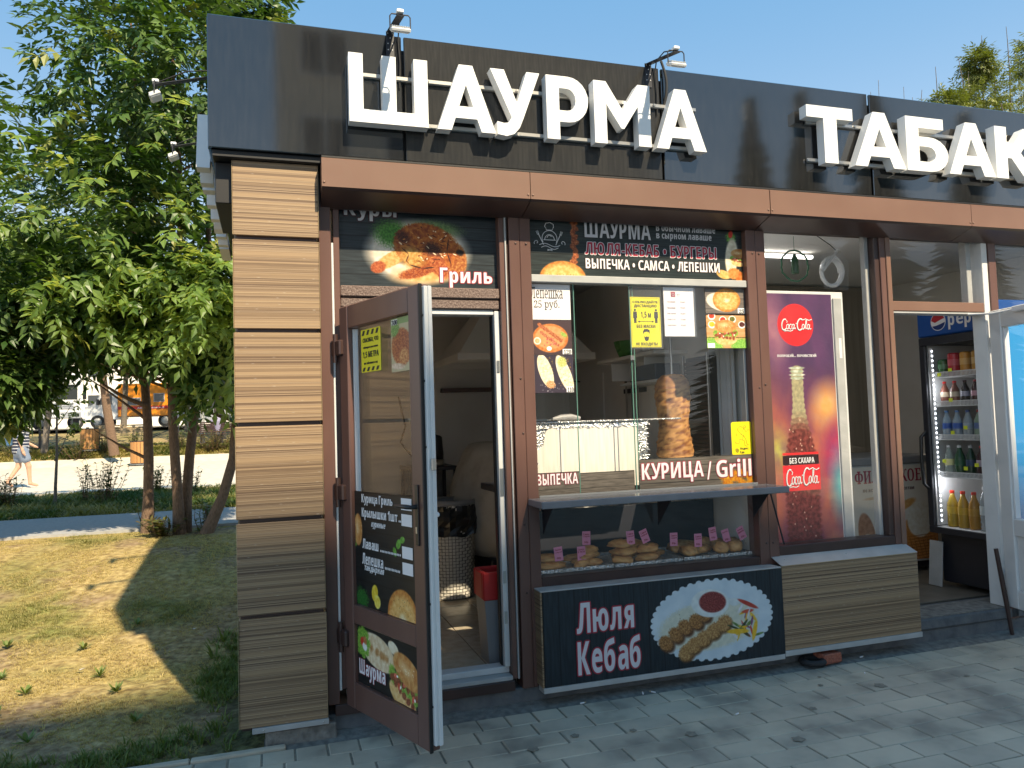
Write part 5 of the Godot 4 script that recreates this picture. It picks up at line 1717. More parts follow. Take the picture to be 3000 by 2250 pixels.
func snack_window() -> void:
	M.crust = mat(Color.WHITE, 0.5)
	M.crust.vertex_color_use_as_albedo = true
	# counter shelf
	var t := thing("counter_shelf", "grey metal counter shelf fixed across the snack window", "shelf", V(0, 0, 0))
	bx(t, "shelf_board", V(1.415, 1.120, 0.024), V(3.035, 1.160, 0.262), M.counter, 0.004)
	bx(t, "upstand", V(1.487, 1.1605, 0.0225), V(2.973, 1.172, 0.030), M.alu, 0.001)
	for x in [1.50, 2.25, 2.93]:
		var b := Geo.new()
		b.poly([Vector2(-0.023, 1.119), Vector2(-0.2, 1.119), Vector2(-0.023, 0.95)], x, x + 0.004)
		b.x = Transform3D(Basis(V(0, 0, -1), V(0, 1, 0), V(1, 0, 0)), Vector3())
		var b2 := Geo.new()
		b2.x = b.x
		b2.poly([Vector2(-0.023, 1.119), Vector2(-0.2, 1.119), Vector2(-0.023, 0.95)], x, x + 0.004)
		part(t, "bracket", b2, M.black_metal)
	var st := Geo.new()
	st.tube([V(2.96, 1.118, 0.17), V(3.15, 0.765, 0.026)], [0.006], 6)
	part(t, "strut", st, M.black_metal)
	# steel trays with foil and pastries
	var tr := [[1.495, 1.985], [1.992, 2.46], [2.467, 2.715], [2.722, 2.968]]
	for k in 4:
		var a: float = tr[k][0]
		var b: float = tr[k][1]
		var g := Geo.new()
		g.cbox(V(a, 0.700, -0.47), V(b, 0.706, -0.06), 0.002)
		g.cbox(V(a, 0.7065, -0.0655), V(b, 0.722, -0.060), 0.002)
		g.cbox(V(a, 0.7065, -0.47), V(b, 0.722, -0.4655), 0.002)
		g.cbox(V(a, 0.7065, -0.465), V(a + 0.005, 0.722, -0.066), 0.002)
		g.cbox(V(b - 0.005, 0.7065, -0.465), V(b, 0.722, -0.066), 0.002)
		one("baking_tray", ["foil lined tray under the pies and rolls", "foil lined tray under the square samsa stack", "narrow foil tray under the three-cornered samsa", "narrow foil tray under the round buns"][k], "tray", g, M.foil)
	var cab := thing("display_cabinet", "dark cabinet that carries the pastry trays behind the low glass", "cabinet")
	bx(cab, "cabinet_body", V(1.49, 0.17, -0.50), V(2.972, 0.698, -0.122), M.black_metal, 0.004)
	bx(cab, "back_board", V(1.49, 0.70, -0.52), V(2.972, 1.02, -0.50), M.black_metal, 0.003)
	var spec := [
		["oval_pie", "flat oval fried pie at the tray's corner, lowest of its pile", 0, 0.105, 0.028, 0.055, [V(1.60, 0.728, -0.14)], "oval pies"],
		["oval_pie", "flat oval fried pie on top of another pie", 0, 0.10, 0.026, 0.05, [V(1.59, 0.772, -0.16), V(1.63, 0.734, -0.26)], "oval pies"],
		["sausage_roll", "small golden sausage roll in the pile between oval pies and samsa", 0, 0.07, 0.026, 0.032, [V(1.80, 0.728, -0.12), V(1.87, 0.728, -0.14), V(1.83, 0.728, -0.20), V(1.85, 0.768, -0.15), V(1.88, 0.765, -0.19), V(1.865, 0.802, -0.17), V(1.80, 0.742, -0.26)], "sausage rolls"],
		["square_samsa", "square folded puff pastry in the stack on the second tray", 2, 0.085, 0.03, 0.075, [V(2.07, 0.730, -0.12), V(2.09, 0.778, -0.13), V(2.08, 0.822, -0.15), V(2.24, 0.735, -0.11), V(2.25, 0.785, -0.13), V(2.16, 0.735, -0.26), V(2.33, 0.735, -0.25), V(2.20, 0.80, -0.25)], "square samsa"],
		["corner_samsa", "three-cornered golden samsa on its narrow foil tray", 1, 0.085, 0.04, 0.07, [V(2.545, 0.742, -0.12), V(2.64, 0.742, -0.17), V(2.54, 0.742, -0.26), V(2.645, 0.742, -0.32)], "three-cornered samsa"],
		["round_bun", "round glazed bun with ridged top on the last tray", 3, 0.052, 0.045, 0.05, [V(2.775, 0.745, -0.12), V(2.885, 0.745, -0.13), V(2.925, 0.745, -0.22), V(2.82, 0.745, -0.23), V(2.78, 0.745, -0.34)], "round buns"]]
	var q := 0
	for s in spec:
		for at in s[6]:
			q += 1
			var g: Geo = lump(s[3], s[4], s[5], s[2], q)
			var o := one(s[0], s[1], "pastry", g, M.crust, at, s[7])
			o.rotation = V(rng.randf_range(-0.1, 0.1), rng.randf_range(-0.5, 0.5), rng.randf_range(-0.08, 0.08))
	# pink price tags on skewers
	var tags := [["Пирожок с капустой", "40р.", 1.637, 0.806, 0.1], ["Сосиска в тесте", "50р.", 1.794, 0.794, 0.03], ["Самса с сыром", "50р.", 1.838, 0.880, -0.03], ["Самса с курицей", "60р.", 2.118, 0.867, 0.06], ["Самса слоёная", "70р.", 2.225, 0.866, 0.35], ["Самса с говядиной", "60р.", 2.441, 0.827, -0.02], ["Самса с бараниной", "60р.", 2.593, 0.815, 0.0], ["Слойка с творогом", "50р.", 2.715, 0.845, 0.12], ["Булочка", "30р.", 2.825, 0.822, 0.25], ["Хачапури мини", "45р.", 2.915, 0.838, 0.42]]
	for k in tags.size():
		var w: Array = tags[k]
		var o := thing("price_tag", "pink price card on a stick " + ["above the oval pies", "before the sausage rolls", "above the sausage rolls", "over the square samsa stack", "tilted behind the square samsa", "over the first three-cornered samsa", "over the second three-cornered samsa", "over the first round bun", "tilted over the middle bun", "tilted most, over the last bun"][k], "price tag", V(w[2], w[3], -0.095 - 0.02 * (k % 3)), "pink price cards")
		o.rotation.z = w[4]
		sheet(o, "card", -0.027, -0.042, 0.027, 0.042, 0.0, M.paper_pink, 0.001)
		text(o, w[0].get_slice(" ", 0), sans, -0.020, 0.018, 0.020, 0.030, 0.0002, M.ink_crimson, "lettering", null, 0, 0.0006)
		if " " in w[0]:
			text(o, w[0].substr(w[0].find(" ") + 1), sans, -0.022, 0.003, 0.022, 0.014, 0.0002, M.ink_crimson, "lettering", null, 0, 0.0006)
		text(o, w[1], sans, -0.015, -0.034, 0.017, -0.018, 0.0002, M.ink_crimson, "lettering", null, 0, 0.0006)
		var g := Geo.new()
		g.cyl(V(0, -0.085, -0.0025), V(0, -0.02, -0.0025), 0.0014, -1, 5)
		part(o, "stick", g, M.slat_pale)
	# box clad in pale wood and foil behind the glass
	t = thing("foil_counter", "counter box faced with pale wood and edged in kitchen foil", "counter", V(0, 0.0528, 0.15))
	t.scale = V(0.967, 0.967, 1)
	bx(t, "counter_body", V(1.49, 1.16, -0.62), V(2.40, 1.585, -0.358), M.foil, 0.004)
	var face := Geo.new()
	face.poly([Vector2(1.625, 1.165), Vector2(1.600, 1.30), Vector2(1.605, 1.42), Vector2(1.655, 1.45), Vector2(1.672, 1.53), Vector2(1.69, 1.562), Vector2(2.10, 1.566), Vector2(2.32, 1.562), Vector2(2.325, 1.44), Vector2(2.318, 1.165)], -0.3575, -0.349)
	part(t, "wood_face", face, M.white_wood)
	var fg := Geo.new()
	# crumpled foil over the edge
	for k in 36:
		var x := 1.60 + k * 0.0225
		fg.tri(V(x, 1.560 + rng.randf_range(-0.012, 0.01), -0.347), V(x + 0.028, 1.562 + rng.randf_range(-0.012, 0.01), -0.343 + rng.randf_range(0, 0.008)), V(x + 0.012, 1.592 + rng.randf_range(-0.006, 0.006), -0.352))
		fg.tri(V(x, 1.592, -0.352), V(x + 0.012, 1.565, -0.345), V(x + 0.028, 1.594, -0.354))
	for k in 40:
		var s: float = [1.575, 2.36][k % 2]
		var y := 1.19 + (k / 2) * 0.0185
		var a := V(s + rng.randf_range(-0.03, 0.0), y, -0.347 - rng.randf_range(0, 0.008))
		fg.tri(a, a + V(0.055, rng.randf_range(-0.006, 0.006), rng.randf_range(-0.006, 0.004)), a + V(0.025, 0.024, rng.randf_range(-0.01, 0.004)))
	part(t, "foil_edge", fg, M.foil)
	bx(t, "counter_top", V(1.49, 1.592, -0.64), V(2.399, 1.604, -0.335), M.foil, 0.004)
	bx(t, "counter_top", V(2.40, 1.592, -0.372), V(2.65, 1.604, -0.336), M.foil, 0.004)
	var kn := thing("carving_knife", "grey electric carving knife lying on the foil counter", "knife", V(1.75, 1.6045, -0.27))
	var kg := Geo.new()
	kg.tube([V(-0.06, 0.014, 0), V(0.0, 0.022, 0), V(0.07, 0.024, 0), V(0.13, 0.014, 0)], [0.008, 0.019, 0.021, 0.013], 10)
	part(kn, "handle", kg, M.grey_plastic)
	bx(kn, "blade", V(-0.20, 0.006, -0.004), V(-0.05, 0.014, 0.0), M.steel, 0.001)
	# meat on the spit
	t = thing("meat_spit", "tall roasted chicken meat cone on a vertical spit", "rotisserie", V(2.63, 0, -0.405))
	var mg := Geo.new()
	mg.tinted = true
	var prof := [[1.335, 0.118], [1.345, 0.128], [1.40, 0.126], [1.46, 0.118], [1.52, 0.106], [1.58, 0.103], [1.64, 0.110], [1.70, 0.120], [1.76, 0.124], [1.82, 0.121], [1.865, 0.104], [1.895, 0.07], [1.905, 0.0]]
	var rows := []
	for i in 60:
		var f := i / 59.0 * (prof.size() - 1)
		var a: Array = prof[mini(int(f), prof.size() - 1)]
		var b: Array = prof[mini(int(f) + 1, prof.size() - 1)]
		var y := lerpf(a[0], b[0], f - int(f))
		var r := lerpf(a[1], b[1], f - int(f))
		var row := []
		for j in 37:
			var th := TAU * (j % 36) / 36.0
			var lay := fn.get_noise_2d(y * 34.0 + 0.35 * sin(th * 2.0), cos(th) * 0.9 + sin(th) * 0.4)
			var nn := fn.get_noise_3d(cos(th) * 2.4, y * 26.0, sin(th) * 2.4)
			var rr := r * 0.97 * (1.0 + 0.075 * lay + 0.10 * nn)
			var cc := Color(0.56, 0.29, 0.10).lerp(Color(0.15, 0.048, 0.018), clampf(0.42 - lay * 1.9 - nn * 1.2 + 0.5 * fn.get_noise_3d(cos(th) * 7.0, y * 70.0, sin(th) * 7.0), 0, 1))
			if y > 1.80:
				cc = cc.lerp(Color(0.42, 0.2, 0.10), 0.5)
			row.append([V(cos(th) * rr, y, -sin(th) * rr), cc, V(cos(th), 0.2 * nn - 0.5 * lay, -sin(th)).normalized()])
		rows.append(row)
	for i in 59:
		for j in 36:
			var qd := [rows[i][j], rows[i][j + 1], rows[i + 1][j + 1], rows[i + 1][j]]
			for trr in [[0, 1, 2], [0, 2, 3]]:
				for kk in [trr[0], trr[2], trr[1]]:
					mg.col = qd[kk][1]
					mg.put(qd[kk][0], qd[kk][2], Vector2())
	var meat := part(t, "meat", mg, M.crust)
	meat.material_override = M.crust
	var sg := Geo.new()
	sg.cyl(V(0, 1.16, 0), V(0, 2.15, 0), 0.009, -1, 8)
	sg.cyl(V(0, 1.30, 0), V(0, 1.332, 0), 0.15, -1, 24)
	sg.cyl(V(0, 1.17, 0), V(0, 1.30, 0), 0.05, -1, 16)
	part(t, "spit", sg, M.steel)
	t = thing("grill_burner", "tall dark burner rack of the spit grill with fire bricks", "grill", V(0, 0, 0.12))
	bx(t, "frame", V(2.89, 1.18, -0.78), V(2.99, 2.03, -0.48), M.black_metal, 0.006)
	bx(t, "frame", V(2.869, 1.18, -0.80), V(2.889, 2.05, -0.785), M.steel, 0.002)
	bx(t, "frame", V(2.869, 1.18, -0.475), V(2.889, 2.05, -0.46), M.steel, 0.002)
	for k in 26:
		bx(t, "burner_row", V(2.872, 1.25 + k * 0.029, -0.78), V(2.889, 1.272 + k * 0.029, -0.48), M.brown_dark, 0.002)
	bx(t, "drip_tray", V(2.42, 1.16, -0.80), V(2.866, 1.175, -0.40), M.steel, 0.002)
	t = thing("grill_table", "steel table that carries the spit grill", "table", V(0, 0, 0))
	bx(t, "table_top", V(2.405, 1.11, -0.75), V(3.0, 1.158, -0.22), M.steel, 0.003)
	for e in [[2.43, -0.72], [2.97, -0.72], [2.43, -0.55], [2.97, -0.55]]:
		bx(t, "leg", V(e[0] - 0.015, 0.176, e[1] - 0.012), V(e[0] + 0.015, 1.109, e[1] + 0.012), M.steel, 0.002)
	t = thing("grey_curtain", "pale grey fly curtain hanging beside the grill", "curtain")
	var cg := Geo.new()
	for k in 22:
		var z0 := -0.16 - k * 0.013
		var x0 := 2.965 + 0.012 * sin(k * 1.9)
		var x1 := 2.965 + 0.012 * sin((k + 1) * 1.9)
		cg.quad(V(x0, 1.18, z0), V(x1, 1.18, z0 - 0.013), V(x1, 2.42, z0 - 0.013), V(x0, 2.42, z0))
	part(t, "cloth", cg, M.alu_dull)


func snack_room() -> void:
	# clay oven
	var t := thing("clay_oven", "big whitewashed clay oven with cracked belly on a dark stand", "oven", V(2.15, 0, -2.35))
	var g := Geo.new()
	g.lathe([Vector2(0.50, 0.47), Vector2(0.58, 0.55), Vector2(0.645, 0.72), Vector2(0.66, 0.88), Vector2(0.64, 1.05), Vector2(0.585, 1.22), Vector2(0.52, 1.36), Vector2(0.47, 1.425), Vector2(0.40, 1.44), Vector2(0.33, 1.43), Vector2(0.30, 1.30), Vector2(0.3, 1.0)], 40)
	part(t, "oven_body", g, M.clay)
	g = Geo.new()
	for cr in [[-2.2, 1.32, 12], [-2.0, 1.05, 9], [-1.85, 0.75, 7]]:
		var pts := []
		var a: float = cr[0]
		var y: float = cr[1]
		for k in cr[2]:
			var r := 0.662 - 1.0 * pow(y - 0.88, 2.0) * 0.75
			pts.append(V(cos(a) * r, y, -sin(a) * r * -1.0))
			a += rng.randf_range(-0.03, 0.05)
			y -= rng.randf_range(0.015, 0.04)
		g.tube(pts, [0.0025], 4)
	part(t, "crack", g, M.ink)
	bx(t, "stand", V(-0.42, 0.176, -0.42), V(0.42, 0.468, 0.42), M.black_metal, 0.01)
	# wicker basket with a black bag over its rim
	t = thing("wicker_basket", "tall pale woven basket lined with a black bag", "basket", V(1.42, 0.175, -2.08))
	g = Geo.new()
	for k in 30:
		var y := 0.012 + k * 0.0255
		for j in 44:
			var a0 := TAU * j / 44.0
			var a1 := TAU * (j + 0.82) / 44.0
			var r := 0.185 + y * 0.035 + (0.004 if (j + k) % 2 else -0.002)
			g.quad(V(cos(a0) * r, y, -sin(a0) * r), V(cos(a1) * r, y, -sin(a1) * r), V(cos(a1) * r, y + 0.021, -sin(a1) * r), V(cos(a0) * r, y + 0.021, -sin(a0) * r))
	part(t, "weave", g, M.white_wood)
	g = Geo.new()
	g.lathe([Vector2(0.178, 0.0), Vector2(0.176, 0.4), Vector2(0.20, 0.775)], 24)
	part(t, "lining", g, M.concrete_worn)
	g = Geo.new()
	g.lathe([Vector2(0.215, 0.765), Vector2(0.222, 0.775), Vector2(0.222, 0.80), Vector2(0.212, 0.81), Vector2(0.2, 0.80)], 28)
	part(t, "rim", g, M.grey_plastic)
	part(t, "bag", bag(0.228, 0.52, 0.765, 28, 3), M.black_plastic)
	# swing bin
	t = thing("swing_bin", "grey plastic bin with a red top standing inside the door", "bin", V(1.31, 0.175, -0.27))
	g = Geo.new()
	var lo := [V(-0.10, 0, -0.085), V(0.10, 0, -0.085), V(0.10, 0, 0.085), V(-0.10, 0, 0.085)]
	var hi := [V(-0.125, 0.43, -0.105), V(0.125, 0.43, -0.105), V(0.125, 0.43, 0.105), V(-0.125, 0.43, 0.105)]
	for k in 4:
		var j := (k + 1) % 4
		g.quad(lo[j], lo[k], hi[k], hi[j])
	g.quad(lo[0], lo[1], lo[2], lo[3])
	part(t, "bin_body", g, M.grey_plastic)
	g = Geo.new()
	for s in [[-0.132, -0.112, 0.132, -0.085], [-0.132, 0.085, 0.132, 0.112], [-0.132, -0.085, -0.10, 0.085], [0.10, -0.085, 0.132, 0.085]]:
		g.cbox(V(s[0], 0.38, s[1]), V(s[2], 0.545, s[3]), 0.008)
	part(t, "bin_top", g, M.red)
	bx(t, "flap", V(-0.099, 0.48, -0.084), V(0.099, 0.492, 0.084), M.grey_plastic, 0.003)
	# stool
	t = thing("metal_stool", "stool on thin chrome legs behind the open door", "stool", V(0.88, 0.175, -0.95))
	g = Geo.new()
	g.lathe([Vector2(0, 0.60), Vector2(0.16, 0.60), Vector2(0.17, 0.62), Vector2(0.16, 0.645), Vector2(0, 0.65)], 24)
	part(t, "seat", g, M.red)
	for k in 4:
		var a := PI / 4 + k * PI / 2
		g = Geo.new()
		g.cyl(V(cos(a) * 0.13, 0.60, sin(a) * 0.13), V(cos(a) * 0.18, 0.0, sin(a) * 0.18), 0.011, -1, 8)
		part(t, "leg", g, M.chrome)
	# side table with kettle
	t = thing("side_table", "black side table beside the clay oven", "table", V(1.38, 0, -2.75))
	bx(t, "table_top", V(-0.22, 1.20, -0.28), V(0.22, 1.235, 0.25), M.black_metal, 0.004)
	bx(t, "back_panel", V(-0.20, 0.176, -0.28), V(0.20, 1.199, -0.26), M.concrete, 0.003)
	for e in [[-0.2, -0.24], [0.2, -0.24], [-0.2, 0.23], [0.2, 0.23]]:
		bx(t, "leg", V(e[0] - 0.015, 0.176, e[1] - 0.015), V(e[0] + 0.015, 1.199, e[1] + 0.015), M.black_metal, 0.002)
	t = thing("electric_kettle", "black electric kettle with a steel base on the side table", "kettle", V(1.42, 1.236, -2.62))
	g = Geo.new()
	g.lathe([Vector2(0.0, 0.06), Vector2(0.075, 0.06), Vector2(0.078, 0.10), Vector2(0.068, 0.26), Vector2(0.05, 0.275), Vector2(0.012, 0.285), Vector2(0.01, 0.305), Vector2(0, 0.307)], 20)
	part(t, "kettle_body", g, M.black_plastic)
	g = Geo.new()
	g.lathe([Vector2(0, 0), Vector2(0.085, 0), Vector2(0.085, 0.015), Vector2(0.08, 0.058), Vector2(0, 0.059)], 20)
	part(t, "kettle_base", g, M.steel)
	g = Geo.new()
	g.tube([V(-0.06, 0.25, 0), V(-0.115, 0.24, 0), V(-0.12, 0.16, 0), V(-0.075, 0.11, 0)], [0.011], 8)
	part(t, "handle", g, M.black_plastic)
	t = thing("wall_board", "reddish wooden board fixed to the rear wall of the snack room", "shelf", V(0, 0, 0))
	bx(t, "board", V(1.62, 1.93, -3.258), V(2.75, 1.97, -3.16), M.brown, 0.003)
	# table corner with a hanging bag, just inside
	t = thing("work_table", "dark work table beside the doorway post", "table", V(0, 0, 0))
	bx(t, "table_top", V(1.42, 1.14, -1.05), V(1.82, 1.185, -0.70), M.black_metal, 0.004)
	for e in [[1.60, -1.0], [1.78, -1.0], [1.78, -0.75], [1.60, -0.75]]:
		bx(t, "leg", V(e[0] - 0.012, 0.176, e[1] - 0.012), V(e[0] + 0.012, 1.139, e[1] + 0.012), M.black_metal, 0.002)
	t = thing("black_bag", "black rubbish bag hanging under the work table", "bag", V(1.575, 0.40, -0.86))
	part(t, "bag", bag(0.10, 0.0, 0.735, 16, 9), M.black_plastic)
	# shelf on the partition with a green bag, cutlery shelf and knives under it
	t = thing("wall_shelf", "long white shelf on the partition above the grill", "shelf", V(0, 0, 0))
	bx(t, "shelf_board", V(2.72, 2.085, -1.85), V(3.008, 2.112, -0.82), M.plaster, 0.003)
	for z in [-1.7, -1.1]:
		bx(t, "bracket", V(2.78, 1.93, z), V(3.008, 2.084, z + 0.012), M.white, 0.002)
	t = thing("green_bag", "crumpled green plastic bag on the white shelf", "bag", V(2.84, 2.113, -1.42))
	var gb := mat(lin(0.07, 0.22, 0.05), 0.4)
	part(t, "bag", bag(0.14, 0.0, 0.13, 14, 4), gb)
	t = thing("paper_roll", "white kitchen paper roll lying before the green bag", "roll", V(2.80, 2.150, -1.18))
	g = Geo.new()
	g.cyl(V(0, 0, -0.09), V(0, 0, 0.09), 0.037, -1, 16)
	part(t, "paper", g, M.paper)
	t = thing("wall_shelf", "short white shelf with a blue-grey box under the long shelf", "shelf", V(0, 0, 0))
	bx(t, "shelf_board", V(2.74, 1.875, -1.46), V(3.008, 1.897, -0.83), M.white, 0.003)
	t = thing("storage_box", "blue-grey plastic box on the short shelf", "box", V(0, 0, 0))
	bx(t, "box_body", V(2.77, 1.898, -1.25), V(2.99, 2.02, -0.90), mat(lin(0.08, 0.10, 0.14), 0.4), 0.008)
	t = thing("knife_rack", "dark magnetic strip with knives on the partition", "rack", V(0, 0, 0))
	bx(t, "strip", V(2.985, 1.83, -1.9), V(3.008, 1.87, -1.5), M.black_metal, 0.003)
	for k in 3:
		var z := -1.85 + k * 0.11
		bx(t, "knife", V(2.978, 1.62 - 0.05 * k, z), V(2.984, 1.90, z + 0.028), M.steel, 0.001)
		bx(t, "knife_handle", V(2.972, 1.90, z), V(2.988, 2.0, z + 0.026), M.black_plastic, 0.003)
	t = thing("prep_table", "low prep table on a slanting brace seen under the counter shelf", "table", V(0, 0, 0))
	bx(t, "table_top", V(1.75, 0.93, -1.5), V(2.75, 0.96, -0.95), M.steel, 0.003)
	for e in [[1.8, -1.45], [2.7, -1.45], [1.8, -1.0], [2.7, -1.0]]:
		bx(t, "leg", V(e[0] - 0.015, 0.176, e[1] - 0.015), V(e[0] + 0.015, 0.929, e[1] + 0.015), M.steel, 0.002)
	for k in 3:
		var o := thing("foam_box", ["white foam food box on the prep table, at its end", "white foam food box in the middle of the prep table", "white foam food box pushed to the rear of the prep table"][k], "box", V(2.0 + k * 0.24, 0.961, -1.08 - k * 0.10), "foam boxes on the prep table")
		bx(o, "box_tray", V(-0.10, 0, -0.07), V(0.10, 0.055, 0.07), M.white, 0.012)
		bx(o, "box_lid", V(-0.104, 0.056, -0.074), V(0.104, 0.085, 0.074), M.white, 0.012)
	t = thing("wall_cable", "black cable sagging along the rear wall of the snack room", "cable", V(0, 0, 0))
	g = Geo.new()
	g.tube([V(1.2, 1.9, -3.252), V(1.26, 1.6, -3.25), V(1.20, 1.45, -3.2), V(1.28, 1.3, -2.98)], [0.008], 6)
	g.tube([V(2.6, 2.85, -3.25), V(2.62, 2.3, -3.25), V(2.8, 2.05, -3.24), V(2.99, 2.0, -2.9)], [0.007], 6)
	part(t, "cord", g, M.rubber)
	# extractor hood over the oven
	t = thing("extractor_hood", "pale sloping extractor hood over the clay oven", "hood", V(2.1, 0, -2.4))
	g = Geo.new()
	var a4 := [V(-0.6, 2.2, -0.5), V(0.6, 2.2, -0.5), V(0.6, 2.2, 0.5), V(-0.6, 2.2, 0.5)]
	var b4 := [V(-0.22, 2.72, -0.2), V(0.22, 2.72, -0.2), V(0.22, 2.72, 0.2), V(-0.22, 2.72, 0.2)]
	for k in 4:
		var j := (k + 1) % 4
		g.quad(a4[j], a4[k], b4[k], b4[j])
	g.cbox(V(-0.62, 2.14, 0.5), V(0.62, 2.2, 0.52), 0.003)
	g.cbox(V(-0.62, 2.14, -0.52), V(0.62, 2.2, -0.5), 0.003)
	g.cbox(V(-0.62, 2.14, -0.5), V(-0.6, 2.2, 0.5), 0.003)
	g.cbox(V(0.6, 2.14, -0.5), V(0.62, 2.2, 0.5), 0.003)
	part(t, "hood_body", g, M.plaster)
	g = Geo.new()
	g.cyl(V(0, 2.70, 0), V(0, 2.92, 0), 0.2, -1, 20)
	part(t, "duct", g, M.steel)
	t = thing("bread_board", "white board with a rounded corner leaning on the partition", "board", V(2.99, 1.55, -2.35))
	g = Geo.new()
	g.x = Transform3D(Basis(V(0, 0, -1), V(0, 1, 0), V(1, 0, 0)), Vector3())
	var l := [Vector2(0, 0), Vector2(0.55, 0), Vector2(0.55, 0.22)]
	for k in 9:
		var an := PI / 2 * k / 8.0
		l.append(Vector2(0.27 + 0.28 * cos(an), 0.22 + 0.28 * sin(an)))
	l += [Vector2(0, 0.5)]
	g.poly(l, 0.0, 0.016)
	part(t, "board", g, M.plaster)


# a slack bag: a ring of uneven folds from y0 to y1
func bag(r: float, y0: float, y1: float, seg: int, sd: int) -> Geo:
	var g := Geo.new()
	var rows := []
	for i in 7:
		var f := i / 6.0
		var row := []
		for j in seg + 1:
			var a := TAU * (j % seg) / seg
			var w := fn.get_noise_3d(cos(a) * 2.2, f * 2.5 + sd, sin(a) * 2.2)
			var rr := r * (1.0 + 0.16 * w + 0.05 * sin(a * 9.0 + f * 4.0 + sd)) * (0.55 + 0.45 * sqrt(f + 0.15) if y0 == 0.0 else 1.0)
			row.append(V(cos(a) * rr, lerpf(y0, y1, f) + 0.04 * w * (1.0 - f), -sin(a) * rr))
		rows.append(row)
	for i in 6:
		for j in seg:
			g.tri(rows[i][j], rows[i][j + 1], rows[i + 1][j + 1])
			g.tri(rows[i][j], rows[i + 1][j + 1], rows[i + 1][j])
	var top := V(0, y1 + (0.015 if y0 == 0.0 else -0.05), 0)
	for j in seg:
		g.tri(rows[6][j], rows[6][j + 1], top)
		if y0 == 0.0:
			g.tri(V(0, y0, 0), rows[0][j + 1], rows[0][j])
	return g


func bottle_geo(r: float, h: float, kind: int) -> Geo:
	var g := Geo.new()
	if kind == 0:      # can
		g.lathe([Vector2(0, 0), Vector2(r * 0.85, 0), Vector2(r, 0.012), Vector2(r, h - 0.015), Vector2(r * 0.84, h), Vector2(0, h - 0.003)], 16)
	elif kind == 1:    # bottle
		g.lathe([Vector2(0, 0), Vector2(r * 0.9, 0), Vector2(r, 0.01), Vector2(r, h * 0.35), Vector2(r * 0.94, h * 0.42), Vector2(r, h * 0.55), Vector2(r * 0.92, h * 0.66), Vector2(r * 0.45, h * 0.84), Vector2(r * 0.38, h * 0.92), Vector2(0, h * 0.92)], 16)
	else:              # ridged water bottle
		var l := [Vector2(0, 0), Vector2(r * 0.9, 0)]
		for k in 12:
			l.append(Vector2(r * (1.0 if k % 2 else 0.86), h * (0.03 + 0.055 * k)))
		l += [Vector2(r * 0.8, h * 0.74), Vector2(r * 0.4, h * 0.88), Vector2(r * 0.36, h * 0.93), Vector2(0, h * 0.93)]
		g.lathe(l, 16)
	return g


func drink(at: Vector3, r: float, h: float, kind: int, body: Color, cap: Color, lab: Color, label: String, cat: String, clear := false) -> void:
	var t := thing("drink_can" if kind == 0 else "drink_bottle", label, cat, at, "drinks in the cooler")
	var key := "drink%s%s" % [body.to_html(), clear]
	if not M.has(key):
		M[key] = mat(body, 0.12 if clear else 0.25)
		if clear:
			M[key].albedo_color.a = 0.45
			M[key].transparency = BaseMaterial3D.TRANSPARENCY_ALPHA
	part(t, "can_body" if kind == 0 else "bottle_body", bottle_geo(r, h, kind), M[key])
	var kc := "flat" + cap.to_html()
	if not M.has(kc):
		M[kc] = mat(cap, 0.4)
	var kl := "flat" + lab.to_html()
	if not M.has(kl):
		M[kl] = mat(lab, 0.4)
	var g := Geo.new()
	if kind == 0:
		g.cyl(V(0, h * 0.45, 0), V(0, h * 0.72, 0), r * 1.012, -1, 16)
		part(t, "label_band", g, M[kl])
	else:
		g.cyl(V(0, h * 0.925, 0), V(0, h, 0), r * 0.43, -1, 12)
		part(t, "cap", g, M[kc])
		g = Geo.new()
		g.cyl(V(0, h * 0.36, 0), V(0, h * 0.56, 0), r * 1.015, -1, 16)
		part(t, "label_band", g, M[kl])


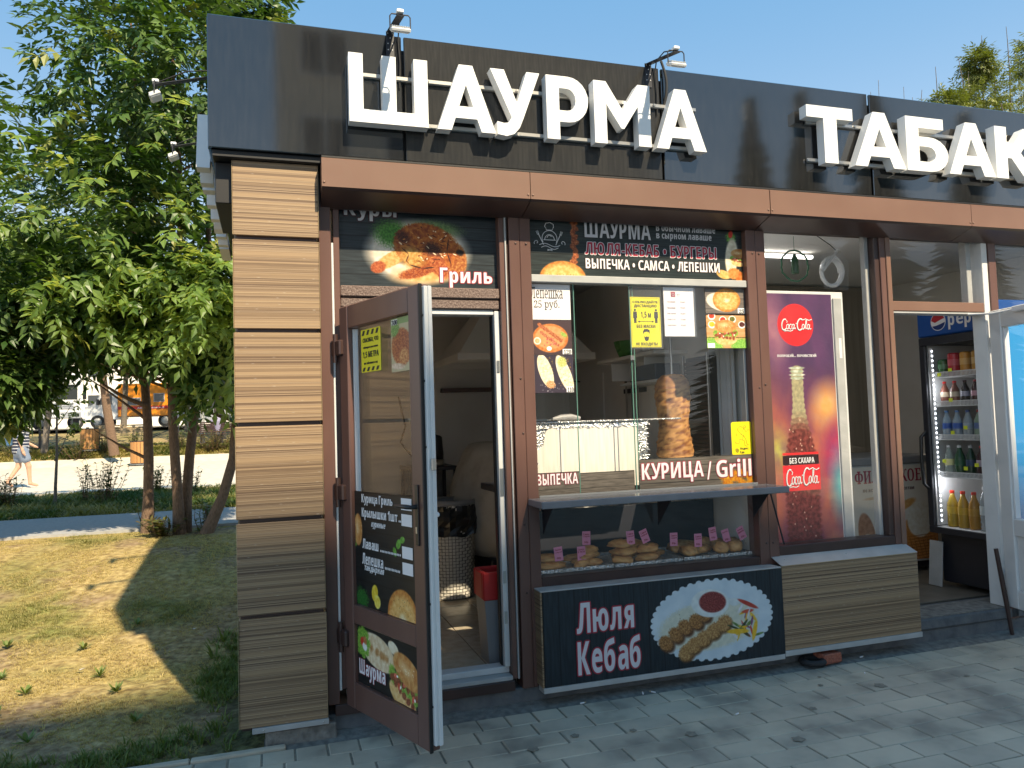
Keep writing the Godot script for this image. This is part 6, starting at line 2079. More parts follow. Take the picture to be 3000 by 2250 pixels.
func drinks_room() -> void:
	# cooler whose printed side fills the window
	var p := Paint.new(150, 580, C("5a3a5c"))
	for y in 580:
		for x in 150:
			var f := y / 580.0
			var n1 := fn.get_noise_2d(x * 0.012, y * 0.006) * 0.5 + 0.5
			var n2 := fn.get_noise_2d(x * 0.010 + 30.0, y * 0.005) * 0.5 + 0.5
			var c := C("6d3f68").lerp(C("3c2c4c"), n1)
			if f > 0.22:
				c = c.lerp(C("b8684a").lerp(C("5c2c52"), clampf(n2 * 1.6 - 0.3, 0, 1)), clampf((f - 0.22) * 6.0, 0, 1))
			p.im.set_pixel(x, y, c)
	p.blob(0.12, 0.12, 0.3, 0.6, 0.0, C("b07a82"), C("8f5c74"), 0.2, 0.9)
	p.blob(0.85, 0.36, 0.34, 0.4, 0.3, C("d89a54"), C("d0a470"), 0.3, 0.8)
	p.blob(0.95, 0.52, 0.30, 0.55, 0.2, C("a82a52"), C("8f2c5c"), 0.3, 0.8)
	p.blob(1.0, 0.62, 0.22, 0.6, 0.0, C("4a9aa0"), C("7ab0a8"), 0.3, 0.9)
	p.blob(0.1, 0.50, 0.24, 0.4, 0.0, C("b0a850"), C("7a6a5c"), 0.3, 0.9)
	p.blob(0.95, 0.88, 0.4, 0.5, 0.2, C("f0c8a0"), C("e8b080"), 0.3, 0.8)
	p.blob(0.05, 0.9, 0.25, 0.5, 0.2, C("c0404c"), C("d87a5a"), 0.3, 0.9)
	p.blob(0.445, 0.101, 0.27, 0.27, 0.0, C("e0262c"), C("e63034"), 0.2, 0.04)
	# the printed bottle
	for k in 40:
		var f := k / 39.0
		var wd := 0.095
		if f > 0.12:
			wd = lerpf(0.095, 0.275, smoothstep(0.12, 0.46, f))
		if f > 0.75:
			wd = 0.275 - (f - 0.75) * 0.12
		var c1 := C("8a8468").lerp(C("4e1c18"), smoothstep(0.18, 0.30, f))
		var c2 := C("b4a880").lerp(C("86403a"), smoothstep(0.18, 0.30, f))
		p.blob(0.43, 0.25 + f * 0.72, wd, 0.075, 0.0, c1, c2, 1.2, 0.12)
	for k in 4:
		p.blob(0.43, 0.240 + k * 0.011, 0.13 - 0.012 * (k % 2), 0.018, 0.0, C("8f9a80"), C("d8dcc8"), 0.8, 0.2)
	for k in 40:
		p.blob(0.43 + rng.randf_range(-0.2, 0.2), rng.randf_range(0.40, 0.85), 0.008, 0.014, 0.0, C("e8c8a8"), C("f4e4d0"), 1.0, 0.6)
	p.rect(0.165, 0.512, 0.695, 0.520, C("d8282c"))
	p.rect(0.165, 0.520, 0.695, 0.550, C("2c1418"))
	p.rect(0.155, 0.550, 0.705, 0.632, C("dc2a30"))
	var t := thing("drinks_cooler", "tall cooler with a cola advertisement printed on its side", "cooler")
	bx(t, "cooler_body", V(3.165, 0.175, -0.85), V(3.84, 2.445, -0.112), M.pvc, 0.006)
	sheet(t, "printed_side", 3.185, 0.30, 3.735, 2.425, -0.1085, printed(p, 0.4), 0.003)
	bx(t, "door_edge", V(3.745, 0.30, -0.111), V(3.815, 2.40, -0.100), M.alu_dull, 0.006)
	bx(t, "rating_label", V(3.775, 1.98, -0.0995), V(3.797, 2.12, -0.0990), M.paper, 0.0002)
	script_logo(t, 3.312, 2.168, 0.25, 0.085, -0.106, M.ink_white)
	text(t, "ПОПРОБУЙ... ПОЧУВСТВУЙ", sans, 3.270, 1.990, 3.585, 2.012, -0.1075, M.ink_white)
	text(t, "БЕЗ САХАРА", sans, 3.325, 1.268, 3.525, 1.306, -0.1075, M.ink_white)
	script_logo(t, 3.290, 1.110, 0.27, 0.125, -0.106, M.ink_white)
	# ice cream chest
	p = Paint.new(256, 256, C("efe6d6"))
	p.blob(0.80, 0.80, 0.30, 0.24, 0.5, C("c87a34"), C("e0a05c"), 1.4, 0.08)
	p.blob(0.80, 0.58, 0.17, 0.20, 0.2, C("e8dcc4"), C("f8f2e4"), 0.7, 0.1)
	p.blob(0.62, 0.42, 0.16, 0.05, -0.4, C("d89a50"), C("e8b878"), 0.8, 0.3)
	for k in 9:
		p.stroke([Vector2(0.60 + k * 0.05, 0.74), Vector2(0.66 + k * 0.05, 1.0)], 0.008, C("9a5420"))
		p.stroke([Vector2(0.58, 0.76 + k * 0.03), Vector2(1.0, 0.74 + k * 0.03)], 0.008, C("9a5420"))
	p.blob(0.16, 0.72, 0.10, 0.26, -0.15, C("a8704c"), C("c8946c"), 0.6, 0.1)
	p.blob(0.17, 0.80, 0.075, 0.12, -0.15, C("e0d0b4"), C("f0e6d2"), 0.6, 0.15)
	p.blob(0.36, 0.70, 0.12, 0.12, 0.1, C("e2c890"), C("f2e2b8"), 0.7, 0.15)
	p.stroke([Vector2(0.30, 0.58), Vector2(0.36, 0.64), Vector2(0.46, 0.66)], 0.02, C("3a2418"))
	p.blob(0.25, 0.33, 0.14, 0.018, -0.05, C("d8b890"), C("e8d0b0"), 0.7, 0.4)
	p.blob(0.92, 0.20, 0.03, 0.16, 0.0, C("a89880"), C("d8ccb8"), 2.0, 0.3)
	t = thing("ice_cream_chest", "low ice cream chest freezer printed with a waffle cone", "freezer")
	bx(t, "chest_body", V(4.76, 0.26, -1.95), V(5.72, 1.13, -1.205), M.pvc, 0.01)
	bx(t, "chest_lid", V(4.75, 1.131, -1.96), V(5.73, 1.20, -1.19), M.grey_plastic, 0.01)
	bx(t, "chest_base", V(4.80, 0.20, -1.9), V(5.70, 0.259, -1.25), M.black_metal, 0.004)
	sheet(t, "printed_front", 4.775, 0.28, 5.70, 1.12, -1.2015, printed(p, 0.4), 0.003)
	text(t, "ФИЛЕВСКОЕ", italic, 4.82, 0.975, 5.545, 1.085, -1.2012, M.ink_red)
	text(t, "по историческим рецептам", sans, 4.90, 0.89, 5.46, 0.925, -1.2012, M.brown)
	for x in [4.82, 5.66]:
		var gw := Geo.new()
		gw.cyl(V(x, 0.1715, -1.3), V(x, 0.199, -1.3), 0.02, -1, 10)
		part(t, "foot", gw, M.black_plastic)
	# glass door cooler, its front turned to the doorway
	t = thing("glass_door_cooler", "glass door drinks cooler with a blue lit header facing the doorway", "cooler")
	var blue := mat(lin(0.012, 0.075, 0.30), 0.35)
	var dn: Material = M.black_metal
	bx(t, "cooler_base", V(5.20, 0.21, -0.70), V(5.78, 0.60, -0.13), dn, 0.01)
	bx(t, "cooler_back", V(5.72, 0.601, -0.72), V(5.78, 2.17, -0.11), M.pvc, 0.004)
	bx(t, "cooler_side", V(5.135, 0.601, -0.725), V(5.719, 2.17, -0.70), dn, 0.004)
	bx(t, "cooler_side", V(5.17, 0.66, -0.699), V(5.719, 2.13, -0.690), M.pvc, 0.002)
	bx(t, "cooler_side", V(5.135, 0.601, -0.135), V(5.719, 2.17, -0.11), dn, 0.004)
	bx(t, "cooler_floor", V(5.16, 0.601, -0.689), V(5.719, 0.655, -0.136), M.pvc, 0.004)
	bx(t, "cooler_ceiling", V(5.135, 2.14, -0.689), V(5.719, 2.17, -0.136), dn, 0.004)
	bx(t, "header", V(5.118, 2.195, -0.735), V(5.78, 2.42, -0.10), blue, 0.012)
	for s in [[0.605, -0.722, 0.655, -0.115], [2.125, -0.722, 2.19, -0.115]]:
		bx(t, "door_frame", V(5.112, s[0], s[1]), V(5.134, s[2], s[3]), dn, 0.004)
	for s in [[-0.722, -0.668], [-0.165, -0.115]]:
		bx(t, "door_frame", V(5.113, 0.656, s[0]), V(5.134, 2.124, s[1]), dn, 0.004)
	var gp := Geo.new()
	gp.quad(V(5.122, 0.656, -0.667), V(5.122, 0.656, -0.166), V(5.122, 2.124, -0.166), V(5.122, 2.124, -0.667))
	part(t, "door_pane", gp, M.glass)
	var hg := Geo.new()
	hg.tube([V(5.112, 1.42, -0.70), V(5.07, 1.38, -0.71), V(5.062, 1.2, -0.71), V(5.075, 1.0, -0.71), V(5.112, 0.96, -0.70)], [0.014], 8)
	part(t, "door_handle", hg, M.black_plastic)
	var led := mat(Color(1, 1, 1), 0.4)
	led.emission_enabled = true
	led.emission = Color(0.95, 0.97, 1.0)
	led.emission_energy_multiplier = 2.2
	bx(t, "led_rail", V(5.150, 0.68, -0.664), V(5.172, 2.11, -0.640), M.pvc, 0.003)
	for k in 36:
		bx(t, "led_light", V(5.152, 0.70 + k * 0.0392, -0.639), V(5.166, 0.714 + k * 0.0392, -0.634), led, 0.002)
	for y in [1.0, 1.75]:
		var om := OmniLight3D.new()
		om.name = "cooler_light"
		om.light_energy = 0.014
		om.light_size = 0.05
		om.omni_range = 3.0
		om.shadow_enabled = true
		om.light_color = Color(0.95, 0.97, 1.0)
		om.position = V(5.20, y, -0.60)
		add_child(om)
	# header emblem: a red, white and blue disc, then the name
	var sy := [M.ink_white, mat(lin(0.45, 0.015, 0.025), 0.4), mat(lin(0.008, 0.03, 0.16), 0.4)]
	var hd := Node3D.new()
	hd.name = "header_print"
	t.add_child(hd)
	hd.position = V(5.1175, 2.305, -0.52)
	hd.rotation.y = -PI / 2
	var dg := Geo.new()
	dg.lathe([Vector2(0.0, 0.001), Vector2(0.072, 0.0), Vector2(0.072, -0.001)], 32)
	var od := part(hd, "disc", dg, sy[0])
	od.rotation.x = PI / 2
	for s in 2:
		var l := []
		for k in 17:
			var a := (0.35 + 2.6 * k / 16.0) if s == 0 else (PI + 0.5 + 2.5 * k / 16.0)
			l.append(Vector2(cos(a) * 0.066, sin(a) * 0.066))
		if s == 0:
			l += [Vector2(-0.03, -0.005), Vector2(0.02, 0.012)]
		else:
			l += [Vector2(0.02, -0.022), Vector2(-0.02, -0.03)]
		var g := Geo.new()
		g.poly(l, 0.0012, 0.002)
		part(hd, "disc", g, sy[1 + s])
	text(hd, "pepsi", sans, 0.095, -0.075, 0.40, 0.06, 0.0006, M.ink_white)
	# shelves and what stands on them
	var shelves := [1.865, 1.63, 1.36, 1.06]
	for y in shelves:
		bx(t, "wire_shelf", V(5.19, y - 0.004, -0.685), V(5.70, y, -0.14), M.pvc, 0.001)
		var g := Geo.new()
		g.box(V(5.176, y + 0.034, -0.66), V(5.182, y + 0.040, -0.14))
		g.box(V(5.176, y - 0.006, -0.66), V(5.182, y, -0.14))
		for k in 44:
			g.box(V(5.177, y, -0.66 + k * 0.0118), V(5.181, y + 0.034, -0.655 + k * 0.0118))
		part(t, "shelf_front", g, M.pvc)
	var row0 := [["1f5a28", "green juice carton can at the end of the top shelf"], ["b01a2a", "large red soda can on the top shelf"], ["c0862a", "amber soda can on the top shelf"], ["b88a3c", "gold patterned soda can on the top shelf"], ["a8203a", "crimson soda can on the top shelf"]]
	for k in 5:
		drink(V(5.23, 1.866, -0.60 + k * 0.105), 0.04 if k != 1 else 0.046, 0.14 if k == 0 else 0.185, 0, C(row0[k][0]), C("d0d0d0"), C(row0[k][0]).lightened(0.25), row0[k][1], "can")
	var row1 := [["7a4a3c", "c02020", "small red capped juice bottle on the second shelf"], ["7a4a3c", "c02020", "small red capped juice bottle on the second shelf"], ["1a1416", "3a1420", "dark cola bottle with a white label on the second shelf"], ["3a1418", "a02030", "cola bottle with a pink label on the second shelf"], ["2c2020", "4a2a30", "brown bottle with a grey label on the second shelf"]]
	for k in 5:
		drink(V(5.23, 1.631, -0.60 + k * 0.095), 0.033, 0.195, 1, C(row1[k][0]), C(row1[k][1]), C(["c8b8a0", "c8b8a0", "a8a8b8", "c090a0", "a89aa0"][k]), row1[k][2], "bottle")
	var row2 := [["a8c0d0", "4a78b0", "clear water bottle with a blue label on the middle shelf"], ["b0c4d0", "5a80b8", "clear water bottle beside the blue labelled one"], ["b8c8d0", "2a4a8a", "clear bottle with a pale blue label on the middle shelf"], ["a8c8b0", "b02a2a", "greenish bottle with a red cap on the middle shelf"], ["98b880", "3a7a3c", "green tinted bottle at the near end of the middle shelf"]]
	for k in 5:
		drink(V(5.235, 1.361, -0.60 + k * 0.098), 0.036, 0.23, 1, C(row2[k][0]), C(row2[k][1]), C(["2a58a8", "2a58a8", "a0b0c0", "506a9a", "8ab030"][k]), row2[k][2], "bottle", true)
	var row3 := [["a8b8b0", "d8d8d8", "clear glass bottle with a yellow ticket on the fourth shelf"], ["1a4a2c", "d8d8d8", "slim green glass bottle on the fourth shelf"], ["123a28", "c8c8c8", "dark green mineral water bottle on the fourth shelf"], ["3a1a24", "c02020", "dark berry drink bottle with a red cap"], ["b8a8c0", "8060a0", "milky bottle with a violet label on the fourth shelf"]]
	for k in 5:
		drink(V(5.235, 1.061, -0.60 + k * 0.10), 0.036 + 0.004 * (k % 2), 0.25, 1, C(row3[k][0]), C(row3[k][1]), C(["e8e0a0", "285a3c", "1c3a60", "b8a8b8", "5a4a8a"][k]), row3[k][2], "bottle", k == 0)
	var row4 := [["a88a2c", "d03018", "yellow drink bottle with a red cap on the cooler floor"], ["b08a30", "d03018", "yellow drink bottle with a red cap beside the first"], ["a8782c", "c82c18", "amber drink bottle with a red cap on the cooler floor"], ["b8c4c8", "d8d8d8", "big ridged clear water bottle on the cooler floor"], ["b0bcc0", "d87a20", "clear water bottle with an orange cap at the near end"]]
	for k in 5:
		drink(V(5.24, 0.656, -0.60 + k * 0.10), 0.042, 0.29 if k < 3 else 0.34, 1 if k < 3 else 2, C(row4[k][0]), C(row4[k][1]), C(["c8a838", "c8a030", "b88830", "c8d0d0", "d8d070"][k]), row4[k][2], "bottle", k > 2)
	var yel := mat(lin(0.72, 0.80, 0.02), 0.6)
	var n := 0
	for s in [[1.87, -0.595], [1.90, -0.49], [1.66, -0.50], [1.40, -0.50], [1.44, -0.24], [1.44, -0.38], [1.17, -0.595], [1.12, -0.40], [1.15, -0.30], [1.12, -0.21], [0.80, -0.20]]:
		n += 1
		var o := thing("price_ticket", "small yellow price ticket on the front of a drink", "price tag", V(5.180, s[0], s[1]), "yellow price tickets")
		bx(o, "ticket", V(-0.004, 0, -0.018), V(-0.0028, 0.028, 0.018), yel, 0.0002)
	# cabinet foot and a leaning strip of tin
	var f := thing("tin_strip", "bent strip of bare tin leaning on the cooler base", "scrap", V(5.13, 0.175, -0.70))
	var fg := Geo.new()
	fg.x = Transform3D(Basis(Vector3.BACK, -0.10), Vector3())
	fg.cbox(V(-0.01, 0.0, -0.07), V(-0.002, 0.36, 0.06), 0.002)
	part(f, "sheet_metal", fg, M.alu_dull)
	# things hung at the ceiling behind the drinks window
	t = thing("hanging_hose", "coil of white hose in a clear bag hung over the cooler", "hose", V(3.93, 2.63, -0.33))
	g_coil(t)
	t = thing("green_wreath", "round green wire wreath with a bottle hung over the cooler", "wreath", V(3.72, 2.70, -0.45))
	var wg := Geo.new()
	var pts := []
	for k in 41:
		pts.append(V(cos(k * TAU / 40) * 0.12 + 0.004 * sin(k * 5.1), sin(k * TAU / 40) * 0.115, 0.005 * cos(k * 3.7)))
	wg.tube(pts, [0.007], 6)
	wg.tube([V(0, 0.115, 0), V(0, 0.22, 0)], [0.002], 4)
	part(t, "ring", wg, mat(lin(0.02, 0.14, 0.07), 0.5))
	part(t, "bottle", bottle_geo(0.028, 0.16, 1), mat(lin(0.03, 0.10, 0.05), 0.2), V(0, -0.06, 0))
	t = thing("red_cup", "dark red cup standing on top of the cooler", "cup", V(3.30, 2.446, -0.35))
	wg = Geo.new()
	wg.lathe([Vector2(0, 0), Vector2(0.04, 0), Vector2(0.055, 0.16), Vector2(0.058, 0.165), Vector2(0.05, 0.16), Vector2(0.036, 0.02), Vector2(0, 0.02)], 16)
	part(t, "cup_body", wg, mat(lin(0.12, 0.02, 0.02), 0.4))
	# a tube lamp on the ceiling
	t = thing("ceiling_lamp", "white tube lamp on the ceiling of the drinks room", "lamp", V(3.75, 2.90, -0.9))
	var lm := mat(Color.WHITE, 0.5)
	lm.emission_enabled = true
	lm.emission = Color(1, 0.98, 0.94)
	lm.emission_energy_multiplier = 1.4
	bx(t, "lamp_tube", V(-0.5, -0.035, -0.02), V(0.5, -0.005, 0.02), lm, 0.008)
	var al := AreaLight3D.new()
	al.name = "ceiling_light"
	al.area_size = Vector2(1.0, 0.04)
	al.light_energy = 0.2
	al.shadow_enabled = true
	al.position = V(3.75, 2.855, -0.9)
	al.rotation.x = -PI / 2
	add_child(al)
	# blue advertisement in the window past the white door
	t = thing("window_poster", "bright blue film with a white band in the window past the white door", "poster")
	bx(t, "film", V(5.20, 0.76, -0.040), V(6.18, 2.30, -0.036), mat(lin(0.02, 0.27, 0.62), 0.4), 0.0005)
	bx(t, "white_band", V(5.42, 1.50, -0.0355), V(6.18, 1.85, -0.0350), M.ink_white, 0.0002)


func g_coil(t: Node3D) -> void:
	var g := Geo.new()
	var pts := []
	for k in 66:
		var a := k * TAU / 26.0
		var r := 0.092 + 0.006 * (k / 26)
		pts.append(V(cos(a) * r * 0.92, sin(a) * r * 1.05, 0.012 * (k / 26.0)))
	pts.append(V(0.05, 0.16, 0.03))
	g.tube(pts, [0.013], 8)
	part(t, "coil", g, M.white)
	var b := Geo.new()
	b.poly([Vector2(-0.13, 0.12), Vector2(-0.10, -0.13), Vector2(0.11, -0.14), Vector2(0.125, 0.08), Vector2(0.06, 0.15)], 0.052, 0.053)
	part(t, "clear_bag", b, M.clear_film)
	var c := Geo.new()
	c.tube([V(0.05, 0.15, 0.03), V(0.0, 0.20, 0.02), V(-0.10, 0.27, 0.0)], [0.003], 5)
	part(t, "cord", c, M.rubber)


# one compound leaf: leaflets in pairs along a stalk and one at the tip
func spray_mesh(pairs: int, leaf: float, wid: float, sd: int) -> Mesh:
	var g := Geo.new()
	var q := RandomNumberGenerator.new()
	q.seed = sd
	var ln := leaf * (pairs * 0.55 + 0.4)
	for k in pairs * 2 + 1:
		var f := 1.0 if k == pairs * 2 else (float(k / 2) + 0.7) / (pairs + 0.4)
		var base := V(0, -0.10 * f * f * ln, f * ln)
		var yaw := 0.0 if k == pairs * 2 else (1.0 if k % 2 else -1.0) * q.randf_range(0.75, 1.15)
		var dir := V(sin(yaw), q.randf_range(-0.55, 0.1), cos(yaw)).normalized()
		var side := V(cos(yaw), q.randf_range(-0.3, 0.3), -sin(yaw)).normalized()
		var l := leaf * q.randf_range(0.8, 1.15)
		var w := wid * q.randf_range(0.85, 1.15)
		var up := side.cross(dir).normalized()
		if up.y < 0:
			up = -up
		var a := base
		var b := base + dir * l * 0.42 + side * w * 0.5 + up * w * 0.14
		var c := base + dir * l * 0.42 - side * w * 0.5 + up * w * 0.14
		var m := base + dir * l * 0.5 - up * l * 0.02
		var e := base + dir * l - up * l * 0.14
		g.tri(a, b, m)
		g.tri(m, b, e)
		g.tri(a, m, c)
		g.tri(m, e, c)
	g.cyl(Vector3.ZERO, V(0, -0.08 * ln, ln), 0.0022, 0.0012, 4)
	return g.mesh()


func scatter(p: Node, called: String, me: Mesh, m: Material, xf: Array, cols: Array) -> void:
	var mm := MultiMesh.new()
	mm.transform_format = MultiMesh.TRANSFORM_3D
	mm.use_colors = true
	mm.mesh = me
	mm.instance_count = xf.size()
	for k in xf.size():
		mm.set_instance_transform(k, xf[k])
		mm.set_instance_color(k, cols[k])
	var o := MultiMeshInstance3D.new()
	o.name = called
	o.multimesh = mm
	o.material_override = m
	p.add_child(o, true)
	o.set_meta("kind", "stuff")


func limb(g: Geo, a: Vector3, b: Vector3, r0: float, r1: float, bend: float, seg := 6) -> Array:
	var pts := []
	var rad := []
	var off := V(rng.randf_range(-1, 1), rng.randf_range(-0.3, 0.3), rng.randf_range(-1, 1)) * bend
	for k in seg + 1:
		var f := float(k) / seg
		pts.append(a.lerp(b, f) + off * sin(f * PI) + V(rng.randf_range(-1, 1), 0, rng.randf_range(-1, 1)) * bend * 0.12)
		rad.append(lerpf(r0, r1, f))
	g.tube(pts, rad, 7)
	return pts


# balls: [centre, radii]; leaves hang on twigs drawn inside them
func crown(t: Node3D, balls: Array, count: int, me: Mesh, tint: Array, grow := 1.0, single := 0, hole := -0.22, by_kiosk := false, leaf := 0.145) -> void:
	var xf := []
	var cols := []
	var eye := V(0, 1.6, 4.25)
	var tries := 0
	while xf.size() < count and tries < count * 30:
		tries += 1
		var b: Array = balls[rng.randi() % balls.size()]
		var d := V(rng.randfn(), rng.randfn(), rng.randfn()).normalized()
		var rr := pow(rng.randf(), 0.45)
		var p: Vector3 = b[0] + d * rr * b[1]
		if fn.get_noise_3d(p.x * 0.95 / grow, p.y * 0.95 / grow, p.z * 0.95 / grow) + 0.5 * fn.get_noise_3d(p.x * 2.4 / grow, p.y * 2.4 / grow + 7.0, p.z * 2.4 / grow) < hole:
			continue
		if by_kiosk and (p.x > -0.55 and p.z > -3.9 and p.y < 4.2 or p.y < 2.45 and p.x > -2.35 and p.x < -0.95):
			continue
		var out := (d + V(0, -0.25, 0) + V(rng.randfn(), rng.randfn(), rng.randfn()) * 0.35).normalized()
		var up := (V(0, 1, 0) + V(rng.randfn(), rng.randfn(), rng.randfn()) * 0.3).normalized()
		var bs := Basis.looking_at(-out, up)
		xf.append(Transform3D(bs.scaled(Vector3.ONE * grow * rng.randf_range(0.75, 1.2)), p))
		var c: Color = tint[0].lerp(tint[1], rng.randf()) * rng.randf_range(0.8, 1.2)
		if tint.size() > 2 and rng.randf() < 0.06:
			c = tint[2]
		cols.append(c)
	if single > 0:
		var ord := range(xf.size())
		ord.sort_custom(func(i, j): return xf[i].origin.distance_squared_to(eye) < xf[j].origin.distance_squared_to(eye))
		var mats := []
		for k in 4:
			var lm := leaf_mat()
			lm.vertex_color_use_as_albedo = false
			var c: Color = tint[0].lerp(tint[1], k / 3.0)
			lm.albedo_color = c.linear_to_srgb()
			mats.append(lm)
		var xr := []
		var cr := []
		for n in ord.size():
			if n < single:
				var o := partm(t, "leaf", me, mats[rng.randi() % 4])
				o.transform = xf[ord[n]]
			else:
				xr.append(xf[ord[n]])
				cr.append(cols[ord[n]])
		xf = xr
		cols = cr
	var h := xf.size() / 2
	scatter(t, "crown", me, M.leaf, xf.slice(0, h), cols.slice(0, h))
	scatter(t, "crown", spray_mesh(2, leaf * 0.85, leaf * 0.42, 31), M.leaf, xf.slice(h), cols.slice(h))


func tree_group() -> void:
	var spray := spray_mesh(3, 0.145, 0.066, 5)
	var tint := [Color(0.04, 0.095, 0.02), Color(0.135, 0.215, 0.05), Color(0.26, 0.28, 0.07)]
	var t := thing("ash_tree", "leafy many-stemmed tree with four thin trunks beside the kiosk", "tree", Vector3())
	var bases := [V(-1.42, 0.40, -5.75), V(-1.085, 0.42, -5.5), V(-0.955, 0.42, -5.58), V(-0.63, 0.42, -5.25)]
	var tops := [V(-1.62, 6.8, -6.0), V(-1.0, 6.4, -5.3), V(-0.55, 7.0, -6.0), V(-0.35, 6.5, -5.8)]
	for k in 4:
		var g := Geo.new()
		var pts := []
		var rad := []
		for i in 15:
			var f := i / 14.0
			var p: Vector3 = bases[k].lerp(tops[k], f)
			if k == 3:
				p.x += 0.22 * sin(minf(f * 6.0, 1.0) * PI / 2) - 0.10
			p += V(0.05 * sin(f * 9.0 + k * 2.0), 0, 0.05 * cos(f * 7.0 + k))
			pts.append(p)
			rad.append(lerpf(0.062, 0.012, f) * (1.25 if i == 0 else 1.0))
		g.tube(pts, rad, 10)
		var tr := part(t, "trunk", g, M.bark)
		var lg := Geo.new()
		for i in 11:
			var f := rng.randf_range(0.2, 0.95)
			var a: Vector3 = pts[int(f * 14)]
			var an := rng.randf() * TAU
			limb(lg, a, a + V(cos(an), rng.randf_range(0.15, 0.8), sin(an)) * rng.randf_range(0.5, 1.0), 0.022 * (1.2 - f), 0.004, 0.08)
		part(tr, "branch", lg, M.bark)
	var g2 := Geo.new()
	limb(g2, V(-1.42, 1.95, -5.75), V(-1.78, 2.18, -5.2), 0.03, 0.012, 0.04)
	part(t, "branch", g2, M.bark)
	var balls := [[V(-1.0, 4.9, -5.5), V(1.5, 2.9, 1.6)], [V(-2.1, 3.9, -5.2), V(1.1, 1.6, 1.2)], [V(-1.0, 6.3, -5.8), V(1.2, 1.3, 1.4)], [V(-2.4, 2.95, -5.2), V(0.75, 0.75, 0.8)], [V(-1.2, 3.05, -5.6), V(1.25, 0.62, 1.1)], [V(-0.2, 7.1, -6.0), V(0.5, 0.4, 0.5)], [V(-2.75, 2.25, -5.2), V(0.2, 0.3, 0.3)], [V(-0.95, 2.45, -5.2), V(0.35, 0.2, 0.3)], [V(-0.7, 3.3, -4.9), V(0.8, 1.4, 0.7)], [V(-1.3, 6.0, -5.4), V(1.3, 1.3, 1.3)]]
	crown(t, balls, 6000, spray, tint, 1.0, 300, -0.15, true)
	var u := thing("ash_tree", "leafy tree standing behind the footpath past the many-stemmed one", "tree", Vector3())
	var gu := Geo.new()
	limb(gu, V(-4.6, 0.4, -9.0), V(-4.3, 6.0, -8.8), 0.09, 0.03, 0.1)
	part(u, "trunk", gu, M.bark)
	crown(u, [[V(-4.5, 4.8, -8.6), V(1.5, 2.1, 1.5)], [V(-3.7, 3.6, -8.0), V(1.0, 0.9, 1.0)], [V(-4.4, 3.2, -7.6), V(0.7, 0.7, 0.7)], [V(-2.6, 4.6, -8.8), V(1.4, 1.6, 1.2)], [V(-1.2, 4.3, -8.9), V(1.6, 1.5, 1.2)]], 2300, spray, tint, 1.1, 0, -0.3)
	# the tree behind the roof
	var w := thing("willow_tree", "pale green bushy treetop with bare twigs rising behind the kiosk roof", "tree", V(0, 0, 0))
	var gw := Geo.new()
	limb(gw, V(16.0, 0.4, -8.5), V(15.6, 7.0, -8.3), 0.16, 0.06, 0.2)
	for k in 14:
		var a := rng.randf() * TAU
		limb(gw, V(15.7, 5.0, -8.3), V(15.6 + cos(a) * 1.9, 7.4 + rng.randf() * 1.0, -8.4 + sin(a) * 1.5), 0.04, 0.01, 0.2)
	part(w, "trunk", gw, M.bark_grey)
	for s in [[13.6, 7.9, 8.9], [14.25, 8.2, 9.15], [14.5, 8.2, 8.9], [14.95, 8.6, 9.75], [15.7, 8.9, 10.05], [13.2, 7.6, 8.35], [15.3, 8.6, 9.3], [16.3, 9.2, 10.0]]:
		var tw := Geo.new()
		limb(tw, V(s[0] + 0.1, s[1] - 0.8, -8.2), V(s[0], s[2], -8.1), 0.02, 0.005, 0.06)
		part(w, "twig", tw, M.bark_grey)
	crown(w, [[V(15.6, 8.2, -8.3), V(1.3, 0.85, 1.0)], [V(16.7, 8.8, -8.4), V(1.2, 1.0, 1.0)], [V(14.6, 8.0, -8.2), V(0.75, 0.5, 0.6)], [V(14.95, 9.1, -8.2), V(0.22, 0.32, 0.2)], [V(13.8, 8.05, -8.1), V(0.4, 0.22, 0.3)], [V(17.0, 9.6, -8.4), V(0.5, 0.5, 0.4)]], 2600, spray_mesh(4, 0.10, 0.03, 8), [Color(0.13, 0.16, 0.035), Color(0.25, 0.27, 0.07)], 1.0, 0, -0.4, false, 0.10)
	var br := thing("bare_sapling", "few bare twigs showing over the roof edge above ТАБАК", "plant", Vector3())
	for s in [[8.1, 6.55], [8.25, 6.75], [8.7, 6.7], [8.85, 6.55]]:
		var gb := Geo.new()
		limb(gb, V(s[0] + 0.05, 2.5, -4.2), V(s[0], s[1] * 0.93, -4.2), 0.012, 0.003, 0.05)
		part(br, "twig", gb, M.bark_grey)


func weed(label: String, at: Vector3, h: float, spread: float, stems: int, dry: float) -> void:
	var t := thing("weed_clump", label, "plant", at, "weeds along the footpath")
	var g := Geo.new()
	var lf := Geo.new()
	lf.tinted = true
	for k in stems:
		var a := rng.randf() * TAU
		var tip := V(cos(a) * spread * rng.randf(), h * rng.randf_range(0.6, 1.0), sin(a) * spread * rng.randf())
		var pts := limb(g, V(tip.x * 0.3, -0.05, tip.z * 0.3), tip, 0.006, 0.002, 0.05, 7)
		for i in range(1, pts.size()):
			for n in 5:
				var p: Vector3 = pts[i]
				var d := V(rng.randfn(), rng.randf_range(-0.2, 0.5), rng.randfn()).normalized()
				var s := d.cross(Vector3.UP).normalized() * 0.018
				var l := rng.randf_range(0.05, 0.10)
				lf.col = Color(0.07, 0.12, 0.025).lerp(Color(0.18, 0.23, 0.06), rng.randf()).lerp(Color(0.24, 0.13, 0.055), dry * rng.randf())
				lf.tri(p, p + d * l * 0.5 + s, p + d * l)
				lf.tri(p, p + d * l, p + d * l * 0.5 - s)
	part(t, "stem", g, M.bark)
	part(t, "leaves", lf, M.leaf)


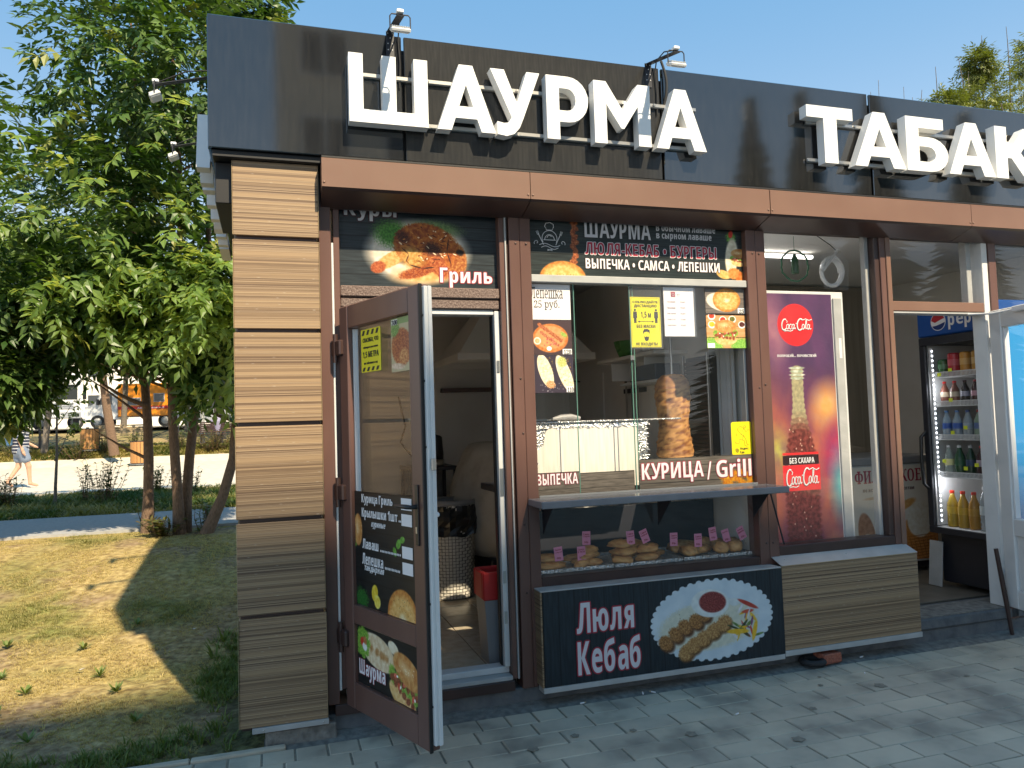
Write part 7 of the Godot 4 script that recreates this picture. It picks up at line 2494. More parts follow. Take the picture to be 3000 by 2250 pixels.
func lawn_grass() -> void:
	# blades in tufts: denser and greener where the ground is green
	var tufts := []
	for v in 3:
		var g := Geo.new()
		for k in 7:
			var a := rng.randf() * TAU
			var l := rng.randf_range(0.5, 1.0)
			var d := V(cos(a) * rng.randf_range(0.2, 0.8), 1.0, sin(a) * rng.randf_range(0.2, 0.8)).normalized()
			var s := V(-sin(a), 0, cos(a)) * 0.05
			var p := V(cos(a) * 0.15, 0, sin(a) * 0.15)
			var m := p + d * l * 0.55
			var e := p + d * l + V(cos(a), -0.2, sin(a)) * l * 0.25
			g.tri(p - s, p + s, m + s * 0.7)
			g.tri(p - s, m + s * 0.7, m - s * 0.7)
			g.tri(m - s * 0.7, m + s * 0.7, e)
		tufts.append(g.mesh())
	var root := Node3D.new()
	root.name = "grass"
	add_child(root)
	tag(root, "short dry and green grass growing on the trodden lawn", "", "", "stuff")
	for v in 3:
		var xf := []
		var cols := []
		var tries := 0
		while xf.size() < 15000 and tries < 80000:
			tries += 1
			var f := rng.randf()
			var z := lerpf(0.10, -5.9, pow(f, 0.75))
			var x := -0.2 - pow(rng.randf(), 0.8) * (1.3 + (0.2 - z) * 0.55)
			if z < -3.55:
				x += rng.randf() * 1.6
			var bare := fn.get_noise_2d(x * 0.8 + 40.0, z * 0.9) + 0.3 * fn.get_noise_2d(x * 3.1, z * 3.1 + 5.0) + (0.25 if z > -0.75 else 0.0)
			if bare > 0.28 and rng.randf() < 0.85:
				continue
			if x > -0.17 and z > -3.5:
				continue
			var c := lawn_tint(x, z)
			var lush := clampf((c.g - c.r) * 10.0 + 0.35, 0.0, 1.0)
			var le := lush_edge(x, z)
			var edge: bool = rng.randf() < le * 0.7
			var h := lerpf(0.018, 0.045, lush) * rng.randf_range(0.6, 1.3)
			if edge:
				h = rng.randf_range(0.035, 0.085)
				lush = 1.0
			if rng.randf() < 0.012:
				h *= 2.2
			xf.append(Transform3D(Basis(Vector3.UP, rng.randf() * TAU).scaled(V(h * 1.1, h, h * 1.1)), V(x, hill(x, z) - 0.012, z)))
			var gc := Color(0.56, 0.44, 0.19).lerp(Color(0.12, 0.18, 0.032), lush)
			cols.append(gc.lerp(Color(0.55, 0.44, 0.21), rng.randf() * 0.45 * (1.0 - lush * 0.7)) * rng.randf_range(0.8, 1.15))
		scatter(root, "grass_tufts", tufts[v], M.grass, xf, cols)
	# coarser growth on the strips beyond
	var xf2 := []
	var col2 := []
	for k in 16000:
		var z := rng.randf_range(-13.2, -8.2) if k % 2 else rng.randf_range(-29.0, -25.3)
		var x := rng.randf_range(-12.0, 2.5)
		var h := rng.randf_range(0.05, 0.16) if k % 2 else rng.randf_range(0.06, 0.2)
		var dry := clampf(fn.get_noise_2d(x * 0.4, z * 0.4) * 1.5 + (0.1 if k % 2 else 0.5), 0, 1)
		xf2.append(Transform3D(Basis(Vector3.UP, rng.randf() * TAU).scaled(V(h * 1.6, h, h * 1.6)), V(x, hill(x, z) - 0.01, z)))
		col2.append(Color(0.07, 0.12, 0.022).lerp(Color(0.44, 0.35, 0.13), dry) * rng.randf_range(0.8, 1.2))
	scatter(root, "grass_tufts", tufts[0], M.grass, xf2, col2)
	# a few broad weeds in the lawn
	for s in [[-1.12, -1.55], [-1.75, -1.75], [-1.55, -0.95], [-1.85, -0.80], [-1.35, -2.2], [-0.95, -1.15], [-1.5, -1.35], [-1.05, -2.6], [-1.9, -2.4], [-0.75, -0.55], [-1.25, -0.45]]:
		var t := thing("lawn_weed", "low leafy rosette weed growing in the dry lawn", "plant", V(s[0], hill(s[0], s[1]), s[1]), "rosette weeds in the lawn")
		var g := Geo.new()
		g.tinted = true
		for k in 34:
			var a := rng.randf() * TAU
			var l := rng.randf_range(0.025, 0.085)
			var d := V(cos(a), rng.randf_range(0.2, 1.6), sin(a)).normalized()
			var sd := V(-sin(a), 0.1, cos(a)) * l * 0.11
			g.col = Color(0.12, 0.19, 0.04).lerp(Color(0.24, 0.28, 0.08), rng.randf())
			g.tri(Vector3.ZERO, d * l * 0.6 + sd, d * l)
			g.tri(Vector3.ZERO, d * l, d * l * 0.6 - sd)
		part(t, "leaves", g, M.leaf)


# --- bodies: distance to tapered capsules joined smoothly, meshed with surface nets
func body(bones: Array, cell: float, tint: Callable) -> Geo:
	var lo := V(1e9, 1e9, 1e9)
	var hi := -lo
	for b in bones:
		for k in 2:
			var r: float = b[2 + k] + cell * 2.0
			lo = lo.min(b[k] - V(r, r, r))
			hi = hi.max(b[k] + V(r, r, r))
	var n := Vector3i(((hi - lo) / cell).ceil()) + Vector3i.ONE
	var d := PackedFloat32Array()
	d.resize(n.x * n.y * n.z)
	d.fill(1.0)
	for b in bones:
		var a: Vector3 = b[0]
		var c: Vector3 = b[1]
		var ra: float = b[2]
		var rb: float = b[3]
		var ab := c - a
		var il := 1.0 / maxf(ab.length_squared(), 1e-9)
		var reach := maxf(ra, rb) + cell * 3.0
		var p0 := Vector3i((a.min(c) - V(reach, reach, reach) - lo) / cell).clamp(Vector3i.ZERO, n - Vector3i.ONE)
		var p1 := Vector3i((a.max(c) + V(reach, reach, reach) - lo) / cell).clamp(Vector3i.ZERO, n - Vector3i.ONE)
		for z in range(p0.z, p1.z + 1):
			for y in range(p0.y, p1.y + 1):
				for x in range(p0.x, p1.x + 1):
					var p := lo + V(x, y, z) * cell
					var h := clampf((p - a).dot(ab) * il, 0, 1)
					var v := (p - a - ab * h).length() - lerpf(ra, rb, h)
					var i := (z * n.y + y) * n.x + x
					var o := d[i]
					var k := cell * 1.6
					var e := clampf(0.5 + 0.5 * (o - v) / k, 0, 1)
					d[i] = lerpf(o, v, e) - k * e * (1.0 - e)
	var g := Geo.new()
	g.tinted = true
	var at := {}
	var sz := n.x * n.y
	for z in n.z - 1:
		for y in n.y - 1:
			for x in n.x - 1:
				var i := (z * n.y + y) * n.x + x
				var ids := [i, i + 1, i + n.x, i + n.x + 1, i + sz, i + sz + 1, i + sz + n.x, i + sz + n.x + 1]
				var inside := 0
				for q in ids:
					if d[q] < 0.0:
						inside += 1
				if inside == 0 or inside == 8:
					continue
				var s := Vector3.ZERO
				var num := 0
				for e in [[0, 1], [2, 3], [4, 5], [6, 7], [0, 2], [1, 3], [4, 6], [5, 7], [0, 4], [1, 5], [2, 6], [3, 7]]:
					var da := d[ids[e[0]]]
					var db := d[ids[e[1]]]
					if (da < 0.0) != (db < 0.0):
						var f := da / (da - db)
						var pa := V(e[0] & 1, (e[0] >> 1) & 1, e[0] >> 2)
						var pb := V(e[1] & 1, (e[1] >> 1) & 1, e[1] >> 2)
						s += pa.lerp(pb, f)
						num += 1
				var gr := V(d[ids[1]] - d[ids[0]] + d[ids[7]] - d[ids[6]], d[ids[2]] - d[ids[0]] + d[ids[7]] - d[ids[5]], d[ids[4]] - d[ids[0]] + d[ids[7]] - d[ids[3]])
				at[i] = [lo + (V(x, y, z) + s / num) * cell, gr.normalized()]
	for z in range(1, n.z - 1):
		for y in range(1, n.y - 1):
			for x in range(1, n.x - 1):
				var i := (z * n.y + y) * n.x + x
				for ax in 3:
					var j: int = i + [1, n.x, sz][ax]
					if (d[i] < 0.0) == (d[j] < 0.0):
						continue
					var u: int = [n.x, sz, 1][ax]
					var w: int = [sz, 1, n.x][ax]
					var q := [i, i - u, i - u - w, i - w]
					if not (at.has(q[0]) and at.has(q[1]) and at.has(q[2]) and at.has(q[3])):
						continue
					if d[i] >= 0.0:
						q.reverse()
					for tr in [[0, 1, 2], [0, 2, 3]]:
						for m in [tr[0], tr[2], tr[1]]:
							var c: Array = at[q[m]]
							g.col = tint.call(c[0])
							g.put(c[0], c[1], Vector2())
	return g


func people() -> void:
	var skin := mat(Color.WHITE, 0.6)
	skin.vertex_color_use_as_albedo = true
	# walking woman
	var t := thing("person", "person in a navy and white striped shirt walking with a blue bag", "person", V(-5.53, 0.485, -16.0))
	t.rotation.y = 0.5
	# facing local +x
	var j := {"hipL": V(0.0, 0.88, 0.09), "hipR": V(0.0, 0.88, -0.09), "kneeL": V(0.14, 0.49, 0.09), "kneeR": V(-0.02, 0.48, -0.09), "ankL": V(0.17, 0.09, 0.09), "ankR": V(-0.24, 0.14, -0.09), "toeL": V(0.31, 0.035, 0.10), "toeR": V(-0.14, 0.04, -0.10), "pel": V(0, 0.94, 0), "chest": V(0.02, 1.25, 0), "neck": V(0.03, 1.42, 0), "head": V(0.06, 1.55, 0), "shL": V(0.02, 1.36, 0.17), "shR": V(0.02, 1.36, -0.17), "elL": V(-0.08, 1.10, 0.22), "elR": V(0.10, 1.09, -0.22), "wrL": V(-0.02, 0.87, 0.23), "wrR": V(0.26, 0.98, -0.19)}
	var sk := func(_p: Vector3) -> Color: return Color(0.56, 0.33, 0.22)
	var bones := [[j.pel, j.chest, 0.13, 0.12], [j.chest, j.neck, 0.11, 0.055], [j.neck, j.head, 0.05, 0.06], [j.head, j.head + V(0.02, 0.045, 0), 0.085, 0.088], [j.head + V(0.05, -0.05, 0), j.head + V(0.06, -0.06, 0), 0.055, 0.05], [j.head + V(0.095, -0.005, 0), j.head + V(0.105, -0.015, 0), 0.016, 0.016], [j.head + V(0, 0, 0.085), j.head + V(0, 0.01, 0.088), 0.02, 0.02], [j.head + V(0, 0, -0.085), j.head + V(0, 0.01, -0.088), 0.02, 0.02]]
	for s in ["L", "R"]:
		bones += [[j["hip" + s], j["knee" + s], 0.085, 0.056], [j["knee" + s], j["ank" + s], 0.054, 0.036], [j["ank" + s], j["toe" + s], 0.036, 0.03], [j["sh" + s], j["el" + s], 0.046, 0.037], [j["el" + s], j["wr" + s], 0.036, 0.025], [j.chest + V(0, 0.06, 0), j["sh" + s], 0.07, 0.05], [j.pel, j["hip" + s], 0.12, 0.09]]
		var w: Vector3 = j["wr" + s]
		var dir: Vector3 = (w - j["el" + s]).normalized()
		bones.append([w, w + dir * 0.08, 0.03, 0.028])
		for f in 4:
			bones.append([w + dir * 0.08 + V(0.0, 0, (f - 1.5) * 0.016), w + dir * (0.145 - 0.01 * absf(f - 1.2)) + V(0.02, 0, (f - 1.5) * 0.017), 0.0105, 0.009])
		bones.append([w + dir * 0.03, w + dir * 0.07 + V(0.04, 0, 0), 0.012, 0.010])
	part(t, "body", body(bones, 0.018, sk), skin)
	var stripe := func(p: Vector3) -> Color: return Color(0.62, 0.62, 0.64) if fmod(p.y + 10.0 + p.x * 0.1, 0.075) < 0.022 else Color(0.018, 0.025, 0.06)
	part(t, "shirt", body([[j.pel + V(0, -0.07, 0), j.chest, 0.175, 0.155], [j.chest, j.neck + V(0, -0.03, 0), 0.14, 0.075], [j.shL, j.shL.lerp(j.elL, 0.75), 0.075, 0.065], [j.shR, j.shR.lerp(j.elR, 0.75), 0.075, 0.065], [j.chest, j.shL, 0.10, 0.075], [j.chest, j.shR, 0.10, 0.075], [j.pel + V(0, -0.05, 0.06), j.chest + V(0, 0, 0.05), 0.13, 0.11], [j.pel + V(0, -0.05, -0.06), j.chest + V(0, 0, -0.05), 0.13, 0.11]], 0.018, stripe), skin)
	var den := func(_p: Vector3) -> Color: return Color(0.20, 0.25, 0.34)
	part(t, "shorts", body([[j.pel + V(0, -0.02, 0), j.pel + V(0, -0.08, 0), 0.165, 0.17], [j.hipL, j.hipL.lerp(j.kneeL, 0.55), 0.115, 0.11], [j.hipR, j.hipR.lerp(j.kneeR, 0.55), 0.115, 0.11]], 0.018, den), skin)
	var hr := func(_p: Vector3) -> Color: return Color(0.05, 0.028, 0.018)
	part(t, "hair", body([[j.head + V(-0.03, 0.05, 0), j.head + V(0.0, 0.065, 0), 0.095, 0.092], [j.head + V(-0.06, 0.0, 0), j.head + V(-0.07, -0.12, 0), 0.075, 0.05]], 0.016, hr), skin)
	var bagp := thing("shoulder_bag", "blue shoulder bag behind the walking person", "bag", t.position)
	bagp.rotation.y = t.rotation.y
	var bg := Geo.new()
	bg.cbox(V(-0.30, 0.96, -0.10), V(-0.185, 1.20, 0.14), 0.03)
	part(bagp, "bag_body", bg, mat(lin(0.06, 0.14, 0.26), 0.6))
	bg = Geo.new()
	bg.tube([V(-0.24, 1.19, -0.05), V(-0.14, 1.36, -0.10), V(0.0, 1.46, -0.12)], [0.008], 5)
	bg.tube([V(-0.24, 1.19, 0.10), V(-0.14, 1.36, 0.12), V(0.0, 1.46, 0.12)], [0.008], 5)
	part(bagp, "strap", bg, mat(lin(0.06, 0.14, 0.26), 0.6))
	# someone seated on the far bench, back turned
	t = thing("person", "person in a lilac top sitting on the dark bench", "person", V(-1.95, 1.11, -26.85))
	var hb := [[V(0, 0.5, 0), V(0, 0.92, 0.03), 0.14, 0.14], [V(0, 0.92, 0.03), V(0, 1.06, 0.0), 0.11, 0.055], [V(0, 1.06, 0), V(0, 1.20, 0), 0.05, 0.08], [V(0, 1.20, 0), V(0, 1.25, 0), 0.09, 0.09], [V(-0.1, 0.5, 0), V(-0.12, 0.52, -0.42), 0.10, 0.07], [V(0.1, 0.5, 0), V(0.12, 0.52, -0.42), 0.10, 0.07], [V(-0.12, 0.52, -0.42), V(-0.12, 0.08, -0.44), 0.06, 0.04], [V(0.12, 0.52, -0.42), V(0.12, 0.08, -0.44), 0.06, 0.04], [V(-0.12, 0.05, -0.44), V(-0.12, 0.04, -0.60), 0.04, 0.035], [V(0.12, 0.05, -0.44), V(0.12, 0.04, -0.60), 0.04, 0.035], [V(-0.05, 0.98, 0.02), V(-0.2, 0.94, 0.0), 0.08, 0.06], [V(0.05, 0.98, 0.02), V(0.2, 0.94, 0.0), 0.08, 0.06], [V(-0.2, 0.94, 0), V(-0.25, 0.68, -0.05), 0.05, 0.04], [V(0.2, 0.94, 0), V(0.25, 0.68, -0.05), 0.05, 0.04], [V(-0.25, 0.68, -0.05), V(-0.14, 0.60, -0.28), 0.04, 0.03], [V(0.25, 0.68, -0.05), V(0.14, 0.60, -0.28), 0.04, 0.03]]
	var who := func(p: Vector3) -> Color: return Color(0.04, 0.03, 0.025) if p.y > 1.17 else (Color(0.26, 0.24, 0.36) if p.y > 0.55 and p.z > -0.2 else Color(0.10, 0.11, 0.16))
	part(t, "body", body(hb, 0.03, who), skin)


func bench(label: String, at: Vector3, len: float, m: Material, turn := 0.0) -> void:
	var t := thing("park_bench", label, "bench", at, "benches along the path")
	t.rotation.y = turn
	for k in 6:
		var z := 0.02 - k * 0.012
		bx(t, "back_slat", V(-len / 2, 0.50 + k * 0.07, z), V(len / 2, 0.552 + k * 0.07, z + 0.03), m, 0.006)
	for k in 5:
		bx(t, "seat_slat", V(-len / 2, 0.42, -0.06 - k * 0.085), V(len / 2, 0.45, 0.005 - k * 0.085), m, 0.006)
	for x in [-len / 2 + 0.15, len / 2 - 0.15]:
		var g := Geo.new()
		g.tube([V(x, 0.0, 0.10), V(x, 0.42, 0.05), V(x, 0.92, -0.05)], [0.022], 6)
		g.tube([V(x, 0.0, -0.42), V(x, 0.42, -0.40), V(x, 0.41, 0.05)], [0.022], 6)
		part(t, "leg", g, M.black_metal)


func litter_bin(label: String, at: Vector3, h: float) -> void:
	var t := thing("litter_bin", label, "bin", at, "slatted wooden litter bins")
	for k in 18:
		var a := TAU * k / 18.0
		var g := Geo.new()
		g.cbox(V(-0.042, 0.08, 0), V(0.042, h, 0.022), 0.004)
		var o := part(t, "slat", g, M.slat)
		o.position = V(sin(a) * 0.27, 0, cos(a) * 0.27)
		o.rotation.y = a
	var c := Geo.new()
	c.lathe([Vector2(0, 0), Vector2(0.31, 0), Vector2(0.31, 0.05), Vector2(0.25, 0.06), Vector2(0.255, h - 0.06), Vector2(0.24, h - 0.08), Vector2(0, 0.3)], 20)
	part(t, "liner", c, M.concrete)
	c = Geo.new()
	c.lathe([Vector2(0.25, h + 0.001), Vector2(0.30, h + 0.001), Vector2(0.30, h + 0.03), Vector2(0.25, h + 0.03)], 20)
	part(t, "ring", c, M.black_metal)


func wheel(p: Node, x: float, y: float, z: float, r: float, w: float) -> void:
	var g := Geo.new()
	g.lathe([Vector2(r * 0.6, -w / 2), Vector2(r * 0.93, -w / 2), Vector2(r, -w * 0.35), Vector2(r, w * 0.35), Vector2(r * 0.93, w / 2), Vector2(r * 0.6, w / 2)], 20)
	var o := part(p, "wheel", g, M.rubber, V(x, y, z))
	o.rotation.x = PI / 2
	g = Geo.new()
	g.lathe([Vector2(0, -w * 0.42), Vector2(r * 0.6, -w * 0.42), Vector2(r * 0.6, w * 0.42), Vector2(0, w * 0.42)], 16)
	part(o, "rim", g, M.alu_dull)


func vehicles() -> void:
	# white lorry, front on
	var t := thing("white_lorry", "white lorry parked nose to the park fence", "lorry", V(-12.0, 2.1, -46.5))
	t.rotation.y = 0.22
	bx(t, "cab", V(-1.22, 0.75, -1.9), V(1.22, 3.1, 0.0), M.truck_white, 0.12)
	bx(t, "windscreen", V(-1.05, 1.75, 0.0), V(1.05, 2.6, 0.02), M.pane, 0.01)
	bx(t, "sun_visor", V(-1.1, 2.62, 0.0), V(1.1, 2.75, 0.14), M.truck_white, 0.02)
	for k in 3:
		bx(t, "grille_bar", V(-0.85, 1.20 + k * 0.13, 0.001), V(0.85, 1.28 + k * 0.13, 0.05), M.car_grey, 0.01)
	var rg := Geo.new()
	var rp := []
	for k in 21:
		rp.append(V(cos(k * TAU / 20) * 0.13, 1.42 + sin(k * TAU / 20) * 0.13, 0.07))
	rg.tube(rp, [0.018], 6)
	for k in 3:
		var a := PI / 2 + k * TAU / 3
		rg.tube([V(0, 1.42, 0.07), V(cos(a) * 0.125, 1.42 + sin(a) * 0.125, 0.07)], [0.016, 0.006], 5)
	part(t, "badge", rg, M.chrome)
	bx(t, "bumper", V(-1.24, 0.62, -0.05), V(1.24, 1.02, 0.10), M.car_grey, 0.04)
	bx(t, "number_plate", V(-0.26, 0.72, 0.101), V(0.26, 0.83, 0.11), M.white, 0.004)
	for s in [-1.0, 1.0]:
		bx(t, "headlight", V(s * 0.95 - 0.2, 0.72, 0.101), V(s * 0.95 + 0.2, 0.92, 0.115), M.chrome, 0.01)
		bx(t, "mirror", V(s * 1.42 - 0.1, 1.75, -0.25), V(s * 1.42 + 0.1, 2.3, -0.12), M.black_plastic, 0.03)
		bx(t, "mirror", V(minf(s * 1.22, s * 1.33), 2.0, -0.2), V(maxf(s * 1.22, s * 1.33), 2.05, -0.16), M.black_plastic, 0.01)
		wheel(t, s * 0.98, 0.48, -1.0, 0.48, 0.3)
		t.get_child(t.get_child_count() - 1).rotation = V(0, 0, PI / 2)
	bx(t, "load_box", V(-1.25, 1.0, -7.5), V(1.25, 3.6, -2.1), M.truck_white, 0.05)
	wheel(t, 0.98, 0.48, -5.6, 0.48, 0.3)
	wheel(t, -0.98, 0.48, -5.6, 0.48, 0.3)
	# emergency service van: white cab, orange body
	t = thing("service_truck", "white cab truck with an orange emergency body and red stripe", "truck", V(-6.55, 2.03, -42.3))
	t.rotation.y = -0.13
	bx(t, "orange_body", V(-1.55, 0.62, -2.0), V(1.75, 2.45, 0.0), M.orange, 0.04)
	bx(t, "red_stripe", V(-1.55, 1.02, 0.001), V(1.75, 1.19, 0.006), M.red, 0.001)
	text(t, "АВАРИЙНАЯ", sans, -0.55, 1.05, 0.85, 1.15, 0.008, M.ink_white)
	for s in [[-1.18, 1.28, -0.40, 1.62], [0.35, 1.45, 0.85, 1.85]]:
		bx(t, "window_frame", V(s[0] - 0.04, s[1] - 0.04, 0.0), V(s[2] + 0.04, s[3] + 0.04, 0.012), M.car_grey, 0.004)
		bx(t, "window", V(s[0], s[1], 0.0125), V(s[2], s[3], 0.02), M.pane, 0.004)
	var cg := Geo.new()
	cg.poly([Vector2(-3.3, 0.5), Vector2(-1.58, 0.5), Vector2(-1.58, 2.1), Vector2(-2.35, 2.1), Vector2(-2.8, 1.35), Vector2(-3.25, 1.2)], -1.95, -0.05)
	part(t, "cab", cg, M.truck_white)
	cg = Geo.new()
	cg.poly([Vector2(-2.62, 1.32), Vector2(-1.85, 1.32), Vector2(-1.85, 1.92), Vector2(-2.3, 1.92)], -0.049, -0.04)
	part(t, "cab_window", cg, M.pane)
	bx(t, "mirror", V(-2.62, 1.3, -0.04), V(-2.5, 1.62, 0.14), M.black_plastic, 0.02)
	bx(t, "bumper", V(-3.36, 0.38, -1.95), V(-3.2, 0.6, -0.05), M.car_grey, 0.03)
	wheel(t, -2.6, 0.38, -0.15, 0.38, 0.24)
	wheel(t, 0.9, 0.38, -0.15, 0.38, 0.24)
	wheel(t, -2.6, 0.38, -1.85, 0.38, 0.24)
	wheel(t, 0.9, 0.38, -1.85, 0.38, 0.24)
	# cars
	var c0: Node3D
	for k in 3:
		var lab: String = ["silver car parked past the orange truck, partly behind the trunks", "white car parked past the silver one", "dark grey car parked before the white lorry's tail"][k]
		t = thing("parked_car", lab, "car", [V(-3.0, 2.02, -41.5), V(0.6, 2.05, -44.0), V(-17.5, 2.1, -45.0)][k], "cars parked along the road")
		var col: Material = [M.car_grey, M.truck_white, M.concrete][k]
		var g := Geo.new()
		g.poly([Vector2(-2.1, 0.32), Vector2(2.1, 0.32), Vector2(2.12, 0.75), Vector2(1.9, 0.9), Vector2(1.25, 0.95), Vector2(0.65, 1.42), Vector2(-0.75, 1.45), Vector2(-1.55, 0.98), Vector2(-2.05, 0.85)], -1.7, 0.0)
		part(t, "car_body", g, col)
		g = Geo.new()
		g.poly([Vector2(-1.3, 0.98), Vector2(0.98, 0.98), Vector2(0.58, 1.36), Vector2(-0.68, 1.38)], 0.001, 0.008)
		part(t, "side_window", g, M.pane)
		for x in [-1.3, 1.3]:
			wheel(t, x, 0.31, -0.1, 0.31, 0.2)
			wheel(t, x, 0.31, -1.6, 0.31, 0.2)
		bx(t, "headlight", V(2.08, 0.66, -0.45), V(2.13, 0.8, -0.05), M.chrome, 0.01)
		bx(t, "tail_light", V(-2.12, 0.7, -0.4), V(-2.03, 0.84, -0.05), M.red, 0.01)


func park() -> void:
	people()
	vehicles()
	litter_bin("round bin of orange wooden slats at the far edge of the path", V(-4.16, 0.61, -23.6), 0.78)
	litter_bin("round wooden slat bin beside the pale bench at the fence", V(-6.16, 1.09, -26.1), 0.78)
	bench("pale slatted bench seen from behind between two trees", V(-5.15, 1.10, -26.3), 1.75, M.slat_pale)
	bench("dark slatted bench with a person in lilac, seen from behind", V(-1.75, 1.12, -26.75), 1.9, M.brown_dark)
	# low fence with crossed bars
	for k in 7:
		var t := thing("park_fence", "section of low black fence with crossed bars behind the shrubs", "fence", V(-9.6 + k * 1.55, hill(0, -27.6) - 0.02, -27.6), "sections of the park fence")
		for x in [0.0, 1.5]:
			bx(t, "post", V(x - 0.02, 0, -0.02), V(x + 0.02, 0.85, 0.02), M.black_metal, 0.003)
		bx(t, "rail", V(0.021, 0.78, -0.012), V(1.479, 0.805, 0.012), M.black_metal, 0.002)
		bx(t, "rail", V(0.021, 0.10, -0.012), V(1.479, 0.125, 0.012), M.black_metal, 0.002)
		var g := Geo.new()
		g.tube([V(0.03, 0.13, 0.014), V(1.47, 0.775, 0.014)], [0.009], 5)
		part(t, "cross_bar", g, M.black_metal)
		g = Geo.new()
		g.tube([V(0.03, 0.775, -0.014), V(1.47, 0.13, -0.014)], [0.009], 5)
		part(t, "cross_bar", g, M.black_metal)
	var lp := thing("lamp_post", "slim grey lamp post beside the dark bench", "lamp post", V(-2.5, 1.1, -27.2))
	var lg := Geo.new()
	lg.tube([V(0, 0, 0), V(0, 2.0, 0), V(0, 6.5, 0)], [0.075, 0.06, 0.05], 10)
	part(lp, "pole", lg, M.alu_dull)
	lg = Geo.new()
	lg.lathe([Vector2(0.05, 6.5), Vector2(0.22, 6.55), Vector2(0.24, 6.8), Vector2(0.08, 6.95), Vector2(0, 6.96)], 14)
	part(lp, "lantern", lg, M.white)
	# park trees beyond the path
	var sp := spray_mesh(2, 0.17, 0.10, 12)
	var tint := [Color(0.04, 0.085, 0.014), Color(0.10, 0.165, 0.03)]
	var spots := [["leaning park tree with a thick grey trunk by the pale bench", V(-5.1, 1.05, -24.6), V(-5.55, 4.6, -24.6), 0.17], ["dark slender park tree before the white lorry", V(-7.55, 1.1, -26.0), V(-7.3, 4.8, -26.0), 0.12], ["pale barked park tree beyond the dark bench", V(-2.15, 1.4, -32.0), V(-2.2, 5.0, -32.0), 0.26], ["park tree at the fence beside the lorry's mirror", V(-9.4, 1.2, -29.0), V(-9.3, 5.0, -29.0), 0.14], ["park tree behind the fence far along the path", V(-12.2, 1.3, -30.5), V(-12.0, 5.4, -30.0), 0.16], ["park tree between the service truck and the cars", V(-4.0, 1.7, -37.0), V(-4.1, 5.4, -37.0), 0.15], ["park tree past the dark bench near the kiosk's line", V(0.6, 1.2, -29.0), V(0.7, 5.0, -29.0), 0.15], ["park tree standing on the verge of the road", V(-7.0, 1.7, -37.5), V(-6.8, 5.6, -37.5), 0.16], ["park tree at the road's verge past the lorry", V(-15.0, 1.7, -37.5), V(-15.2, 5.6, -37.5), 0.16]]
	for k in spots.size():
		var s: Array = spots[k]
		var t := thing("park_tree", s[0], "tree", Vector3(), "trees between the path and the road")
		var g := Geo.new()
		limb(g, s[1] - V(0, 0.1, 0), s[2], s[3], s[3] * 0.6, 0.08)
		for i in 5:
			var a := rng.randf() * TAU
			limb(g, s[2] - V(0, 0.3, 0), s[2] + V(cos(a) * 1.4, 1.6, sin(a) * 1.4), s[3] * 0.4, 0.02, 0.15)
		part(t, "trunk", g, M.bark_grey if k != 0 else M.bark)
		var c: Vector3 = s[2]
		crown(t, [[c + V(0, 1.6, 0), V(2.2, 2.2, 2.2)], [c + V(1.0, 0.7, 0.4), V(1.4, 1.0, 1.3)], [c + V(-1.1, 0.5, 0.5), V(1.3, 1.0, 1.3)], [c + V(0.2, 3.6, 0), V(1.8, 1.4, 1.8)]], 620, sp, tint, 1.7, 0, -0.3)
	# young tree tied to a stake
	var y := thing("young_tree", "thin young tree with few leaves on the strip before the pale path", "tree", V(-3.62, 0.45, -10.9))
	var yg := Geo.new()
	var pts := limb(yg, V(0, -0.1, 0), V(0.03, 1.95, 0), 0.03, 0.012, 0.03, 10)
	limb(yg, V(0.0, 0.75, 0), V(0.22, 1.25, 0.05), 0.012, 0.004, 0.02)
	limb(yg, V(0.0, 1.3, 0), V(0.30, 1.8, 0.0), 0.010, 0.003, 0.02)
	part(y, "trunk", yg, M.bark_grey)
	crown(y, [[V(0.25, 1.75, 0), V(0.25, 0.2, 0.2)], [V(0.0, 1.95, 0), V(0.3, 0.25, 0.25)], [V(0.28, 1.4, 0), V(0.12, 0.12, 0.12)]], 40, sp, [Color(0.14, 0.2, 0.03), Color(0.24, 0.28, 0.06)], 0.6, 0, -1.0)
	var n := 0
	for s in [[-4.36, -11.0, 0.55, 0.35, 26, 0.3, "bushy weeds before the walking person"], [-4.62, -10.6, 0.35, 0.3, 18, 0.3, "low weeds at the path's near edge past the bushy ones"], [-3.2, -11.3, 0.62, 0.2, 10, 0.2, "tall thin weeds beside the young tree"], [-2.85, -11.0, 0.75, 0.45, 30, 0.1, "large leafy weeds behind the first trunk"], [-2.2, -12.6, 0.55, 0.35, 20, 0.1, "weeds seen between the trunks before the path"], [-1.55, -12.0, 0.5, 0.3, 14, 0.1, "sparse broad weeds beside the curved trunk"], [-1.45, -6.1, 0.5, 0.14, 9, 0.0, "bright green weed at the foot of the first trunk"], [-0.75, -5.55, 0.35, 0.22, 14, 0.2, "weeds between the trunk bases"], [-1.2, -5.35, 0.18, 0.25, 20, 0.8, "dry tuft at the foot of the trunks"]]:
		n += 1
		weed(s[6], V(s[0], hill(s[0], s[1]), s[1]), s[2], s[3], s[4], s[5])
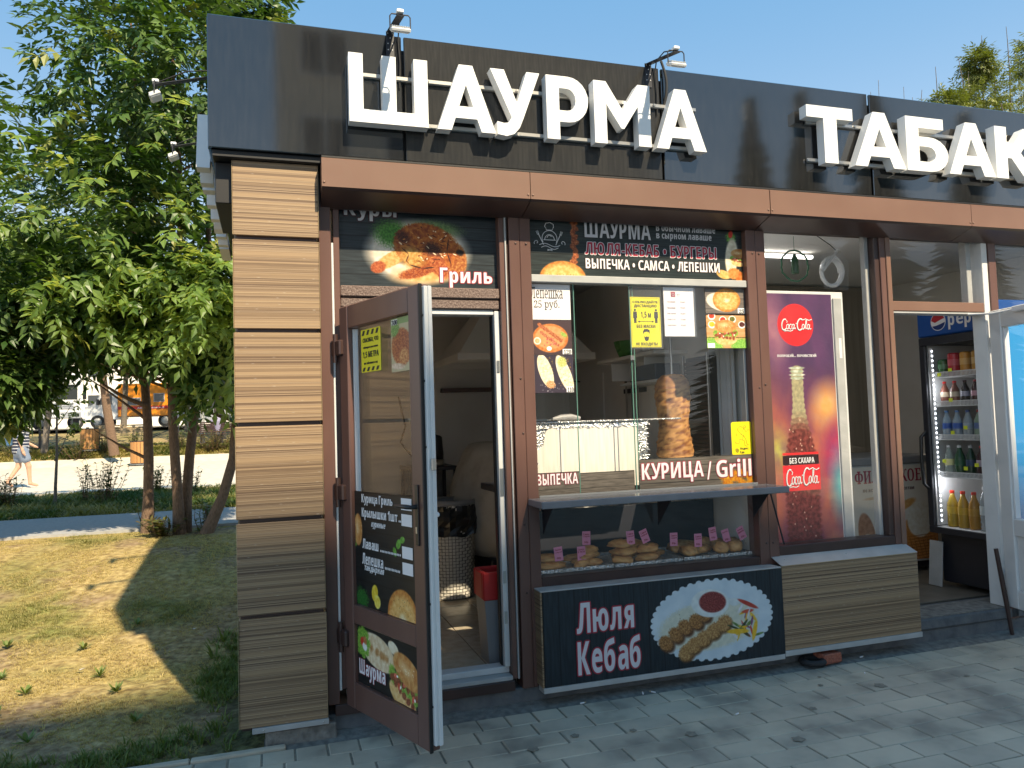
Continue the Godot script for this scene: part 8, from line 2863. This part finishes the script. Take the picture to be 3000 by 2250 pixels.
	for s in [[-6.4, -25.4, 0.6, 0.9, 40, 0.6, "wide half dry shrub on the far lawn"], [-4.6, -25.8, 0.7, 0.5, 34, 0.1, "green shrub before the pale bench"], [-5.6, -25.9, 0.6, 0.4, 24, 0.1, "small green shrub by the leaning tree"], [-3.2, -26.0, 0.7, 0.5, 36, 0.2, "tall green shrub between bin and lamp post"], [-2.0, -25.7, 0.75, 0.8, 60, 1.0, "rusty brown dried shrub before the dark bench"], [-8.3, -25.8, 0.55, 0.7, 30, 0.5, "olive shrub under the dark slender tree"], [-10.0, -25.8, 0.6, 0.9, 30, 0.5, "olive shrub at the far end of the fence"], [-0.8, -25.6, 0.7, 0.7, 40, 0.8, "brownish shrub at the end of the dark bench"]]:
		weed(s[6], V(s[0], hill(s[0], s[1]), s[1]), s[2], s[3], s[4], s[5])
	# far pale building and a dense belt of trees along the road
	var b := thing("far_building", "long pale building across the road behind the trees", "building", V(-10, 2.2, -78))
	bx(b, "wall", V(-45, -1, -8), V(45, 9, 0), M.plaster, 0.05)
	var wg := Geo.new()
	wg.cbox(V(-0.8, 0, -0.02), V(0.8, 1.6, 0.06), 0.02)
	var wm := wg.mesh()
	for i in 24:
		for r in 2:
			partm(b, "window", wm, M.pane, V(-40 + i * 3.4, 1.8 + r * 3.4, 0))


func street_litter() -> void:
	# worn rubber ring
	var t := thing("rubber_ring", "small worn black tyre lying flat beside the broken brick", "tyre", V(3.275, 0.003, 0.085))
	var g := Geo.new()
	var l := []
	for k in 13:
		var a := TAU * k / 12.0 - PI / 2
		l.append(Vector2(0.066 + cos(a) * 0.020, 0.020 + sin(a) * 0.020))
	g.lathe(l, 32)
	part(t, "tread", g, M.rubber)
	t = thing("broken_brick", "half of a red brick under the low panels' rail", "brick", V(3.40, 0.002, 0.075))
	g = Geo.new()
	g.cbox(V(-0.075, 0.0, -0.05), V(0.07, 0.062, 0.055), 0.006)
	for k in g.v.size():
		g.v[k].x += 0.006 * fn.get_noise_2d(g.v[k].y * 60.0, g.v[k].z * 60.0)
	part(t, "brick_body", g, M.brick)
	t.rotation.y = 0.12
	# cigarette ends
	var n := 0
	for s in [[3.647, 0.10, 0.3], [3.438, 0.356, 0.8], [1.658, 0.158, 0.2], [2.04, 0.145, 1.2], [2.10, 0.152, 2.2], [2.36, 0.62, 0.4]]:
		n += 1
		t = thing("cigarette_end", ["cigarette end beside the brick at the plinth", "cigarette end on the slabs before the tyre", "cigarette end on the first row of slabs near the door", "cigarette end under the kebab panel", "second cigarette end under the kebab panel", "pale cigarette stub on the slabs before the kebab panel"][n - 1], "litter", V(s[0], 0.008, s[1]))
		t.rotation.y = s[2]
		g = Geo.new()
		g.cyl(V(-0.018, 0, 0), V(0.008, 0, 0), 0.004, -1, 8)
		part(t, "paper", g, M.paper)
		g = Geo.new()
		g.cyl(V(0.0082, 0, 0), V(0.02, 0, 0), 0.004, -1, 8)
		part(t, "filter", g, M.slat_pale)
	# dark spots of old chewing gum and oil
	for s in [[3.366, 0.557, 0.034], [3.06, 0.42, 0.014], [2.78, 0.70, 0.02], [2.0, 0.75, 0.03], [1.75, 0.60, 0.018], [3.95, 0.62, 0.016], [2.45, 1.0, 0.03], [1.45, 0.55, 0.022], [3.15, 0.30, 0.010], [1.2, 0.62, 0.028]]:
		t = thing("gum_spot", "dark flattened gum spot trodden into the slabs", "stain", V(s[0], 0.0035, s[1]), "dark spots on the slabs")
		g = Geo.new()
		var ring := []
		for k in 14:
			var a := TAU * k / 14.0
			ring.append(Vector2(cos(a), sin(a)) * s[2] * (1.0 + 0.18 * sin(k * 2.3 + s[0] * 9.0)))
		g.x = Transform3D(Basis(Vector3.RIGHT, -PI / 2), Vector3())
		g.poly(ring, 0.0, 0.0015)
		part(t, "blot", g, M.joint)
	# leaning stick by the white door
	t = thing("leaning_stick", "old dark wooden stick leaning at the white door's hinge side", "stick", V(4.965, 0.0, 0.085))
	g = Geo.new()
	g.tube([V(0.0, 0.0, 0.0), V(-0.03, 0.3, -0.015), V(-0.065, 0.60, -0.03)], [0.014, 0.017, 0.015], 7)
	part(t, "wood", g, M.brown_dark)
	# bits of litter on the lawn
	for s in [[-1.28, -1.72, "white scrap of paper on the sunlit lawn"], [-0.62, -2.35, "white scrap of paper on the shaded lawn"]]:
		t = thing("paper_scrap", s[2], "litter", V(s[0], hill(s[0], s[1]) + 0.012, s[1]))
		g = Geo.new()
		g.tri(V(0, 0, 0), V(0.04, 0.012, 0.012), V(0.015, 0.006, 0.035))
		g.tri(V(0, 0, 0), V(0.015, 0.006, 0.035), V(-0.012, 0.014, 0.02))
		part(t, "paper", g, M.paper)
